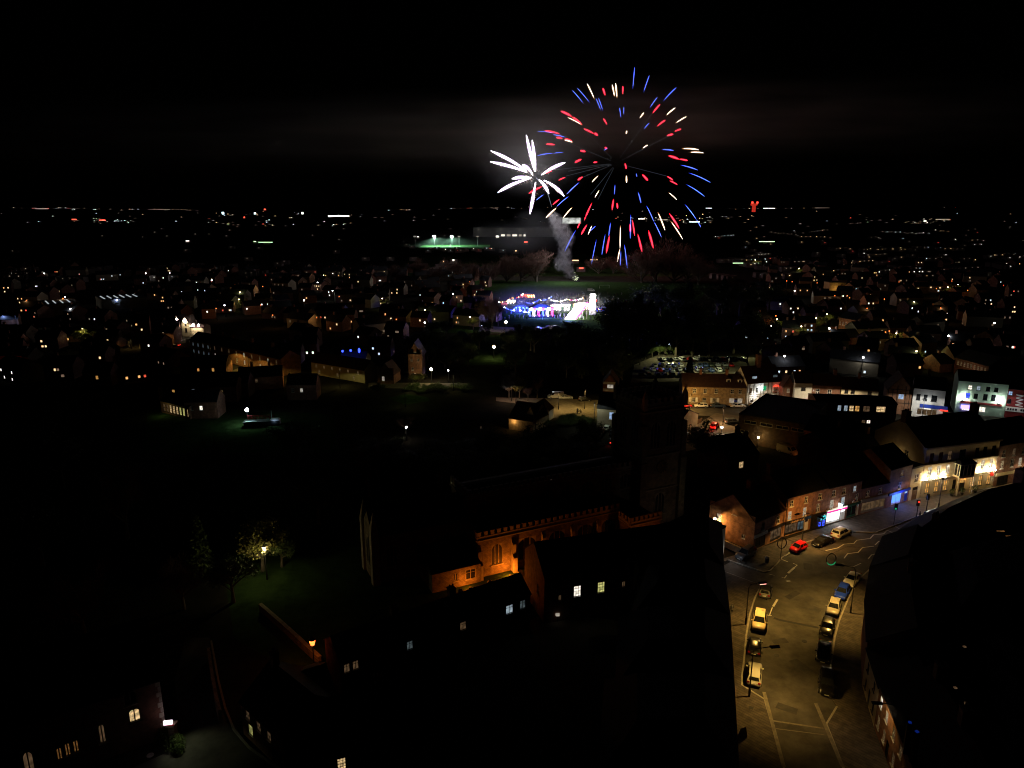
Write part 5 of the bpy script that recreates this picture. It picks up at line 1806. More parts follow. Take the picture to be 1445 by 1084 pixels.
lamp(P(1150, 583.5), 7, (-.4, -.6), (1, .8, .5), 1500, 'added lamp post brightening the low white cottage front', 'bulb_warm', spot=176)  # unseen lamp added to brighten the row of fronts
lamp(P(1300, 596.5), 7, (-.8, -.6), (.98, .95, .9), 1700, 'lamp post in the street before the white shop', 'bulb_white', spot=176)
car('suv', (.5, .03, .02), P(1008, 604), hv_((1000, 615), (1018, 592)), 'red car with glowing brake lights in the side turning', None, lights='brake', name='car')
car('hatch', BLK, P(983, 610), hv_((970, 616), (995, 604)), 'black car parked along the slatted fence', None)
car('hatch', (.4, .03, .03), P(967, 616), hv_((970, 616), (995, 604)), 'red car half hidden by the church tower', None)
car('suv', (.06, .07, .06), P(1034, 598), .2, 'dark car under the lamp by the flat roofed block', None)
t = thing('bollard_lamp', 'bright white globe lamp on a low post in the side turning', 'lamp', P(1018, 613))
q = MB()
q.tube([(0, 0, 0), (0, 0, 1.7)], .07, 8)
attach(t, 'post', q, M['dark_metal'])
q = MB()
q.ball((0, 0, 1.9), .3)
attach(t, 'globe', q, LIT['bulb_white'])
light('lamp_light', t, (0, -.6, 1.9), 130, (1, .8, .55), .2)
t = thing('slat_fence', 'orange lit slat fence beside the parked black car', 'fence', P(972, 604), hv_((972, 604), (1000, 592)))
for k in range(22):
    q = MB()
    q.box(k * .32, 0, 0, k * .32 + .2, .05, 1.3)
    attach(t, 'slat', q, M['wood'])
s = house('gable_cottage', 'olive rendered cottage gable beside the church tower', 'house', P(955, 618), P(984, 601), 9, 3.4, 2.6, wall='render_tan', roofm='tile', gable_front=True, wins=[])

# flat roofed block, red brick range, rear building with lit windows
ww = [('F', f, 5.4, 3.0, .8, 'band', 'glass') for f in (.18, .42, .66, .88)] + [('F', .1, 2.8, 2.2, .7, 'band', 'glass')]
M['brown_brick'] = brickmat('brown_brick', (.16, .11, .06), (.12, .08, .045), (.1, .085, .07))
mA, mB = P(1040, 624), P(1134, 641)
s = house('flat_roofed_block', 'large plain brick block with flat roof and high strip windows', 'building', mA, mB, 24, 7.4, 1, roof='flat', wall='brown_brick', roofm='felt', parapet=.3, wins=ww)
lamp(P(1069, 632), 2.6, (0, .3), (1, .6, .15), 120, 'warm wall height lamp before the flat roofed block', 'bulb_warm', style='globe', head_size=.8)
car('van', (.5, .42, .28), P(1111, 640), hv_((1095, 634), (1128, 644)), 'cream pickup van behind the flat roofed block', None, name='parked_van')
ww = [('F', f, 4.5, .8, 1.6, 'sash', 'glass') for f in (.1, .2, .3, .52, .62, .84, .93)] + [('F', .1, 1.2, 1.1, 1.6, 'sash', 'lemon'), ('F', .24, 1.2, 1.1, 1.6, 'sash', 'glass'), ('F', .34, 1.2, 1.1, 1.6, 'sash', 'glass'), ('F', .56, 1.2, 1.1, 1.6, 'sash', 'dim'), ('F', .68, 1.2, 1.1, 1.6, 'sash', 'dim')]
s = house('red_range', 'red brick two storey range with white sashes behind the shops', 'building', P(1131, 645), P(1222, 668), 9, 7.0, 3.0, wall='brick', roofm='slate', wins=ww)
light('red_glow', s, (3, -2.5, 1.2), 90, (1, .25, .06), .3)
t = thing('wall_light', 'small red security lamp beside the red brick range', 'lamp', P(1134, 652), 0)
q = MB()
q.tube([(0, 0, 0), (0, 0, 1.6)], .05, 6)
attach(t, 'post', q, M['dark_metal'])
q = MB()
q.box(-.12, -.12, 1.6, .12, .12, 1.8)
attach(t, 'lens', q, LIT['bulb_orange'])
ww = [('F', px_f(px, 1150, 1262), 4.3, w_, 1.6, 'sash', m_) for px, w_, m_ in ((1182, 1.0, 'cool'), (1191, 1.0, 'cool'), (1199, 1.2, 'warm'), (1207, 1.2, 'amber'), (1220, 1.8, 'dim'), (1240, 2.4, 'warm'))] + [('F', px_f(1218, 1150, 1262), 1.0, 1.0, 1.0, 'case', 'dim'), ('F', px_f(1225, 1150, 1262), 1.0, 1.0, 1.0, 'case', 'white')]
s = house('office_range', 'long dark range with a row of six lit upper windows', 'building', P(1150, 600), P(1262, 604), 9, 6.6, .9, wall='brick', roofm='slate', wins=ww)
t = thing('wall_light', 'orange wall lamp high on the dark roofs behind the pub', 'lamp', P(1150, 590) , 0)
q = MB()
q.tube([(0, 0, 0), (0, 0, 3.4)], .06, 6)
attach(t, 'post', q, M['dark_metal'])
q = MB()
q.box(-.2, -.2, 3.4, .5, .2, 3.9)
attach(t, 'lens', q, LIT['bulb_orange'])
for i, (px, py, z, dep, m_, kd) in enumerate(((1034, 648, 3.5, 7, 'white', 'grid'), (1046, 657, 3.2, 7, 'warm', 'grid'), (1185, 641, 5.0, 8, 'warm', 'grid'), (1224, 651, 5.0, 8, 'white', 'case'))):
    x, y = P(px, py, z)
    d = Vector((math.cos(.45), math.sin(.45)))
    house('rear_house', ['dark rear house with a split white window beyond the tower', 'dark rear house with a warm crossed window beyond the tower', 'dark house with a large warm lattice window behind the shops', 'dark house with a tiny bright window near the hotel gable'][i], 'house', (x - d.x * 4, y - d.y * 4), (x + d.x * 5, y + d.y * 5), dep, z + 2.0, 2.6, wall='brick', roofm='slate',
          wins=[('F', .445, z - .6, 1.3 if i != 3 else .7, 1.5 if i != 3 else 1, kd, m_)] + ([('F', .6, .9, .9, .7, 'case', 'pale')] if i == 0 else []), chim=[(.9, dep / 2, .8, 1.4)])

# ------------------------------------------------------------------ park road, cottages and car parks in the centre
s = house('gatehouse', 'half timbered gatehouse with white upper floor over red brick', 'house', P(850, 565), P(871, 566), 7, 5.6, 3.0, wall='brick', roofm='tile', gable_front=True, wins=[('F', .5, 3.9, 2.0, 1.3, 'band', 'pale', 'timber'), ('F', .6, .8, 1.8, 1.3, 'band', 'glass')])
W = s['W']
box_part(s, 'rendered_storey', .05, -.1, 3.0, W - .05, -.004, 3.85, M['render_white'])
box_part(s, 'rendered_storey', .05, -.1, 5.25, W - .05, -.004, 6.0, M['render_white'])
s = house('blue_window_house', 'dark olive house with one pale blue lit window beside the tower', 'house', P(842, 602), P(876, 605), 8, 5.4, 3.4, wall='render_tan', roofm='slate', wins=[('F', .6, 2.4, 1.3, 2.0, 'sash', 'sky')])
s = house('bungalow', 'long roofed bungalow with lamp lit ochre gable', 'house', P(718, 606), P(752, 611), 11, 3.2, 3.4, wall='buff_brick', roofm='tile', wins=[('R', .35, 1.0, 1.0, 1.3, 'sash', 'glass'), ('R', .7, 1.0, 1.0, 1.3, 'sash', 'glass')])
s = house('gable_wing', 'ochre gabled wing of the bungalow lit by a terrace lamp', 'house', P(741, 606), P(756, 609), 6, 3.6, 3.2, wall='buff_brick', roofm='tile', gable_front=True, wins=[('F', .5, 1.2, 1.1, 1.5, 'grid', 'glass', 'black')])
light('terrace_lamp', s, (-2.0, -3.0, 2.6), 120, (1, .6, .2), .2)
s = house('white_extension', 'pale blue white extension at the end of the bungalow', 'house', P(757, 606), P(781, 590), 6, 3.2, 2.2, wall='render_white', roofm='tile', wins=[('F', .55, 1, 1, 1.3, 'sash', 'glass', 'black')])
lamp(P(825, 577), 6, (.2, -.6), (1, .66, .17), 1900, 'dark lamp post on the ochre lit park road', 'bulb_warm')
lamp(P(788, 578), hgt(P(788, 578), 553), (.2, -.6), (1, .64, .2), 1500, 'tall dark lamp post beside the white van', 'bulb_warm')
lamp(P(722, 566), 5, (.2, -.6), (1, .5, .18), 420, 'lamp among trees at the left end of the park road', 'bulb_warm')
car('van', (.68, .66, .6), P(784, 562), math.pi + .05, 'white van parked on the ochre lit park road', None, name='parked_van')
car('saloon', (.6, .62, .66), P(798, 563), .05, 'silver saloon beside the white van on the park road', None)
car('hatch', BLK, P(825, 566), .05, 'black hatchback on the park road near the gatehouse', None)
t = thing('motorcycle', 'dark motorcycle with rider standing on the park road', 'motorcycle', P(817, 583), .5)
for x in (-.7, .7):
    q = MB()
    N = 16
    q.tube([(x + .3 * math.cos(2 * math.pi * k / N), 0, .32 + .3 * math.sin(2 * math.pi * k / N)) for k in range(N + 1)], .06, 6, cap=False)
    attach(t, 'wheel', q, M['rubber'])
q = MB()
q.tube([(-.7, 0, .35), (-.3, 0, .6), (.3, 0, .65), (.7, 0, .35)], [.05, .16, .18, .05], 8)
q.tube([(.7, 0, .35), (.45, 0, 1.05)], .05, 6)
q.tube([(.45, -.35, 1.05), (.45, .35, 1.05)], .03, 6)
attach(t, 'frame', q, M['black'])


def person_mesh(b, x, y, z, h, a, m=0, lean=0.0):
    """one continuous standing figure: legs, torso, arms and head grown from shared rings"""
    ca, sa = math.cos(a), math.sin(a)

    def T(u, v, w):
        return (x + (u * ca - v * sa) * h, y + (u * sa + v * ca) * h, z + w * h)
    for s_ in (-1, 1):
        b.tube([T(s_ * .06, .05 * s_, 0), T(s_ * .055, .03 * s_, .27), T(s_ * .05, 0, .5)], [.032 * h, .04 * h, .06 * h], 6, m)
        b.tube([T(s_ * .12, 0, .8), T(s_ * .15, .02, .62), T(s_ * .13, .08, .47)], [.038 * h, .03 * h, .022 * h], 5, m)
    b.tube([T(0, 0, .47), T(0, 0, .62), T(0, 0, .78), T(0, 0, .84), T(0, 0, .88)], [.1 * h, .095 * h, .115 * h, .06 * h, .03 * h], 8, m)
    b.ball(T(0, .01, .935), .058 * h, m, 8, 6, (1, 1, 1.15))


t2 = MB()
person_mesh(t2, 0, 0, 0, 1.75, 0)
o = attach(thing('person', 'person in dark clothes standing by the motorcycle on the park road', 'person', P(815, 584), .3), 'body', t2, M['cloth'], smooth=True)
for i, (px, py) in enumerate(((1032, 868), (1297, 734), (1410, 706))):
    t2 = MB()
    person_mesh(t2, 0, 0, .12, 1.72, i)
    attach(thing('person', ['person in dark clothes close to the dark building on the left pavement', 'person in dark clothes waiting by the red traffic light', 'person in dark clothes in front of the bright window beside the hotel'][i], 'person', P(px, py), .3 * i), 'body', t2, M['cloth'], smooth=True)

lp = lamp(P(838, 606), hgt(P(838, 606), 568), (0, -.5), (.9, 1, .8), 420, 'pale lamp post with floodlight beside the dark churchyard trees', 'bulb_white')
G4 = 'cars under the pale lamp post'
for i, (px, py, cc) in enumerate(((848, 612, (.2, .05, .05)), (857, 607, (.65, .68, .55)), (866, 613, (.4, .5, .65)), (843, 618, (.5, .55, .4)))):
    car('hatch', cc, P(px, py), 1.2, ['dark red car under the pale lamp post', 'pale cream car under the pale lamp post', 'light blue car under the pale lamp post', 'greenish silver car under the pale lamp post'][i], G4)
car('hatch', BLK, P(864, 626), 1.5, 'dark car with two red tail lights left of the tower', None, lights='brake')

# main car park
G5 = 'cars in the lamp lit car park'
r5 = random.Random(5)
pal = [(.6, .6, .58), (.7, .7, .68), (.03, .03, .035), (.1, .12, .16), (.35, .02, .02), (.25, .26, .28), (.5, .52, .5), (.05, .08, .2), (.04, .05, .04)]
CP = []
for row, (y, x0, x1, n) in enumerate(((509, 934, 1048, 13), (517, 925, 1030, 13), (524, 912, 1022, 13), (531, 905, 960, 6))):
    for k in range(n):
        px = x0 + (x1 - x0) * k / (n - 1) + r5.uniform(-1, 1)
        if 968 < px < 978 and y > 512:
            continue
        CP.append((px, y + r5.uniform(-.6, .6)))
names = {(.6, .6, .58): 'silver', (.7, .7, .68): 'white', (.03, .03, .035): 'black', (.1, .12, .16): 'slate grey', (.35, .02, .02): 'dark red', (.25, .26, .28): 'grey', (.5, .52, .5): 'pale silver', (.05, .08, .2): 'navy', (.04, .05, .04): 'dark green'}
for i, (px, py) in enumerate(CP):
    cc = pal[r5.randrange(len(pal))]
    if abs(px - 1020) < 5 and py < 512:
        cc = (.8, .01, .02)
    kd = r5.choice(('hatch', 'suv', 'saloon', 'mini'))
    lab = 'bright red car at the far row of the lamp lit car park' if cc == (.8, .01, .02) else '%s car parked in the lamp lit car park beyond the cottages' % names[cc]
    car(kd, cc, P(px, py), math.pi / 2 + r5.uniform(-.06, .06) + (.3 if py < 512 else 0), lab, G5, full=False)
for (x, y, hh, lab) in ((945, 508, 6.5, 'pale lamp post at the far edge of the car park'), (1027, 532, 7.5, 'pale lamp post at the near right of the car park')):
    lamp(P(x, y), hh, (-.9, -.2), (.95, .95, .45), 2600, lab, 'bulb_white')
lamp(P(985, 528), 7.5, (-.9, -.2), (.95, .95, .5), 2400, 'lamp post in the middle of the car park behind the cottages', 'bulb_white')
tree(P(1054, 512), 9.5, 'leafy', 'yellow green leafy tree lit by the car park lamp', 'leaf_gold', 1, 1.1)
lamp(P(1048, 506), 5.5, (.9, -.1), (.95, 1, .4), 600, 'lamp glowing inside the yellow green car park tree', 'bulb_white')
for i, (x, y, h_) in enumerate(((903, 515, 6), (910, 508, 6), (920, 505, 6.5), (929, 503, 5.5))):
    tree(P(x, y), h_, 'leafy', 'green hedge tree at the left corner of the car park, %s from the cars' % ('nearest', 'second', 'third', 'farthest')[i], 'leaf', 2 + i % 2, 1.2)
tree(P(972, 540), 9, 'conifer', 'dark conifer standing between the car park rows and cottages', 'leaf', 1, 1.1)

# ------------------------------------------------------------------ left centre: mill tower, terraces, park lamps
s = house('brick_mill', 'tall narrow brick house with lamp lit gable near the park', 'house', P(577, 533), P(596, 533), 9, hgt(P(577, 533), 500), 4.0, wall='orange_brick', roofm='tile', gable_front=True, over=.6,
          wins=[('F', .5, 9.2, 1.0, 1.2, 'case', 'pale'), ('F', .25, 6, .7, .8, 'case', 'glass'), ('F', .75, 6.0, .7, .8, 'case', 'glass'), ('F', .3, 2.5, .8, 1.2, 'sash', 'glass')])
lamp(P(609, 540), 4.6, (0, 0), (1, .75, .35), 700, 'round globe lamp glowing beside the tall brick house', 'bulb_warm', style='globe', head_size=1.6)
lamp(P(633, 540), 4.2, (0, 0), (.9, .95, 1), 90, 'small white globe lamp right of the tall brick house', 'bulb_white', style='globe', head_size=.7)
lamp(P(697, 506), 4.6, (0, 0), (1, .82, .42), 650, 'globe lamp on the park lawn with green grass around', 'bulb_warm', style='globe', head_size=1.8)
lamp(P(714, 470), 5.2, (0, 0), (1, .72, .36), 900, 'globe lamp on the park path near the funfair', 'bulb_warm', style='globe', head_size=2.0)
tree(P(588, 545), 5.5, 'leafy', 'small yellow green tree below the tall brick house', 'leaf_gold', 4, 1.5)
lamp(P(583, 552), 6.0, (.8, -.3), (.95, 1, .35), 380, 'lamp post over the small yellow green tree and road', 'bulb_warm')
lamp(P(572, 575), 6, (.2, .3), (.8, 1, .3), 160, 'lamp post lighting the green grass mound', 'bulb_warm')
lamp(P(640, 552), 6.0, (.8, -.3), (.95, .95, .35), 260, 'lamp post farther along the park edge road', 'bulb_warm')
s = house('thatched_row', 'low timbered cottages with white gable beside the park edge road', 'house', P(533, 541), P(556, 542), 7, 3.4, 3.6, wall='brick', roofm='tile', gable_front=True, wins=[('F', .5, 4.0, 1.0, 1.6, 'band', 'pale', 'timber'), ('F', .35, .9, 1.0, 1.6, 'sash', 'pale')])
s = house('yellow_terrace', 'long low terrace washed yellow by a street lamp', 'house', P(440, 528), P(515, 541), 7, 4.6, 2.8, wall='render_cream', roofm='tile', wins=[('F', f, 2.8, .9, 1.1, 'sash', 'dim') for f in (.1, .25, .4, .55, .7, .88)] + [('F', f, .8, .9, 1.2, 'sash', 'dim') for f in (.15, .5, .8)])
lamp(P(480, 548), 6, (.2, .6), (1, .85, .25), 450, 'lamp post before the yellow lit terrace', 'bulb_warm')
s = house('blue_lit_house', 'house with three blue glowing lamps along its roof', 'house', P(480, 527), P(516, 528), 7, 5.0, 2.6, wall='render_tan', roofm='slate', wins=[('F', .35, 3.0, 1.0, 1.2, 'sash', 'dim'), ('F', .6, 3.0, 1.0, 1.2, 'sash', 'dim')])
for u, z, hh in ((.1, 7.6, 1.0), (.42, 7.9, 1.1), (.75, 8.0, 2.2)):
    q = MB()
    q.tube([(u * s['W'], 1.2, 5.5), (u * s['W'], 1.2, z)], .06, 6, 1)
    q.ball((u * s['W'], 1.2, z + .4), .42, 0, 10, 8, (1, 1, hh))
    attach(s, 'blue_lamp', q, [LIT['deepblue'], M['dark_metal']])
    light('blue_light', s, (u * s['W'], .2, z), 60, (.08, .12, 1), .3)
# terrace and pub to the left
ww = []
for k in range(9):
    ww += [('F', .06 + k * .11, 3.9, .9, 1.5, 'sash', 'pale' if k in (4, 7) else 'dim'), ('F', .06 + k * .11, .9, .9, 1.6, 'sash', 'dim' if k % 2 else 'pale')]
s = house('lit_terrace', 'long brick terrace washed amber with two rows of white windows', 'house', P(299, 506), P(398, 531), 8, 6.2, 2.6, wall='orange_brick', roofm='slate', wins=ww, chim=[(.05, 4, .9, 1.4), (.22, 4, .9, 1.4), (.5, 4, .9, 1.4), (.78, 4, .9, 1.4)])
for (x, y, e) in ((322, 520, 1200), (352, 530, 1200), (385, 541, 900)):
    lamp(P(x, y), 6.5, (.1, .4), (1, .68, .16), e, 'lamp post before the amber terrace, ' + {322: 'left of three', 352: 'middle of three', 385: 'right of three'}[x], 'bulb_warm')
s = house('white_terrace', 'grey white terrace end with pale windows left of the amber terrace', 'house', P(270, 500), P(298, 506), 8, 6.2, 2.6, wall='render_white', roofm='slate', wins=[('F', f, z, 1.0, 1.4, 'sash', 'dimcool') for f in (.15, .4, .65, .9) for z in (.9, 3.8)])
for i, (x, y) in enumerate(((318, 530), (400, 546))):
    s = house('amber_gable_house', ['dark roofed house with amber lit gable below the terrace', 'dark roofed house with bright orange gable right of the terrace'][i], 'house', P(x - 62, y + 6), P(x, y + 2), 8, 4.4, 2.6, wall='orange_brick', roofm='slate', chim=[(.3, 4, .8, 1.4), (.7, 4, .8, 1.4)], wins=[('F', .4, 2.6, .8, 1.1, 'sash', 'dim' if i else 'amber')])
    light('gable_lamp', s, (s['W'] + 3.0, 4.5, 4.0), 120 if i == 0 else 230, (1, .5, .07), .2)
    t = thing('street_lamp', ['short lamp by the amber lit gable', 'short lamp by the bright orange gable'][i], 'street lamp', P(x + 10, y - 2))
    q = MB()
    q.tube([(0, 0, 0), (0, 0, 4.2)], .07, 8)
    attach(t, 'post', q, M['dark_metal'])
    q = MB()
    q.box(-.2, -.2, 4.2, .2, .2, 4.35)
    attach(t, 'lamp_head', q, M['dark_metal'])
for i, (x0, x1, yb, tp, lab) in enumerate(((248, 257, 474, 449, 'floodlit gabled pub front, leftmost narrow gable'), (258, 269, 475, 450, 'floodlit gabled pub front, middle gable with dark window'), (270, 288, 475, 461, 'floodlit low pub wing with two bright peaks'))):
    A, B = P(x0, yb), P(x1, yb)
    s = house('gabled_pub', lab, 'building', A, B, 8, hgt(A, tp + 7) if i < 2 else hgt(A, 463), 3.2 if i < 2 else 1.2, wall='render_cream', roofm='tile', gable_front=i < 2, wins=[('F', .5, 2.0, 1.0, 2.0, 'sash', 'glass' if i else 'amber', 'black'), ('F', .5, 5.0, 1.0, 1.6, 'sash', 'glass', 'black')] if i < 2 else [('F', f, 1.0, 1.1, 1.8, 'sash', 'warm') for f in (.2, .5, .8)])
    W = s['W']
    for u in ((.5,) if i < 2 else (.3, .7)):
        q = MB()
        z = hgt(A, tp + 4) if i < 2 else 5.0
        q.box(u * W - .5, -.7, z - .4, u * W + .5, -.3, z)
        fx = attach(s, 'floodlight', q, M['dark_metal'])
        q = MB()
        q.hexa([(u * W - .5, -.65, z), (u * W + .5, -.65, z), (u * W + .5, -.3, z), (u * W - .5, -.3, z), (u * W - .1, -.5, z + 1.1), (u * W + .1, -.5, z + 1.1), (u * W + .1, -.4, z + 1.1), (u * W - .1, -.4, z + 1.1)])
        link('lens', q.mesh('lens', LIT['flood']), fx)
        light('flood_beam', s, (u * W, -1.1, z - 1), 260, (1, .8, .55), .3)
# factory sheds with lit rooflights
for i, (x0, y, n_) in enumerate(((66, 446, 4), (146, 438, 6))):
    A = Vector(P(x0, y))
    wl_ = n_ * 3.5 + 3
    B = A + Vector((math.cos(.658), math.sin(.658))) * wl_
    s = house('factory_shed', ['long dark shed with four lit rooflight strips at the left', 'long dark shed with six lit rooflight strips'][i], 'building', A, B, 26, 6, 1, roof='flat', wall='render_tan', roofm='felt', over=.1, parapet=.2)
    for k in range(n_):
        q = MB()
        u = 2 + k * 3.5
        q.box(u - .3, 4 + (k % 2), 6.13, u + .3, 20 - (k % 3), 6.4)
        attach(s, 'rooflight', q, emit('rooflight', (.85, .95, 1), .4))
    if i:
        for u, v in ((.3, -.5), (1.0, 14)):
            q = MB()
            q.ball((u * wl_ + .4, v, 5.5), .42)
            attach(s, 'yard_lamp', q, LIT['bulb_blue'] if u < .5 else LIT['bulb_white'])
for i, (x, y) in enumerate(((8, 466), (25, 467))):
    lamp(P(x, y), hgt(P(x, y), 444), (.5, -.6), (.35, .5, 1), 900, ['blue white mast lamp at the left edge', 'blue white mast lamp second from the left edge'][i], 'bulb_blue', head_size=1.8)
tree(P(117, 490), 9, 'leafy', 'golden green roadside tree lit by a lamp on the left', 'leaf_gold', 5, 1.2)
lamp(P(124, 489), 8.2, (-.9, -.5), (1, .95, .35), 700, 'lamp glowing above the golden green roadside tree', 'bulb_warm')
tree(P(60, 485), 7, 'leafy', 'dim green roadside tree near the left edge', 'leaf_gold', 4, 1.0)
lamp(P(49, 480), 7.5, (.9, -.3), (.9, 1, .5), 260, 'pale lamp post beside the dim roadside tree', 'bulb_white')
tree(P(182, 490), 10, 'bare', 'bare roadside tree lit amber from below on the left', 'twig', 1, 1.1)
lamp(P(186, 492), 4.5, (.6, -.4), (1, .65, .2), 420, 'low amber lamp under the bare roadside tree', 'bulb_warm')
car('hatch', (.05, .05, .05), P(248, 489), 2.8, 'dark car with red tail lights on the road by the gabled pub', None, lights='brake', name='car')
lamp(P(232, 488), 6, (.3, -.5), (1, .6, .2), 380, 'lamp post on the road below the gabled pub', 'bulb_warm')
s = house('side_house', 'pale house at the left edge with cars in front', 'house', P(0, 524), P(34, 524), 8, 6, 2.6, wall='render_white', roofm='slate', wins=[('F', .3, .9, 1.2, 1.4, 'case', 'amber'), ('F', .75, 3.6, 1, 1.3, 'sash', 'glass')])
car('hatch', (.6, .6, .6), P(16, 532), .2, 'pale car with red tail lights at the left edge', None, lights='brake', name='car')
lamp(P(38, 534), 6, (-.5, -.4), (1, .6, .3), 200, 'lamp post beside the pale house at the left edge', 'bulb_warm')
s = house('glazed_hall', 'low glazed hall with a row of yellow lit windows', 'building', P(228, 582), P(268, 592), 7, 3.6, 1.8, wall='brick', roofm='slate', frame='black', wins=[('F', .12 + .115 * k, .6, .9, 2.3, 'sash', 'lemon' if k in (5, 6) else ('dim' if k < 2 else 'warm')) for k in range(8)])
light('hall_glow', s, (4, -2.5, 2.2), 55, (.9, .95, .35), .4)
for i, (px, py, m_) in enumerate(((244, 553, 'amber'), (272, 552, 'cool'), (312, 554, 'amber'), (329, 548, 'warm'), (283, 576, 'white'), (136, 533, 'amber'), (425, 551, 'pale'), (300, 522, 'amber'))):
    x, y = P(px, py, 3.2)
    house('dark_house', 'dark house with a single %s window, %s' % ({'amber': 'amber', 'cool': 'cool white', 'warm': 'warm', 'white': 'bright white', 'pale': 'pale'}[m_], ('above the glazed hall', 'right of the first amber one', 'third from the hall', 'brightest near the path', 'beside the glazed hall', 'far left', 'right of the orange gable', 'by the terrace')[i]), 'house', (x - 4.5, y), (x + 4.5, y + .6), 7, 5, 2.6, wall='brick', roofm='slate', wins=[('F', .5, 2.5, .9, 1.3, 'sash', m_), ('F', .2, 2.5, .9, 1.3, 'sash', 'glass')])
# platform on the lawn under a white work light
t = thing('lawn_platform', 'dark low platform with red rails on the lawn under a work light', 'platform', P(346, 603), .12)
q = MB()
q.hexa([(0, 0, .2), (8.5, 0, .5), (8.5, 2.6, .5), (0, 2.6, .2), (-.6, -.2, 1.3), (9.2, -.2, 1.5), (9.2, 2.8, 1.5), (-.6, 2.8, 1.3)])
attach(t, 'hull', q, M['dark_metal'])
for k in range(8):
    q = MB()
    q.box(.3 + k * .95, 2.4, 1.4, .4 + k * .95, 2.5, 2.5)
    attach(t, 'rail_post', q, M['red'])
for z in (1.7, 2.1, 2.5):
    q = MB()
    q.box(.2, 2.42, z, 7.2, 2.48, z + .12)
    attach(t, 'rail', q, M['red'])
q = MB()
q.box(6.9, 1.0, 1.5, 7.05, 1.15, 4.2)
attach(t, 'mast', q, M['white'])
q = MB()
q.box(.1, -.1, 1.45, 3.2, .6, 1.55)
attach(t, 'deck_plate', q, M['white'])
t = thing('work_light', 'brilliant blue white work light on a stand beside the lawn platform', 'work light', P(350, 598), 0)
q = MB()
for a in (0, 2.1, 4.2):
    q.tube([(.9 * math.cos(a), .9 * math.sin(a), 0), (0, 0, 1.2)], .04, 6)
q.tube([(0, 0, 1.0), (0, 0, 3.6)], .05, 6)
attach(t, 'stand', q, M['dark_metal'])
q = MB()
q.ball((0, 0, 4.0), .5, 0, 10, 8)
attach(t, 'lamp_head', q, emit('work_lens', (.75, .88, 1), 45))
light('work_beam', t, (.2, -.8, 4.0), 560, (.55, .85, .8), .3)
t = thing('generator', 'small white and blue lit trailer at the end of the lawn platform', 'trailer', P(389, 600), .1)
q = MB()
q.box(-1.3, -.7, .4, 1.3, .7, 1.7)
q.hexa([(-1.3, -.7, 1.7), (1.3, -.7, 1.7), (1.3, .7, 1.7), (-1.3, .7, 1.7), (-1, -.5, 2.0), (1, -.5, 2.0), (1, .5, 2.0), (-1, .5, 2.0)])
attach(t, 'body', q, M['white'])
q = MB()
for x in (-.7, .7):
    q.tube([(x, -.8, .32), (x, -.6, .32)], .32, 12)
    q.tube([(x, .6, .32), (x, .8, .32)], .32, 12)
attach(t, 'wheels', q, M['rubber'])
q = MB()
q.box(-.9, -.73, .9, .9, -.705, 1.5)
attach(t, 'lit_panel', q, LIT['sky'])
light('panel_light', t, (0, -1.4, 1.4), 30, (.5, .75, 1), .3)
# churchyard lamps and trees at lower left
lamp(P(377, 818), hgt(P(377, 818), 776), (0, 0), (1, .85, .4), 450, 'lantern glowing in front of a leafy churchyard tree', 'bulb_warm', style='lantern', head_size=1.3)
lamp(P(441, 908, 4.6), 4.5, (0, 0), (1, .22, .025), 230, 'orange lantern at the corner of the dark row', 'bulb_orange', style='lantern', head_size=1.5, aim=(-.7, .35, -.6))
tree(P(371, 806), 9.5, 'leafy', 'leafy tree lit from the lantern in the churchyard', 'leaf_gold', 1, 1.1)
tree(P(398, 800), 6, 'leafy', 'smaller leafy tree right of the churchyard lantern', 'leaf', 2, 1.2)
tree(P(285, 815), 11, 'conifer', 'dim conifer left of the churchyard lantern', 'leaf', 2, 1.0)
tree(P(260, 860), 9, 'bare', 'dim bare tree by the head of the lane', 'twig', 1, 1.0)
tree(P(330, 850), 8, 'leafy', 'dark leafy tree between lantern and lane', 'leaf', 3, 1.2)
for i, (px, py) in enumerate(((120, 900), (60, 800), (180, 760), (450, 740), (520, 700), (90, 690), (300, 690), (420, 660))):
    tree(P(px, py), 11 + i % 3, 'leafy' if i % 2 else 'bare', 'unlit tree in the black churchyard and gardens on the left', 'leaf' if i % 2 else 'twig', 1 + i % 4, 1.0, 'unlit trees on the left')
for i, (px, py) in enumerate(((620, 690), (690, 660), (760, 650), (830, 645), (985, 650), (1000, 665))):
    tree(P(px, py), 10, 'leafy', 'unlit churchyard tree behind the church roofs', 'leaf', 1 + i % 4, 1.1, 'unlit churchyard trees')
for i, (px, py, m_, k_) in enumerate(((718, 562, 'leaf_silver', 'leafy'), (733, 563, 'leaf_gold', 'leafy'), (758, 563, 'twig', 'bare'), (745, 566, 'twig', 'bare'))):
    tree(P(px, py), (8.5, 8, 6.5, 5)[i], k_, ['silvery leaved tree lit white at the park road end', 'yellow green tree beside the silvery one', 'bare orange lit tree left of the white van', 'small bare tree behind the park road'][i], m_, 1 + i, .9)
lamp(P(728, 572), 6.5, (-.8, .5), (.95, .9, 1), 380, 'white lamp between the silvery and yellow green trees', 'bulb_white')
lamp(P(574, 622), 3.5, (0, 0), (1, .85, .6), 60, 'small lantern alone in the dark gardens', 'bulb_white', style='lantern', head_size=.9)
tree(P(572, 612), 5, 'bare', 'pale bare shrub tree beside the lone small lantern', 'twig', 2, 1.2)
lamp(P(679, 628), 4.5, (0, 0), (.9, 1, .8), 25, 'faint lamp post among the dark garden trees', 'dim', style='lantern', head_size=.6)
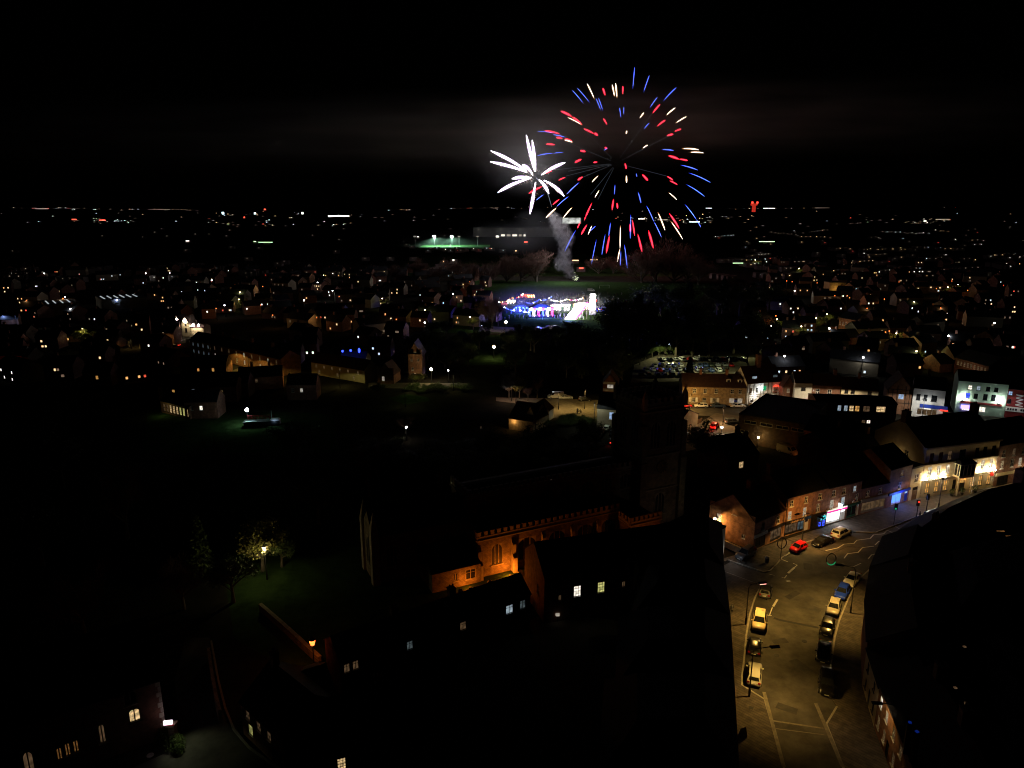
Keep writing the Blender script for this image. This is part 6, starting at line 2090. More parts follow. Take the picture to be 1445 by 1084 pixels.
# churchyard wall caught by the orange lantern
ws = thing('churchyard_wall', 'low stone churchyard wall catching the orange lantern light', 'wall', P(400, 890), 0)
o0 = Vector(P(400, 890))
pts_ = [Vector(p) - o0 for p in PX((368, 862), (400, 890), (428, 916), (452, 938))]
q = MB()
for a, b_ in zip(pts_, pts_[1:]):
    d = (b_ - a).normalized()
    n_ = Vector((-d.y, d.x)) * .2
    for z0, z1, k in ((0, 1.1, 1), (1.1, 1.22, 1.35)):
        q.hexa([(a.x - n_.x * k, a.y - n_.y * k, z0), (b_.x - n_.x * k, b_.y - n_.y * k, z0), (b_.x + n_.x * k, b_.y + n_.y * k, z0), (a.x + n_.x * k, a.y + n_.y * k, z0),
                (a.x - n_.x * k, a.y - n_.y * k, z1), (b_.x - n_.x * k, b_.y - n_.y * k, z1), (b_.x + n_.x * k, b_.y + n_.y * k, z1), (a.x + n_.x * k, a.y + n_.y * k, z1)])
attach(ws, 'stonework', q, M['stone'])
# ------------------------------------------------------------------ bonfire-night funfair on the recreation ground
def ride(name, label, px, py, w, d, h, colours, wash, power, cat='fairground ride'):
    t = thing(name, label, cat, P(px, py), RND.uniform(-.1, .1))
    q = MB()
    q.box(-w / 2, -d / 2, 0, w / 2, d / 2, .7)
    attach(t, 'platform', q, M['dark_metal'])
    n = 6
    for k in range(n):
        for y in (-d / 2 + .2, d / 2 - .2):
            q = MB()
            x = -w / 2 + .2 + (w - .4) * k / (n - 1)
            q.box(x - .12, y - .12, .7, x + .12, y + .12, h * .72)
            attach(t, 'light_post', q, LIT[colours[k % len(colours)]])
    q = MB()
    q.hexa([(-w / 2 - .3, -d / 2 - .3, h * .72), (w / 2 + .3, -d / 2 - .3, h * .72), (w / 2 + .3, d / 2 + .3, h * .72), (-w / 2 - .3, d / 2 + .3, h * .72), (-w / 6, -d / 6, h), (w / 6, -d / 6, h), (w / 6, d / 6, h), (-w / 6, d / 6, h)])
    attach(t, 'canopy', q, M['cloth'])
    for k in range(8):
        q = MB()
        x = -w / 2 + w * k / 8
        q.box(x + .05, -d / 2 - .4, h * .6, x + w / 8 - .05, -d / 2 - .32, h * .76)
        attach(t, 'light_panel', q, LIT[colours[(k + 1) % len(colours)]])
    light('ride_light', t, (0, -d / 2 - 2.5, h * .7), power, wash, .5)
    return t


LIT['fair_white'] = emit('fair_white', (1, .96, .92), 40)
LIT['fair_blue'] = emit('fair_blue', (.05, .1, 1), 14)
LIT['fair_pink'] = emit('fair_pink', (1, .05, .5), 9)
LIT['fair_gold'] = emit('fair_gold', (1, .6, .15), 18)
ride('fair_ride', 'funfair ride flooded in blue with white lamps', 763, 447, 13, 7, 7, ('fair_blue', 'fair_white', 'fair_pink'), (.03, .07, 1), 34000)
ride('fair_ride', 'small blue lit funfair ride left of the big blue one', 735, 441, 8, 5, 4.5, ('fair_blue', 'neonblue'), (.04, .08, 1), 20000)
ride('fair_stall', 'white lit funfair stall with green edge in the middle', 796, 439, 9, 5, 5.5, ('fair_white', 'fair_white', 'green'), (1, .95, .9), 1200, 'fair stall')
ride('fair_stall', 'white and red funfair stall left of the green edged one', 784, 438, 6, 4, 4.5, ('fair_white', 'red'), (1, .85, .8), 1500, 'fair stall')
ride('fair_stall', 'red lit stall at the back left of the funfair', 741, 421, 6, 4, 3.6, ('red', 'bulb_orange'), (1, .15, .08), 1500, 'fair stall')
ride('fair_stall', 'orange lit stall at the back left beside the red one', 749, 421, 5, 4, 3.2, ('bulb_orange', 'fair_gold'), (1, .4, .1), 700, 'fair stall')
ride('fair_stall', 'white lit food stall at the far left of the funfair', 722, 429, 5, 4, 3.4, ('fair_white', 'warm'), (1, .9, .8), 1200, 'fair stall')
ride('fair_stall', 'small pink lit stall leftmost in the funfair', 712, 432, 4, 3, 3, ('magenta', 'warm'), (1, .5, .5), 500, 'fair stall')
ride('fair_stall', 'golden lit stall between the light ramp and the white tower', 821, 438, 9, 5, 5.5, ('fair_gold', 'fair_white'), (1, .7, .32), 2600, 'fair stall')
# sloping light ramp (giant slide)
t = thing('giant_slide', 'giant funfair slide blazing white with violet edge', 'slide', P(806, 452), .0)
A = Vector((0, 0, 0))
q = MB()
q.hexa([(-3.2, 0, .5), (2.2, 0, .5), (9, 6, 8.0), (4, 6, 8.0), (-3.2, 0, .9), (2.2, 0, .9), (9, 6, 8.4), (4, 6, 8.4)])
attach(t, 'slide_bed', q, LIT['fair_white'])
q = MB()
q.hexa([(2.25, 0, .4), (2.6, 0, .4), (9.4, 6, 7.8), (9.05, 6, 7.8), (2.25, 0, 1.5), (2.6, 0, 1.5), (9.4, 6, 9.0), (9.05, 6, 9.0)])
attach(t, 'side_rail', q, LIT['fair_pink'])
q = MB()
for x in (4, 6.5, 9):
    q.tube([(x, 6.2, 0), (x, 6.2, 8)], .12, 8)
attach(t, 'scaffold', q, M['steel'])
light('slide_light', t, (-2, -3, 2.5), 16000, (.12, .1, 1), .5)
light('slide_light', t, (9, 3, 9), 1200, (1, .85, .6), .5)
t = thing('light_tower', 'tall brilliant white funfair tower right of the slide', 'tower', P(836, 444), 0)
q = MB()
q.box(-1.8, -1.5, 0, 1.8, 1.5, 3.2)
attach(t, 'base_cabin', q, M['white'])
q = MB()
q.box(-1.4, -1.2, 3.2, 1.4, 1.2, 11.4)
attach(t, 'lit_shaft', q, LIT['fair_white'])
for k in range(5):
    q = MB()
    q.box(-1.55, -1.35, 3.6 + k * 1.8, 1.55, 1.35, 3.8 + k * 1.8)
    attach(t, 'ring', q, M['steel'])
q = MB()
q.ball((1.9, -.6, 8.0), .5)
q.ball((-1.9, -.6, 6.0), .5)
attach(t, 'coloured_lamp', q, LIT['red'])
light('tower_light', t, (0, -3, 8), 1400, (1, .9, .85), .5)
ride('fair_stall', 'added warm lit stall for car lights right of the white tower', 860, 447, 5, 3, 3, ('fair_gold', 'warm'), (1, .7, .4), 700, 'fair stall')  # stall shape added in place of lights on cars
ride('fair_stall', 'small added pale lit stall rightmost in the funfair', 872, 440, 4, 3, 3, ('pale', 'warm'), (1, .85, .7), 400, 'fair stall')  # also added to stand for pale lights among the cars
ride('fair_ride', 'small dark ride with blue lamps right of the white tower', 848, 441, 5, 4, 4, ('neonblue', 'dim'), (.1, .2, 1), 900)
rb = random.Random(14)
for i, (pa, pb, lab) in enumerate((((704, 436), (738, 424), 'added festoon of coloured bulbs at the left of the funfair'), ((742, 437), (778, 428), 'added festoon of blue and white bulbs behind the blue ride'), ((778, 433), (822, 430), 'added festoon of white bulbs behind the middle stalls'), ((840, 446), (884, 436), 'added festoon of warm bulbs at the right end of the funfair'), ((712, 444), (752, 450), 'low added festoon of blue bulbs in front of the crowd'))):
    A_, B_ = Vector(P(*pa)), Vector(P(*pb))
    t = thing('added_festoon', lab, 'festoon', (A_.x, A_.y))  # bulb strings added for small bright points in the crowd
    d_ = B_ - A_
    q = MB()
    for f in (0, .5, 1):
        q.tube([(d_.x * f, d_.y * f, 0), (d_.x * f, d_.y * f, 4.2)], .06, 6)
    attach(t, 'pole', q, M['dark_metal'])
    for k in range(22):
        f = k / 21
        q = MB()
        q.ball((d_.x * f, d_.y * f, 4.1 - 1.1 * math.sin(math.pi * (f * 2 % 1))), rb.uniform(.14, .3), 0, 6, 4)
        attach(t, 'bulb', q, LIT[(('red', 'fair_white', 'fair_gold', 'neonblue'), ('fair_blue', 'fair_white', 'neonblue', 'fair_blue'), ('fair_white', 'fair_gold', 'fair_white', 'fair_pink'), ('fair_gold', 'warm', 'fair_white', 'red'), ('fair_blue', 'neonblue', 'fair_blue', 'fair_white'))[i][rb.randrange(4)]])
# spectators: far crowd that reads as one mass
b = MB()
rc = random.Random(21)
for i in range(420):
    px = rc.gauss(780, 55)
    py = rc.uniform(422, 452) if rc.random() < .7 else rc.uniform(415, 428)
    if not 700 < px < 890:
        continue
    x, y = P(px, py)
    person_mesh(b, x, y, 0, rc.uniform(1.5, 1.85), rc.uniform(0, 6), rc.randrange(4))
o = link('crowd', b.mesh('crowd', [M['cloth'], mat('coat_dark', (.03, .03, .05), .9), mat('coat_tan', (.25, .2, .15), .9), mat('coat_pale', (.4, .4, .42), .9)]))
tag(o, 'crowd of spectators standing between the funfair rides', 'crowd', kind='stuff')
G6 = 'cars parked beside the funfair'
for i, (px, py) in enumerate(((752, 473), (757, 470), (760, 466), (764, 470), (770, 467), (775, 464), (780, 467), (785, 463), (768, 474))):
    car('hatch', pal[i % len(pal)], P(px, py), .4, '%s car glinting on the grass below the funfair' % names[pal[i % len(pal)]], G6, full=False)
car('van', (.7, .7, .7), P(834, 411), 0, 'white van parked on the dark field behind the white tower', None, name='parked_van')
t = thing('goal_posts', 'white football goal on the dark field', 'goal', P(853, 407), 0)
q = MB()
q.tube([(-3.6, 0, 0), (-3.6, 0, 2.4), (3.6, 0, 2.4), (3.6, 0, 0)], .09, 6)
q.tube([(-3.6, 0, 2.4), (-3.6, 1.5, 0)], .04, 5)
q.tube([(3.6, 0, 2.4), (3.6, 1.5, 0)], .04, 5)
attach(t, 'frame', q, M['white'])
# bare trees lit by the fireworks, dark wood to their right
GT = 'bare trees around the firework field'
for i, (px, py, h_) in enumerate(((715, 398, 26), (735, 398, 30), (757, 398, 27), (690, 402, 22), (905, 399, 28), (925, 398, 36), (950, 398, 38), (970, 399, 28), (985, 402, 22), (845, 386, 20), (865, 386, 18), (640, 396, 20), (615, 400, 18), (665, 397, 20), (590, 392, 18), (560, 396, 16))):
    tree(P(px, py), h_ * 1.15, 'bare', 'bare twiggy tree faintly reddened by the fireworks, %s' % ('left of the smoke' if px < 800 else 'right of the smoke'), 'twig', 1 + i % 3, 1.25, GT, -.24 * h_)
for i, (px, py, h_) in enumerate(((686, 462, 16), (695, 464, 18), (703, 460, 13))):
    tree(P(px, py), h_, 'bare', ['bare tree with pale trunk left of the park path lamp', 'tallest bare tree beside the park path lamp', 'smallest bare tree beside the park path lamp'][i], 'twig', 1 + i % 3, .8)
lamp(P(680, 468), 3, (0, 0), (.9, .9, 1), 120, 'small white lamp under the bare park trees', 'bulb_white', style='globe', head_size=.8)
rw = random.Random(9)
for i in range(46):
    px = rw.uniform(865, 1085)
    py = rw.uniform(432, 505) if px > 900 else rw.uniform(452, 500)
    tree(P(px, py), rw.uniform(12, 21), rw.choice(('leafy', 'leafy', 'conifer')), 'unlit tree in the black wood right of the funfair', 'leaf', 1 + i % 4, 1.1, 'trees of the dark wood')
for i in range(44):
    px = rw.uniform(715, 880)
    py = rw.uniform(480, 548)
    tree(P(px, py), rw.uniform(8, 12), rw.choice(('leafy', 'leafy', 'conifer')), 'unlit tree in the black wood below the funfair', 'leaf', 1 + i % 4, 1.1, 'trees of the near dark wood')
for i in range(26):
    px = rw.uniform(560, 686)
    py = rw.uniform(474, 524)
    tree(P(px, py), rw.uniform(6, 10), 'leafy', 'unlit garden tree left of the park lawn', 'leaf', 1 + i % 4, 1.1, 'garden trees by the park')

# ------------------------------------------------------------------ houses of the town, near to far
FAR = {}


def far_house_meshes(k):
    if k in FAR:
        return FAR[k]
    w, d, e, r = ((9, 8, 5, 2.6), (16, 8, 5.2, 2.8), (7, 9, 5.4, 3), (12, 9, 3.2, 3))[k]
    b = MB()
    for p0, p1, g in (((-w / 2, 0), (w / 2, 0), 0), ((w / 2, 0), (w / 2, d), r), ((w / 2, d), (-w / 2, d), 0), ((-w / 2, d), (-w / 2, 0), r)):
        wall_face(b, p0, p1, e, [], g)
    q = MB()
    for ya, yb in ((-.3, d / 2), (d + .3, d / 2)):
        q.hexa([(-w / 2 - .2, ya, e - .1), (w / 2 + .2, ya, e - .1), (w / 2 + .2, yb, e + r), (-w / 2 - .2, yb, e + r), (-w / 2 - .2, ya, e + .06), (w / 2 + .2, ya, e + .06), (w / 2 + .2, yb, e + r + .16), (-w / 2 - .2, yb, e + r + .16)])
    c = MB()
    c.box(-w / 4 - .4, d / 2 - .4, e + r - .5, -w / 4 + .4, d / 2 + .4, e + r + 1.3)
    FAR[k] = (b.mesh('wall', M[('brick', 'render_tan', 'brick', 'brick')[k]]), q.mesh('roof', M['slate']), c.mesh('chimney', M['brick']), w, e)
    return FAR[k]


wm = MB()
wm.box(-.35, -.06, 0, .35, -.01, .85)
fb = MB()
for x in (-.42, .35):
    fb.box(x, -.09, -.07, x + .07, -.005, .92)
fb.box(-.35, -.09, -.07, .35, -.005, 0)
fb.box(-.35, -.09, .85, .35, -.005, .92)
FARF = fb.mesh('window', M['white'])
FARW = {}
LIT['far_warm'] = emit('far_warm', (1, .66, .32), 1.3)
LIT['far_amber'] = emit('far_amber', (1, .48, .16), 1.1)
LIT['far_white'] = emit('far_white', (1, .95, .86), 1.6)
LIT['far_cool'] = emit('far_cool', (.75, .9, 1), 1.0)
LIT['far_dim'] = emit('far_dim', (1, .7, .45), .2)
LIT['far_red'] = emit('far_red', (1, .12, .06), .8)
for k in ('far_warm', 'far_amber', 'far_white', 'far_cool', 'far_dim', 'far_red'):
    FARW[k] = wm.mesh('pane', LIT[k])
rf = random.Random(77)
GH = 'houses of the town beyond'
zones = [(0, 560, 382, 470, 105), (0, 560, 470, 545, 26), (560, 720, 384, 462, 40), (1060, 1445, 372, 500, 100), (1180, 1445, 500, 532, 14), (1100, 1180, 500, 535, 6)]
spots = []
for x0, x1, y0, y1, n in zones:
    c = 0
    tries = 0
    while c < n and tries < 4000:
        tries += 1
        px, py = rf.uniform(x0, x1), y0 + (y1 - y0) * rf.random()
        x, y = P(px, py)
        if any((x - a) ** 2 + (y - b_) ** 2 < 15 ** 2 for a, b_ in spots):
            continue
        if (55 < px < 230 and 425 < py < 452) or (240 < px < 400 and 455 < py < 545) or (430 < px < 620 and py > 505) or (690 < px and px < 730):
            continue
        spots.append((x, y))
        c += 1
col_words = {'far_warm': 'warm', 'far_amber': 'amber', 'far_white': 'bright white', 'far_cool': 'cool white', 'far_dim': 'dim', 'far_red': 'red'}
for i, (x, y) in enumerate(spots):
    k = rf.choice((0, 0, 1, 2, 3))
    wmesh, rmesh, cmesh, w, e = far_house_meshes(k)
    rz = rf.choice((-.5, -.2, .1, .45)) + rf.uniform(-.15, .15)
    main = rf.choice(('far_warm', 'far_warm', 'far_amber', 'far_white', 'far_white', 'far_cool', 'far_dim', 'far_dim', 'far_dim', 'far_red' if rf.random() < .3 else 'far_warm'))
    side = 'left' if x < -20 else 'right'
    t = thing('town_house', '%s with %s lit windows among the far roofs on the %s' % (('small brick house', 'long rendered house', 'narrow brick house', 'low brick bungalow')[k], col_words[main], side), 'house', (x, y, 0), rz, GH)
    link('wall', wmesh, t)
    link('roof', rmesh, t)
    link('chimney', cmesh, t)
    for u in range(rf.choice((1, 1, 2, 2, 3, 4))):
        o = link('window', FARF, t, (rf.uniform(-w / 2 + 1, w / 2 - 1), 0, rf.choice((.9, e - 1.9)) if e > 4 else 1.0))
        link('pane', FARW[main if rf.random() < .7 else rf.choice(list(FARW))], o)
# street lamps sprinkled through the town (lit pools on walls and verges)
pts = [(340, 427, 'y'), (300, 408, 'w'), (207, 397, 'w'), (372, 418, 'o'), (540, 437, 'y'), (470, 425, 'w'), (560, 470, 'o'), (600, 455, 'y'), (600, 475, 'w'), (430, 440, 'w'), (640, 430, 'w'),
       (1120, 425, 'w'), (1094, 424, 'w'), (1180, 410, 'y'), (1150, 388, 'y'), (1065, 376, 'y'), (1150, 468, 'y'), (1165, 462, 'y'), (1246, 438, 'o'), (1247, 490, 'o'), (1262, 492, 'y'), (1286, 526, 'o'), (1275, 500, 'y'), (1350, 415, 'y'), (1400, 476, 'w'), (1290, 520, 'y'),
       (1420, 495, 'w'), (1325, 452, 'o'), (1085, 420, 'y'), (1215, 530, 'w'), (1105, 528, 'w'), (1095, 470, 'y')]
rl = random.Random(31)
for i in range(46):
    px = rl.uniform(1075, 1440) if i % 2 else rl.uniform(0, 690)
    py = rl.uniform(384, 515) if i % 2 else rl.uniform(396, 468)
    if 230 < px < 300 and py > 440:
        continue
    pts.append((px, py, rl.choice('yoowo')))
LC = {'y': ((.95, 1, .35), 'bulb_warm', 'yellow green'), 'w': ((.95, .97, 1), 'bulb_white', 'white'), 'o': ((1, .5, .18), 'bulb_orange', 'orange')}
for i, (px, py, k) in enumerate(pts):
    lamp(P(px, py), 6.5, (.7, -.5), LC[k][0], 330, '%s street lamp among the far roofs on the %s' % (LC[k][2], 'left' if px < 700 else 'right'), LC[k][1], group='street lamps of the town', style='globe', head_size=.75 if k != 'w' else 1.0, r=.1)
    if k == 'y':
        tree((P(px, py)[0] + 1.5, P(px, py)[1] + 2.5), 7, 'leafy', 'yellow green street tree beside a lamp on the %s' % ('left' if px < 700 else 'right'), 'leaf_gold', 1 + i % 4, 1.2, 'lamp lit street trees')
s = house('gable_villa', 'pale gabled villa end among the dark houses at right', 'house', P(1320, 520), P(1344, 524), 14, 5.2, 4.0, wall='render_cream', roofm='slate', gable_front=True)
light('villa_lamp', s, (2, -3, 3), 40, (1, .75, .5), .3)
ww = [('F', .1 + .1 * k, 3.6, .8, 1.4, 'sash', 'dim') for k in range(9)]
s = house('villa_terrace', 'dim brick terrace with a row of white windows at right', 'house', P(1345, 527), P(1392, 541), 9, 6, 2.8, wall='brick', roofm='slate', wins=ww)
light('terrace_lamp', s, (9, -4, 4), 120, (1, .6, .35), .3)
s = house('ochre_block', 'small flat block lit orange above white in the right distance', 'building', P(1170, 413), P(1192, 413), 10, 7, 1, roof='flat', wall='buff_brick', roofm='felt', parapet=.3)
light('block_lamp', s, (4, -3, 3), 420, (1, .6, .15), .3)
s = house('brick_row', 'dim amber lit tall terrace left of the right hand houses', 'house', P(1182, 471), P(1205, 476), 8, 8, 2.5, wall='orange_brick', roofm='slate', wins=[('F', .1 + .16 * k, z, .8, 1.6, 'sash', 'dim') for k in range(6) for z in (1, 4.5)])
light('row_lamp', s, (5, -4, 4), 260, (1, .55, .25), .3)

# ------------------------------------------------------------------ floodlit pitch, sheds and far town to the horizon
sheet('sports_pitch', PX((583, 353.5), (690, 350.5), (692, 345.5), (598, 345.5)), 0.02, mat('pitch_grass', (.06, .17, .035), .9, .3, .1))
for i, (px, py) in enumerate(((613, 347.5), (638, 347.2), (648, 346.5), (586, 349), (674, 347))):
    xy = P(px, py)
    hh = hgt(xy, 334.5)
    t = thing('floodlight_mast', ['leftmost bright floodlight mast over the green pitch', 'second bright floodlight mast over the green pitch', 'slim unlit mast behind the green pitch', 'mast at the left end of the green pitch', 'mast at the right end of the green pitch'][i], 'floodlight', xy)
    q = MB()
    q.tube([(0, 0, 0), (0, 0, hh)], [.35, .2], 8)
    attach(t, 'mast', q, M['steel'])
    q = MB()
    q.box(-2, -.3, hh, 2, .3, hh + 1.5)
    attach(t, 'lamp_bank', q, LIT['flood'] if i < 2 else LIT['pale'])
    if i < 2:
        light('flood_beam', t, (0, -2, hh - 1), 110000, (.5, 1, .7), .6, 170, (.1, .1, -1), .3)
xy = P(672, 329)
s = house('warehouse', 'long pale distribution shed beyond the floodlit pitch', 'building', P(668, 334), P(800, 334.5), 90, 19, 3, roof='flat', wall='grey_paint', roofm='felt')
W = s['W']
for u in (.06, .3, .5, .62, .8):
    q = MB()
    q.box(u * W - .8, -3, 14, u * W + .8, -1.5, 14.6)
    fx = attach(s, 'yard_light', q, LIT['pale'])
    light('yard_beam', s, (u * W, -14, 15), 230 * (1.7 if .0 < u < .55 else .4), (1, .96, .85), .8)
for u0, u1, m_ in ((.3, .34, 'white'), (.36, .4, 'pale'), (.42, .47, 'white'), (.49, .52, 'pale'), (.54, .56, 'white')):
    q = MB()
    q.box(u0 * W, -.5, 1, u1 * W, -.1, 5)
    attach(s, 'dock_door', q, LIT[m_])
s = house('bright_shed', 'distant shed with a blazing white front behind the smoke', 'building', P(793, 316.5), P(830, 316.5), 80, 26, 3, roof='flat', wall='render_white', roofm='felt')
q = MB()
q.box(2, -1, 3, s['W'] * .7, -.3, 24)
attach(s, 'glowing_front', q, emit('shed_front_glow', (.95, 1, .92), .8, vary=.7, scale=.05))  # light on the shed front put into a glowing panel
t = thing('silo_tower', 'red glowing tower standing on the horizon at right', 'tower', P(1063, 303.5), 0)
zb = far_z(*P(1063, 303.5))
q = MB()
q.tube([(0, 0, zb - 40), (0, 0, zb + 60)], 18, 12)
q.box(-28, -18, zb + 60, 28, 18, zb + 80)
attach(t, 'shaft', q, emit('tower_red_glow', (1, .06, .03), .45))  # red light on the tower put into the shaft's own glow
q = MB()
for x in (-24, 24):
    q.ball((x, -20, zb + 88), 11)
attach(t, 'beacon', q, emit('beacon_red', (1, .05, .03), 3))
# far town: tens of thousands of roofs read as one mass of lights
b = MB()
fm = [mat('far_wall', (.12, .1, .09), .9), emit('t_warm', (1, .62, .28), 2.2), emit('t_white', (1, .93, .8), 3.2), emit('t_cool', (.75, .95, 1), 2.4), emit('t_red', (1, .1, .06), 2.4), emit('t_green', (.6, 1, .5), 1.6), emit('t_dim', (1, .78, .55), .45)]
rt = random.Random(5)


def far_light(px, py, mi, s, w=1.0, h0=3.0, wall=True):
    x, y = P(px, py)
    z = far_z(x, y)
    k = y / 1002.0
    if wall:
        ww_ = max(8, 5 * k)
        b.box(x - ww_ / 2, y + .2, z - 3, x + ww_ / 2, y + 8, z + h0 + 1.2)
    ss = s * k
    b.box(x - ss * w / 2, y - .6, z + h0, x + ss * w / 2, y - .05, z + h0 + ss)


def pick():
    return rt.choices((1, 2, 3, 4, 5, 6), (5, 3, 2.5, .7, .4, 10))[0]


def far_one(px, py, s=None, mi=None, w=1.0):
    n0 = len(b.f)
    far_light(px, py, 0, s or rt.uniform(.45, 1.15), w)
    mi = mi or pick()
    for f in range(len(b.f) - 6, len(b.f)):
        b.m[f] = mi


def street(px, py, n, dx, dy, s0, s1):                          # a street of lights one can follow
    mi = pick()
    for k in range(n):
        far_one(px + k * dx + rt.gauss(0, 1.0), py + k * dy + rt.gauss(0, .35), rt.uniform(s0, s1), mi if rt.random() < .6 else pick())


for i in range(44):                                          # streets at 500-900 m
    px = rt.uniform(0, 660) if i % 2 else rt.uniform(1010, 1420)
    py = rt.uniform(362, 394) if px > 1000 else rt.uniform(378, 400)
    street(px, py, rt.randint(3, 9), rt.uniform(2.5, 7), rt.uniform(-1.2, .6), .3, .8)
for i in range(26):                                          # right hand suburbs
    street(1430 - 430 * rt.random() ** .9, 314 + 60 * rt.random(), rt.randint(3, 9), rt.uniform(2, 7), rt.uniform(-.5, .5), .25, .6)
for i in range(70):
    far_one(rt.uniform(1000, 1445), rt.uniform(312, 385), rt.uniform(.25, .55))
for i in range(26):
    far_one(rt.uniform(0, 690), rt.uniform(322, 378), rt.uniform(.35, .7), 6)
for i in range(26):
    far_one(rt.gauss(660, 25), rt.uniform(353, 357), rt.uniform(.4, .8), rt.choice((2, 6, 3, 4)))
CL = [(20, 300), (50, 300), (92, 299), (110, 300), (150, 301), (190, 301), (215, 300), (260, 300), (315, 304), (360, 303), (425, 303), (470, 306), (490, 306), (110, 312), (145, 313), (165, 314), (330, 318), (380, 319), (470, 318),
      (570, 300), (640, 300), (700, 300), (905, 311), (930, 312), (960, 312), (985, 315), (1035, 291), (1075, 292), (1095, 292), (1150, 290), (1175, 289), (1240, 289), (1255, 288), (1270, 290), (1240, 315), (1290, 315), (1330, 313), (1010, 310), (1420, 294)]
for i in range(430):                                         # horizon line
    if rt.random() < .8:
        cx_, cy_ = rt.choice(CL)
        px, py = rt.gauss(cx_, 14), cy_ + rt.gauss(0, 1.4)
    else:
        px, py = rt.uniform(0, 1445), rt.uniform(299, 316)
    py = max(297.3, py)
    far_one(px, py, rt.uniform(.3, .6), None, rt.choice((1, 1, 1.5, 2.2)))
for px, py, s_, mi, w in ((315, 304, 3.2, 3, 1), (360, 304, 2.6, 3, 1), (427, 304, 2.6, 2, 1), (374, 297.5, 1.6, 4, 1.6), (345, 309, 1.8, 4, 1), (478, 306.5, 1.6, 2, 18), (145, 313, 1.4, 4, 6), (105, 312, 1.3, 4, 5), (200, 300.5, 1, 6, 40), (225, 300, 1, 6, 30), (60, 302, .9, 6, 20),
                         (1000, 296.8, 1.4, 2, 6), (1085, 297.2, 1.1, 2, 14), (1160, 297.2, 1, 6, 20), (1330, 312, .9, 6, 22), (1305, 314, 1.0, 2, 4), (905, 311, 1.1, 2, 8), (935, 312, 1.0, 6, 14), (980, 315, 1.4, 3, 10), (360, 344, 1.1, 5, 3), (375, 345, .9, 5, 22), (265, 343, 1.1, 2, 4),
                         (1052, 376, 1.0, 5, 36), (1082, 344, .9, 5, 24), (590, 337, 1.2, 2, 1), (742, 345, 1.6, 4, 3), (702, 337, 2.0, 2, 2), (682, 328, 4.5, 2, 1), (820, 384, 2.0, 4, 3), (812, 372, 1.1, 1, 8), (838, 371, 1.0, 1, 10), (640, 372, 2, 2, 1), (626, 374, 1.6, 1, 1), (728, 358, 1.6, 1, 1)):
    far_one(px, py, s_, mi, w)
o = link('distant_town', b.mesh('distant_town', fm))
tag(o, 'sprinkled lights and roofs of the distant town out to the horizon', 'town', kind='stuff')
# hedges and small trees that close the gardens between the church and the park road
for i in range(40):
    px = rw.uniform(430, 860)
    py = rw.uniform(626, 665)
    if 838 < px < 872 and py < 640:
        continue
    tree(P(px, py), rw.uniform(2.6, 4.6), 'leafy', 'low unlit garden bush between the church and the park road', 'leaf', 1 + i % 4, 1.7, 'garden bushes behind the church', -.6)
for i in range(34):
    k = i % 2
    px = rw.uniform(768, 884) if k else rw.uniform(520, 664)
    py = rw.uniform(594, 602) if k else rw.uniform(549, 555)
    tree(P(px, py), rw.uniform(2.2, 3.6), 'leafy', ['unlit hedge bush along the park edge road', 'unlit hedge bush along the near side of the park road'][k], 'leaf', 1 + i % 4, 1.8, 'hedges along the park roads', -.7)
# ------------------------------------------------------------------ fireworks
FY = 640.0                          # distance of the bursts


def crop(x, y):
    return 560 + x / 2.89, 60 + y / 2.89


EM = dict(B=emit('star_blue', (.07, .11, 1), 2.2), R=emit('star_red', (1, .025, .05), 2.6), W=emit('star_cream', (1, .82, .6), 2.4), H=emit('star_white', (1, .93, .97), 9), T=emit('spark_trail', (.75, .85, 1), .05))
CX, CY = crop(900, 490)
C3 = D(CX, CY, FY)
RPX = 150.0
fw = thing('firework_burst', 'large round firework burst of red, white and blue streaks', 'firework', C3)
rfw = random.Random(4)


def on_shell(px, py, sgn):
    r2 = (px - CX) ** 2 + (py - CY) ** 2
    dz = math.sqrt(max(0.0, RPX ** 2 - r2)) * sgn * FY / FOCAL
    return D(px, py, FY + dz * .9) - C3


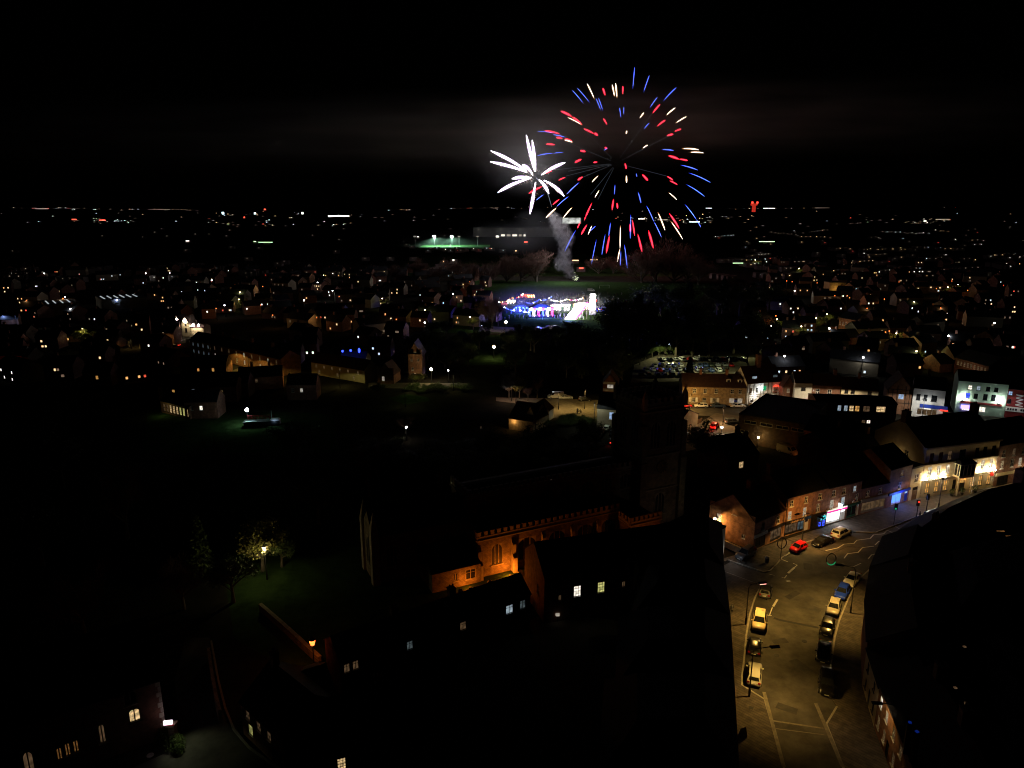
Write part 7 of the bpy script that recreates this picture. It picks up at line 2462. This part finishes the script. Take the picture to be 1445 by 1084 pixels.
STREAKS = '''B 970 100 962 190|B 1030 134 1006 204|B 1140 184 1086 240|B 1063 223 1031 268|B 714 194 762 251|B 735 186 787 247|B 812 228 832 278|B 822 226 840 278|B 908 266 914 308|B 926 262 925 296|B 1030 328 1007 354|B 572 363 640 370|B 636 376 690 388|B 572 462 640 452|B 640 452 680 449|B 1080 437 1130 441|B 1156 500 1228 521|B 1190 532 1280 572|B 1180 579 1256 629|B 744 571 693 619|B 600 620 568 644|B 702 627 652 669|B 890 580 887 620|B 984 610 996 655|B 1018 666 1048 730|B 1048 730 1079 794|B 1174 660 1220 720|B 1220 720 1240 754|B 872 734 864 790|B 814 804 793 908|B 850 782 836 866|B 730 765 684 854|B 928 824 940 922|B 914 850 911 910|B 954 702 952 800|B 846 440 860 430|B 976 534 979 548|B 788 770 812 748
R 840 186 850 218|R 922 178 921 212|R 668 280 716 304|R 716 304 757 337|R 842 310 858 337|R 762 352 806 374|R 806 370 820 380|R 602 360 666 374|R 650 388 676 392|R 684 394 716 404|R 608 415 646 418|R 748 442 770 446|R 726 490 754 476|R 802 490 818 488|R 848 428 858 434|R 1074 252 1042 290|R 1096 316 1060 344|R 1160 353 1132 364|R 1128 374 1100 381|R 1106 462 1150 476|R 1150 476 1186 482|R 1102 546 1126 562|R 1112 564 1144 580|R 1000 538 1024 564|R 930 492 936 516|R 606 534 634 524|R 660 562 688 550|R 738 562 758 548|R 594 587 538 616|R 664 639 636 662|R 796 654 764 726|R 884 638 878 684|R 898 654 900 678|R 750 730 736 758|R 776 742 752 784|R 868 786 854 860|R 950 740 953 776|R 960 722 970 788|R 982 780 1000 854|R 1026 766 1046 840|R 1110 696 1152 760
W 776 168 806 232|W 878 172 888 222|W 892 166 898 228|W 696 306 756 338|W 938 360 935 374|W 1136 266 1098 298|W 1182 302 1136 330|W 1008 286 990 310|W 1002 432 1024 418|W 1162 433 1232 438|W 1194 448 1252 451|W 822 543 796 570|W 936 542 937 572|W 826 602 808 632|W 1108 612 1142 642|W 1064 692 1094 766|W 1116 728 1166 803|W 912 746 910 840|W 910 840 900 894|W 652 674 608 716|W 716 672 678 716|W 796 746 780 784|W 684 398 718 408'''
def glowmat(name, c, strength):
    """burning gas round a star: adds light, lets the hot core show through"""
    m = bpy.data.materials.new(name)
    m.use_nodes = True
    t = m.node_tree
    t.nodes.clear()
    out = t.nodes.new('ShaderNodeOutputMaterial')
    e = t.nodes.new('ShaderNodeEmission')
    e.inputs['Color'].default_value = tuple(c) + (1,)
    e.inputs['Strength'].default_value = strength
    tr = t.nodes.new('ShaderNodeBsdfTransparent')
    ad = t.nodes.new('ShaderNodeAddShader')
    t.links.new(e.outputs[0], ad.inputs[0])
    t.links.new(tr.outputs[0], ad.inputs[1])
    t.links.new(ad.outputs[0], out.inputs['Surface'])
    m.cycles.emission_sampling = 'NONE'
    return m


GL = dict(B=glowmat('flame_blue', (.04, .08, 1), .42), R=glowmat('flame_red', (1, .012, .03), .42), W=glowmat('flame_gold', (1, .5, .18), .3), H=glowmat('flame_violet', (.75, .45, 1), .3))
CORE = dict(B=emit('core_blue', (.2, .3, 1), 1.6), R=emit('core_red', (1, .05, .09), 2.4), W=emit('core_cream', (1, .9, .75), 3.4))
for item in STREAKS.replace('\n', '|').split('|'):
    k, x1, y1, x2, y2 = item.split()
    p, q_ = crop(float(x1), float(y1)), crop(float(x2), float(y2))
    sgn = rfw.choice((-1, 1))
    dp = (p[0] - CX) ** 2 + (p[1] - CY) ** 2
    dq = (q_[0] - CX) ** 2 + (q_[1] - CY) ** 2
    if dp > dq:
        p, q_ = q_, p                      # p is the inner end
    a = on_shell(*p, sgn)
    e = D(*q_, FY + a.y * 1.04) - C3
    L_ = (a - e).length
    rad = {'B': .46, 'R': .95, 'W': .72}[k] * rfw.uniform(.8, 1.15)
    bend = Vector((0, 0, .03 * L_))
    pts = [a + (e - a) * f + bend * (4 * f * (1 - f)) for f in (0, .12, .3, .5, .7, .86, 1)]
    jit = [rfw.uniform(.85, 1.15) for _ in pts]
    prof = [.12, .5, .8, .95, 1, .75, .15]
    b = MB()
    b.tube(pts, [rad * w_ * j for w_, j in zip(prof, jit)], 7)
    o = attach(fw, {'B': 'blue_star', 'R': 'red_star', 'W': 'cream_star'}[k], b, GL[k])
    b = MB()
    b.tube(pts[1:], [rad * .45 * w_ * j for w_, j in zip(prof[1:], jit)], 6)
    link('core', b.mesh('core', CORE[k]), o)
GLT = glowmat('spark_trail', (.75, .85, 1), .03)
for x1, y1 in ((700, 525), (640, 520), (690, 405), (760, 350), (735, 560), (690, 545), (790, 620), (1110, 380), (1040, 290), (1100, 545), (820, 640)):
    px, py = crop(x1, y1)
    a = D(*crop(895, 492), FY) - C3
    e = on_shell(px, py, rfw.choice((-1, 1)))
    b = MB()
    b.tube([a.lerp(e, .12), e], [.08, .16], 5)
    attach(fw, 'faint_trail', b, GLT)
light('burst_light', fw, (22, -12, -52), 20000, (1, .26, .26), 6)

WX, WY = crop(566, 550)
W3 = D(WX, WY, FY - 30)
wb = thing('firework_burst', 'smaller white palm shaped firework burst left of the big one', 'firework', W3)
for i, arm in enumerate((((383, 442), (470, 478), (530, 525)), ((382, 487), (470, 503), (530, 530)), ((412, 612), (470, 572), (540, 556)), ((528, 378), (548, 470), (562, 525)), ((552, 398), (562, 470), (566, 525)), ((686, 490), (632, 508), (590, 540)),
                         ((682, 627), (650, 585), (600, 562)), ((620, 617), (605, 580), (580, 560)), ((543, 700), (556, 630), (566, 570)), ((470, 556), (510, 546), (548, 552)), ((512, 500), (535, 505), (554, 540)))):
    dz = (-14, 18, 10, -20, 12, 22, -16, 8, 4, -24, 16)[i]
    pts = []
    o3, m3, i3 = [D(*crop(*p), FY - 30 + dz * f) - W3 for p, f in zip(arm, (1, .6, .15))]
    for k in range(7):
        t_ = k / 6
        pts.append(o3 * (1 - t_) ** 2 + m3 * 2 * t_ * (1 - t_) + i3 * t_ ** 2)
    b = MB()
    b.tube(pts, [.35, 1.3, 1.6, 1.5, 1.25, .9, .4], 7)
    o = attach(wb, 'white_star', b, GL['H'])
    b = MB()
    b.tube(pts, [.15, .75, .95, .9, .75, .5, .2], 7)
    link('core', b.mesh('core', EM['H']), o)
    b = MB()
    for k in range(60):                       # shed sparks along the arm
        t_ = rfw.uniform(.2, 1)
        p = o3 * (1 - t_) ** 2 + m3 * 2 * t_ * (1 - t_) + i3 * t_ ** 2 + Vector((rfw.gauss(0, 1.0), rfw.gauss(0, 1), rfw.gauss(-.6, 1.0)))
        s_ = rfw.uniform(.08, .2)
        b.face([p + Vector((-s_, 0, -s_)), p + Vector((s_, 0, -s_)), p + Vector((0, 0, s_ * 1.3))])
        b.face([p + Vector((0, -s_, -s_)), p + Vector((0, s_, -s_)), p + Vector((0, 0, s_ * 1.3))])
    o = attach(wb, 'sparks', b, emit('sparks', (1, .75, .6), 1.6))
    o['kind'] = 'stuff'
b = MB()
b.tube([D(*crop(x, y), FY - 30) - W3 for x, y in ((568, 552), (605, 592), (620, 630), (632, 672))], [.3, .28, .25, .2], 6)
attach(wb, 'launch_trail', b, glowmat('launch_trail', (.7, .8, 1), .12))
light('burst_light', wb, (0, 0, 0), 75000, (1, .94, .98), 6)

# smoke: soft puffs of real scattering smoke, lit by the bursts and the fair, plus haze added at the floodlights
UB = MB()
UB.ball((0, 0, 0), 1, 0, 24, 14)


def smoke(name, label, puffs, mname, c, density, noise, *rng):
    vm = volume(mname, c, density, noise, True, *rng)
    vm.cycles.volume_step_rate = 1.0
    me = UB.mesh('puff', vm, True)
    root = thing(name, label, 'smoke', puffs[0][0])
    root['kind'] = 'stuff'
    base = Vector(puffs[0][0])
    for p, r in puffs:
        o = link('puff', me, root, Vector(p) - base, RND.uniform(0, 6))
        if r[0] != r[1]:
            o.rotation_euler = (0, 0, 0)
        o.scale = r
    return root


path = [(735, 966, .45), (720, 955, .6), (702, 938, 1.0), (690, 905, 1.25), (684, 868, 1.25), (684, 828, 1.25), (682, 790, 1.45), (668, 758, 1.45), (650, 735, 1.25), (636, 712, .9), (668, 900, 1.2), (700, 800, 1.1), (660, 780, 1.1)]
smoke('smoke_column', 'rising column of pale smoke over the firework launch site', [(D(*crop(x, y), 610), (6.2 * s_, 6.2 * s_, 7.0 * s_)) for x, y, s_ in path], 'smoke', (.97, .97, 1.0), .3, 2.8, .42, .64, .0)
smoke('drifting_smoke', 'thin drifting smoke left of the launch column', [(D(*crop(x, y), 640), (r_, r_ * .8, r_ * .5)) for x, y, r_ in ((560, 790, 40), (500, 815, 34), (610, 760, 24), (420, 800, 38), (555, 720, 22))], 'thin_smoke', (.8, .85, .9), .0035, 3.2)
smoke('fair_smoke', 'smoky air glowing over the funfair', [(P(775, 440) + (5,), (48, 22, 13)), (P(735, 436) + (4,), (30, 16, 10))], 'fair_smoke', (.9, .9, .95), .014, 2.0)
smoke('pitch_haze', 'added haze glowing under the pitch floodlights', [(P(628, 349) + (8,), (90, 60, 26))], 'pitch_haze', (.9, 1, .95), .006, 2.0)  # haze volume added to give the floodlights a glow
smoke('burst_smoke', 'pale smoke hanging round the white burst', [(D(745, 205, 612), (75, 40, 48))], 'burst_smoke', (.95, .95, .95), .0022, 2.4)
# broad band of drifting smoke and low cloud behind the bursts, lit by them
smoke('smoke_bank', 'wide dim band of drifting smoke and low cloud left of the fireworks', [(D(420, 190, 720), (500, 110, 44)), (D(740, 188, 745), (420, 110, 46))], 'smoke_bank', (1, .93, .72), .0030, 3.8, .38, .66, .12)
smoke('smoke_bank', 'dim brownish band of low cloud right of the large burst', [(D(1120, 165, 715), (390, 100, 44))], 'cloud_bank', (1, .86, .62), .0062, 3.8, .38, .66, .12)

t = thing('firework_launcher', 'row of firework launching tubes under the smoke column', 'firework launcher', P(814, 398), 0)
for k in range(6):
    q = MB()
    q.tube([(k * .9 - 2.2, 0, 0), (k * .9 - 2.2, 0, 1.3)], .22, 10)
    attach(t, 'tube', q, M['dark_metal'])
q = MB()
for k in range(40):
    p = Vector((rfw.gauss(-1, 1.2), rfw.gauss(0, .6), 1.4 + abs(rfw.gauss(0, 2.2))))
    q.ball(p, .14, 0, 6, 4)
o = attach(t, 'fountain_sparks', q, emit('fountain', (.9, 1, .6), 2.5))
o['kind'] = 'stuff'
light('column_fill_light', t, (-10, -12, 22), 34000, (.85, .88, 1), 1.0)  # added in mid-air beside the smoke column to brighten it
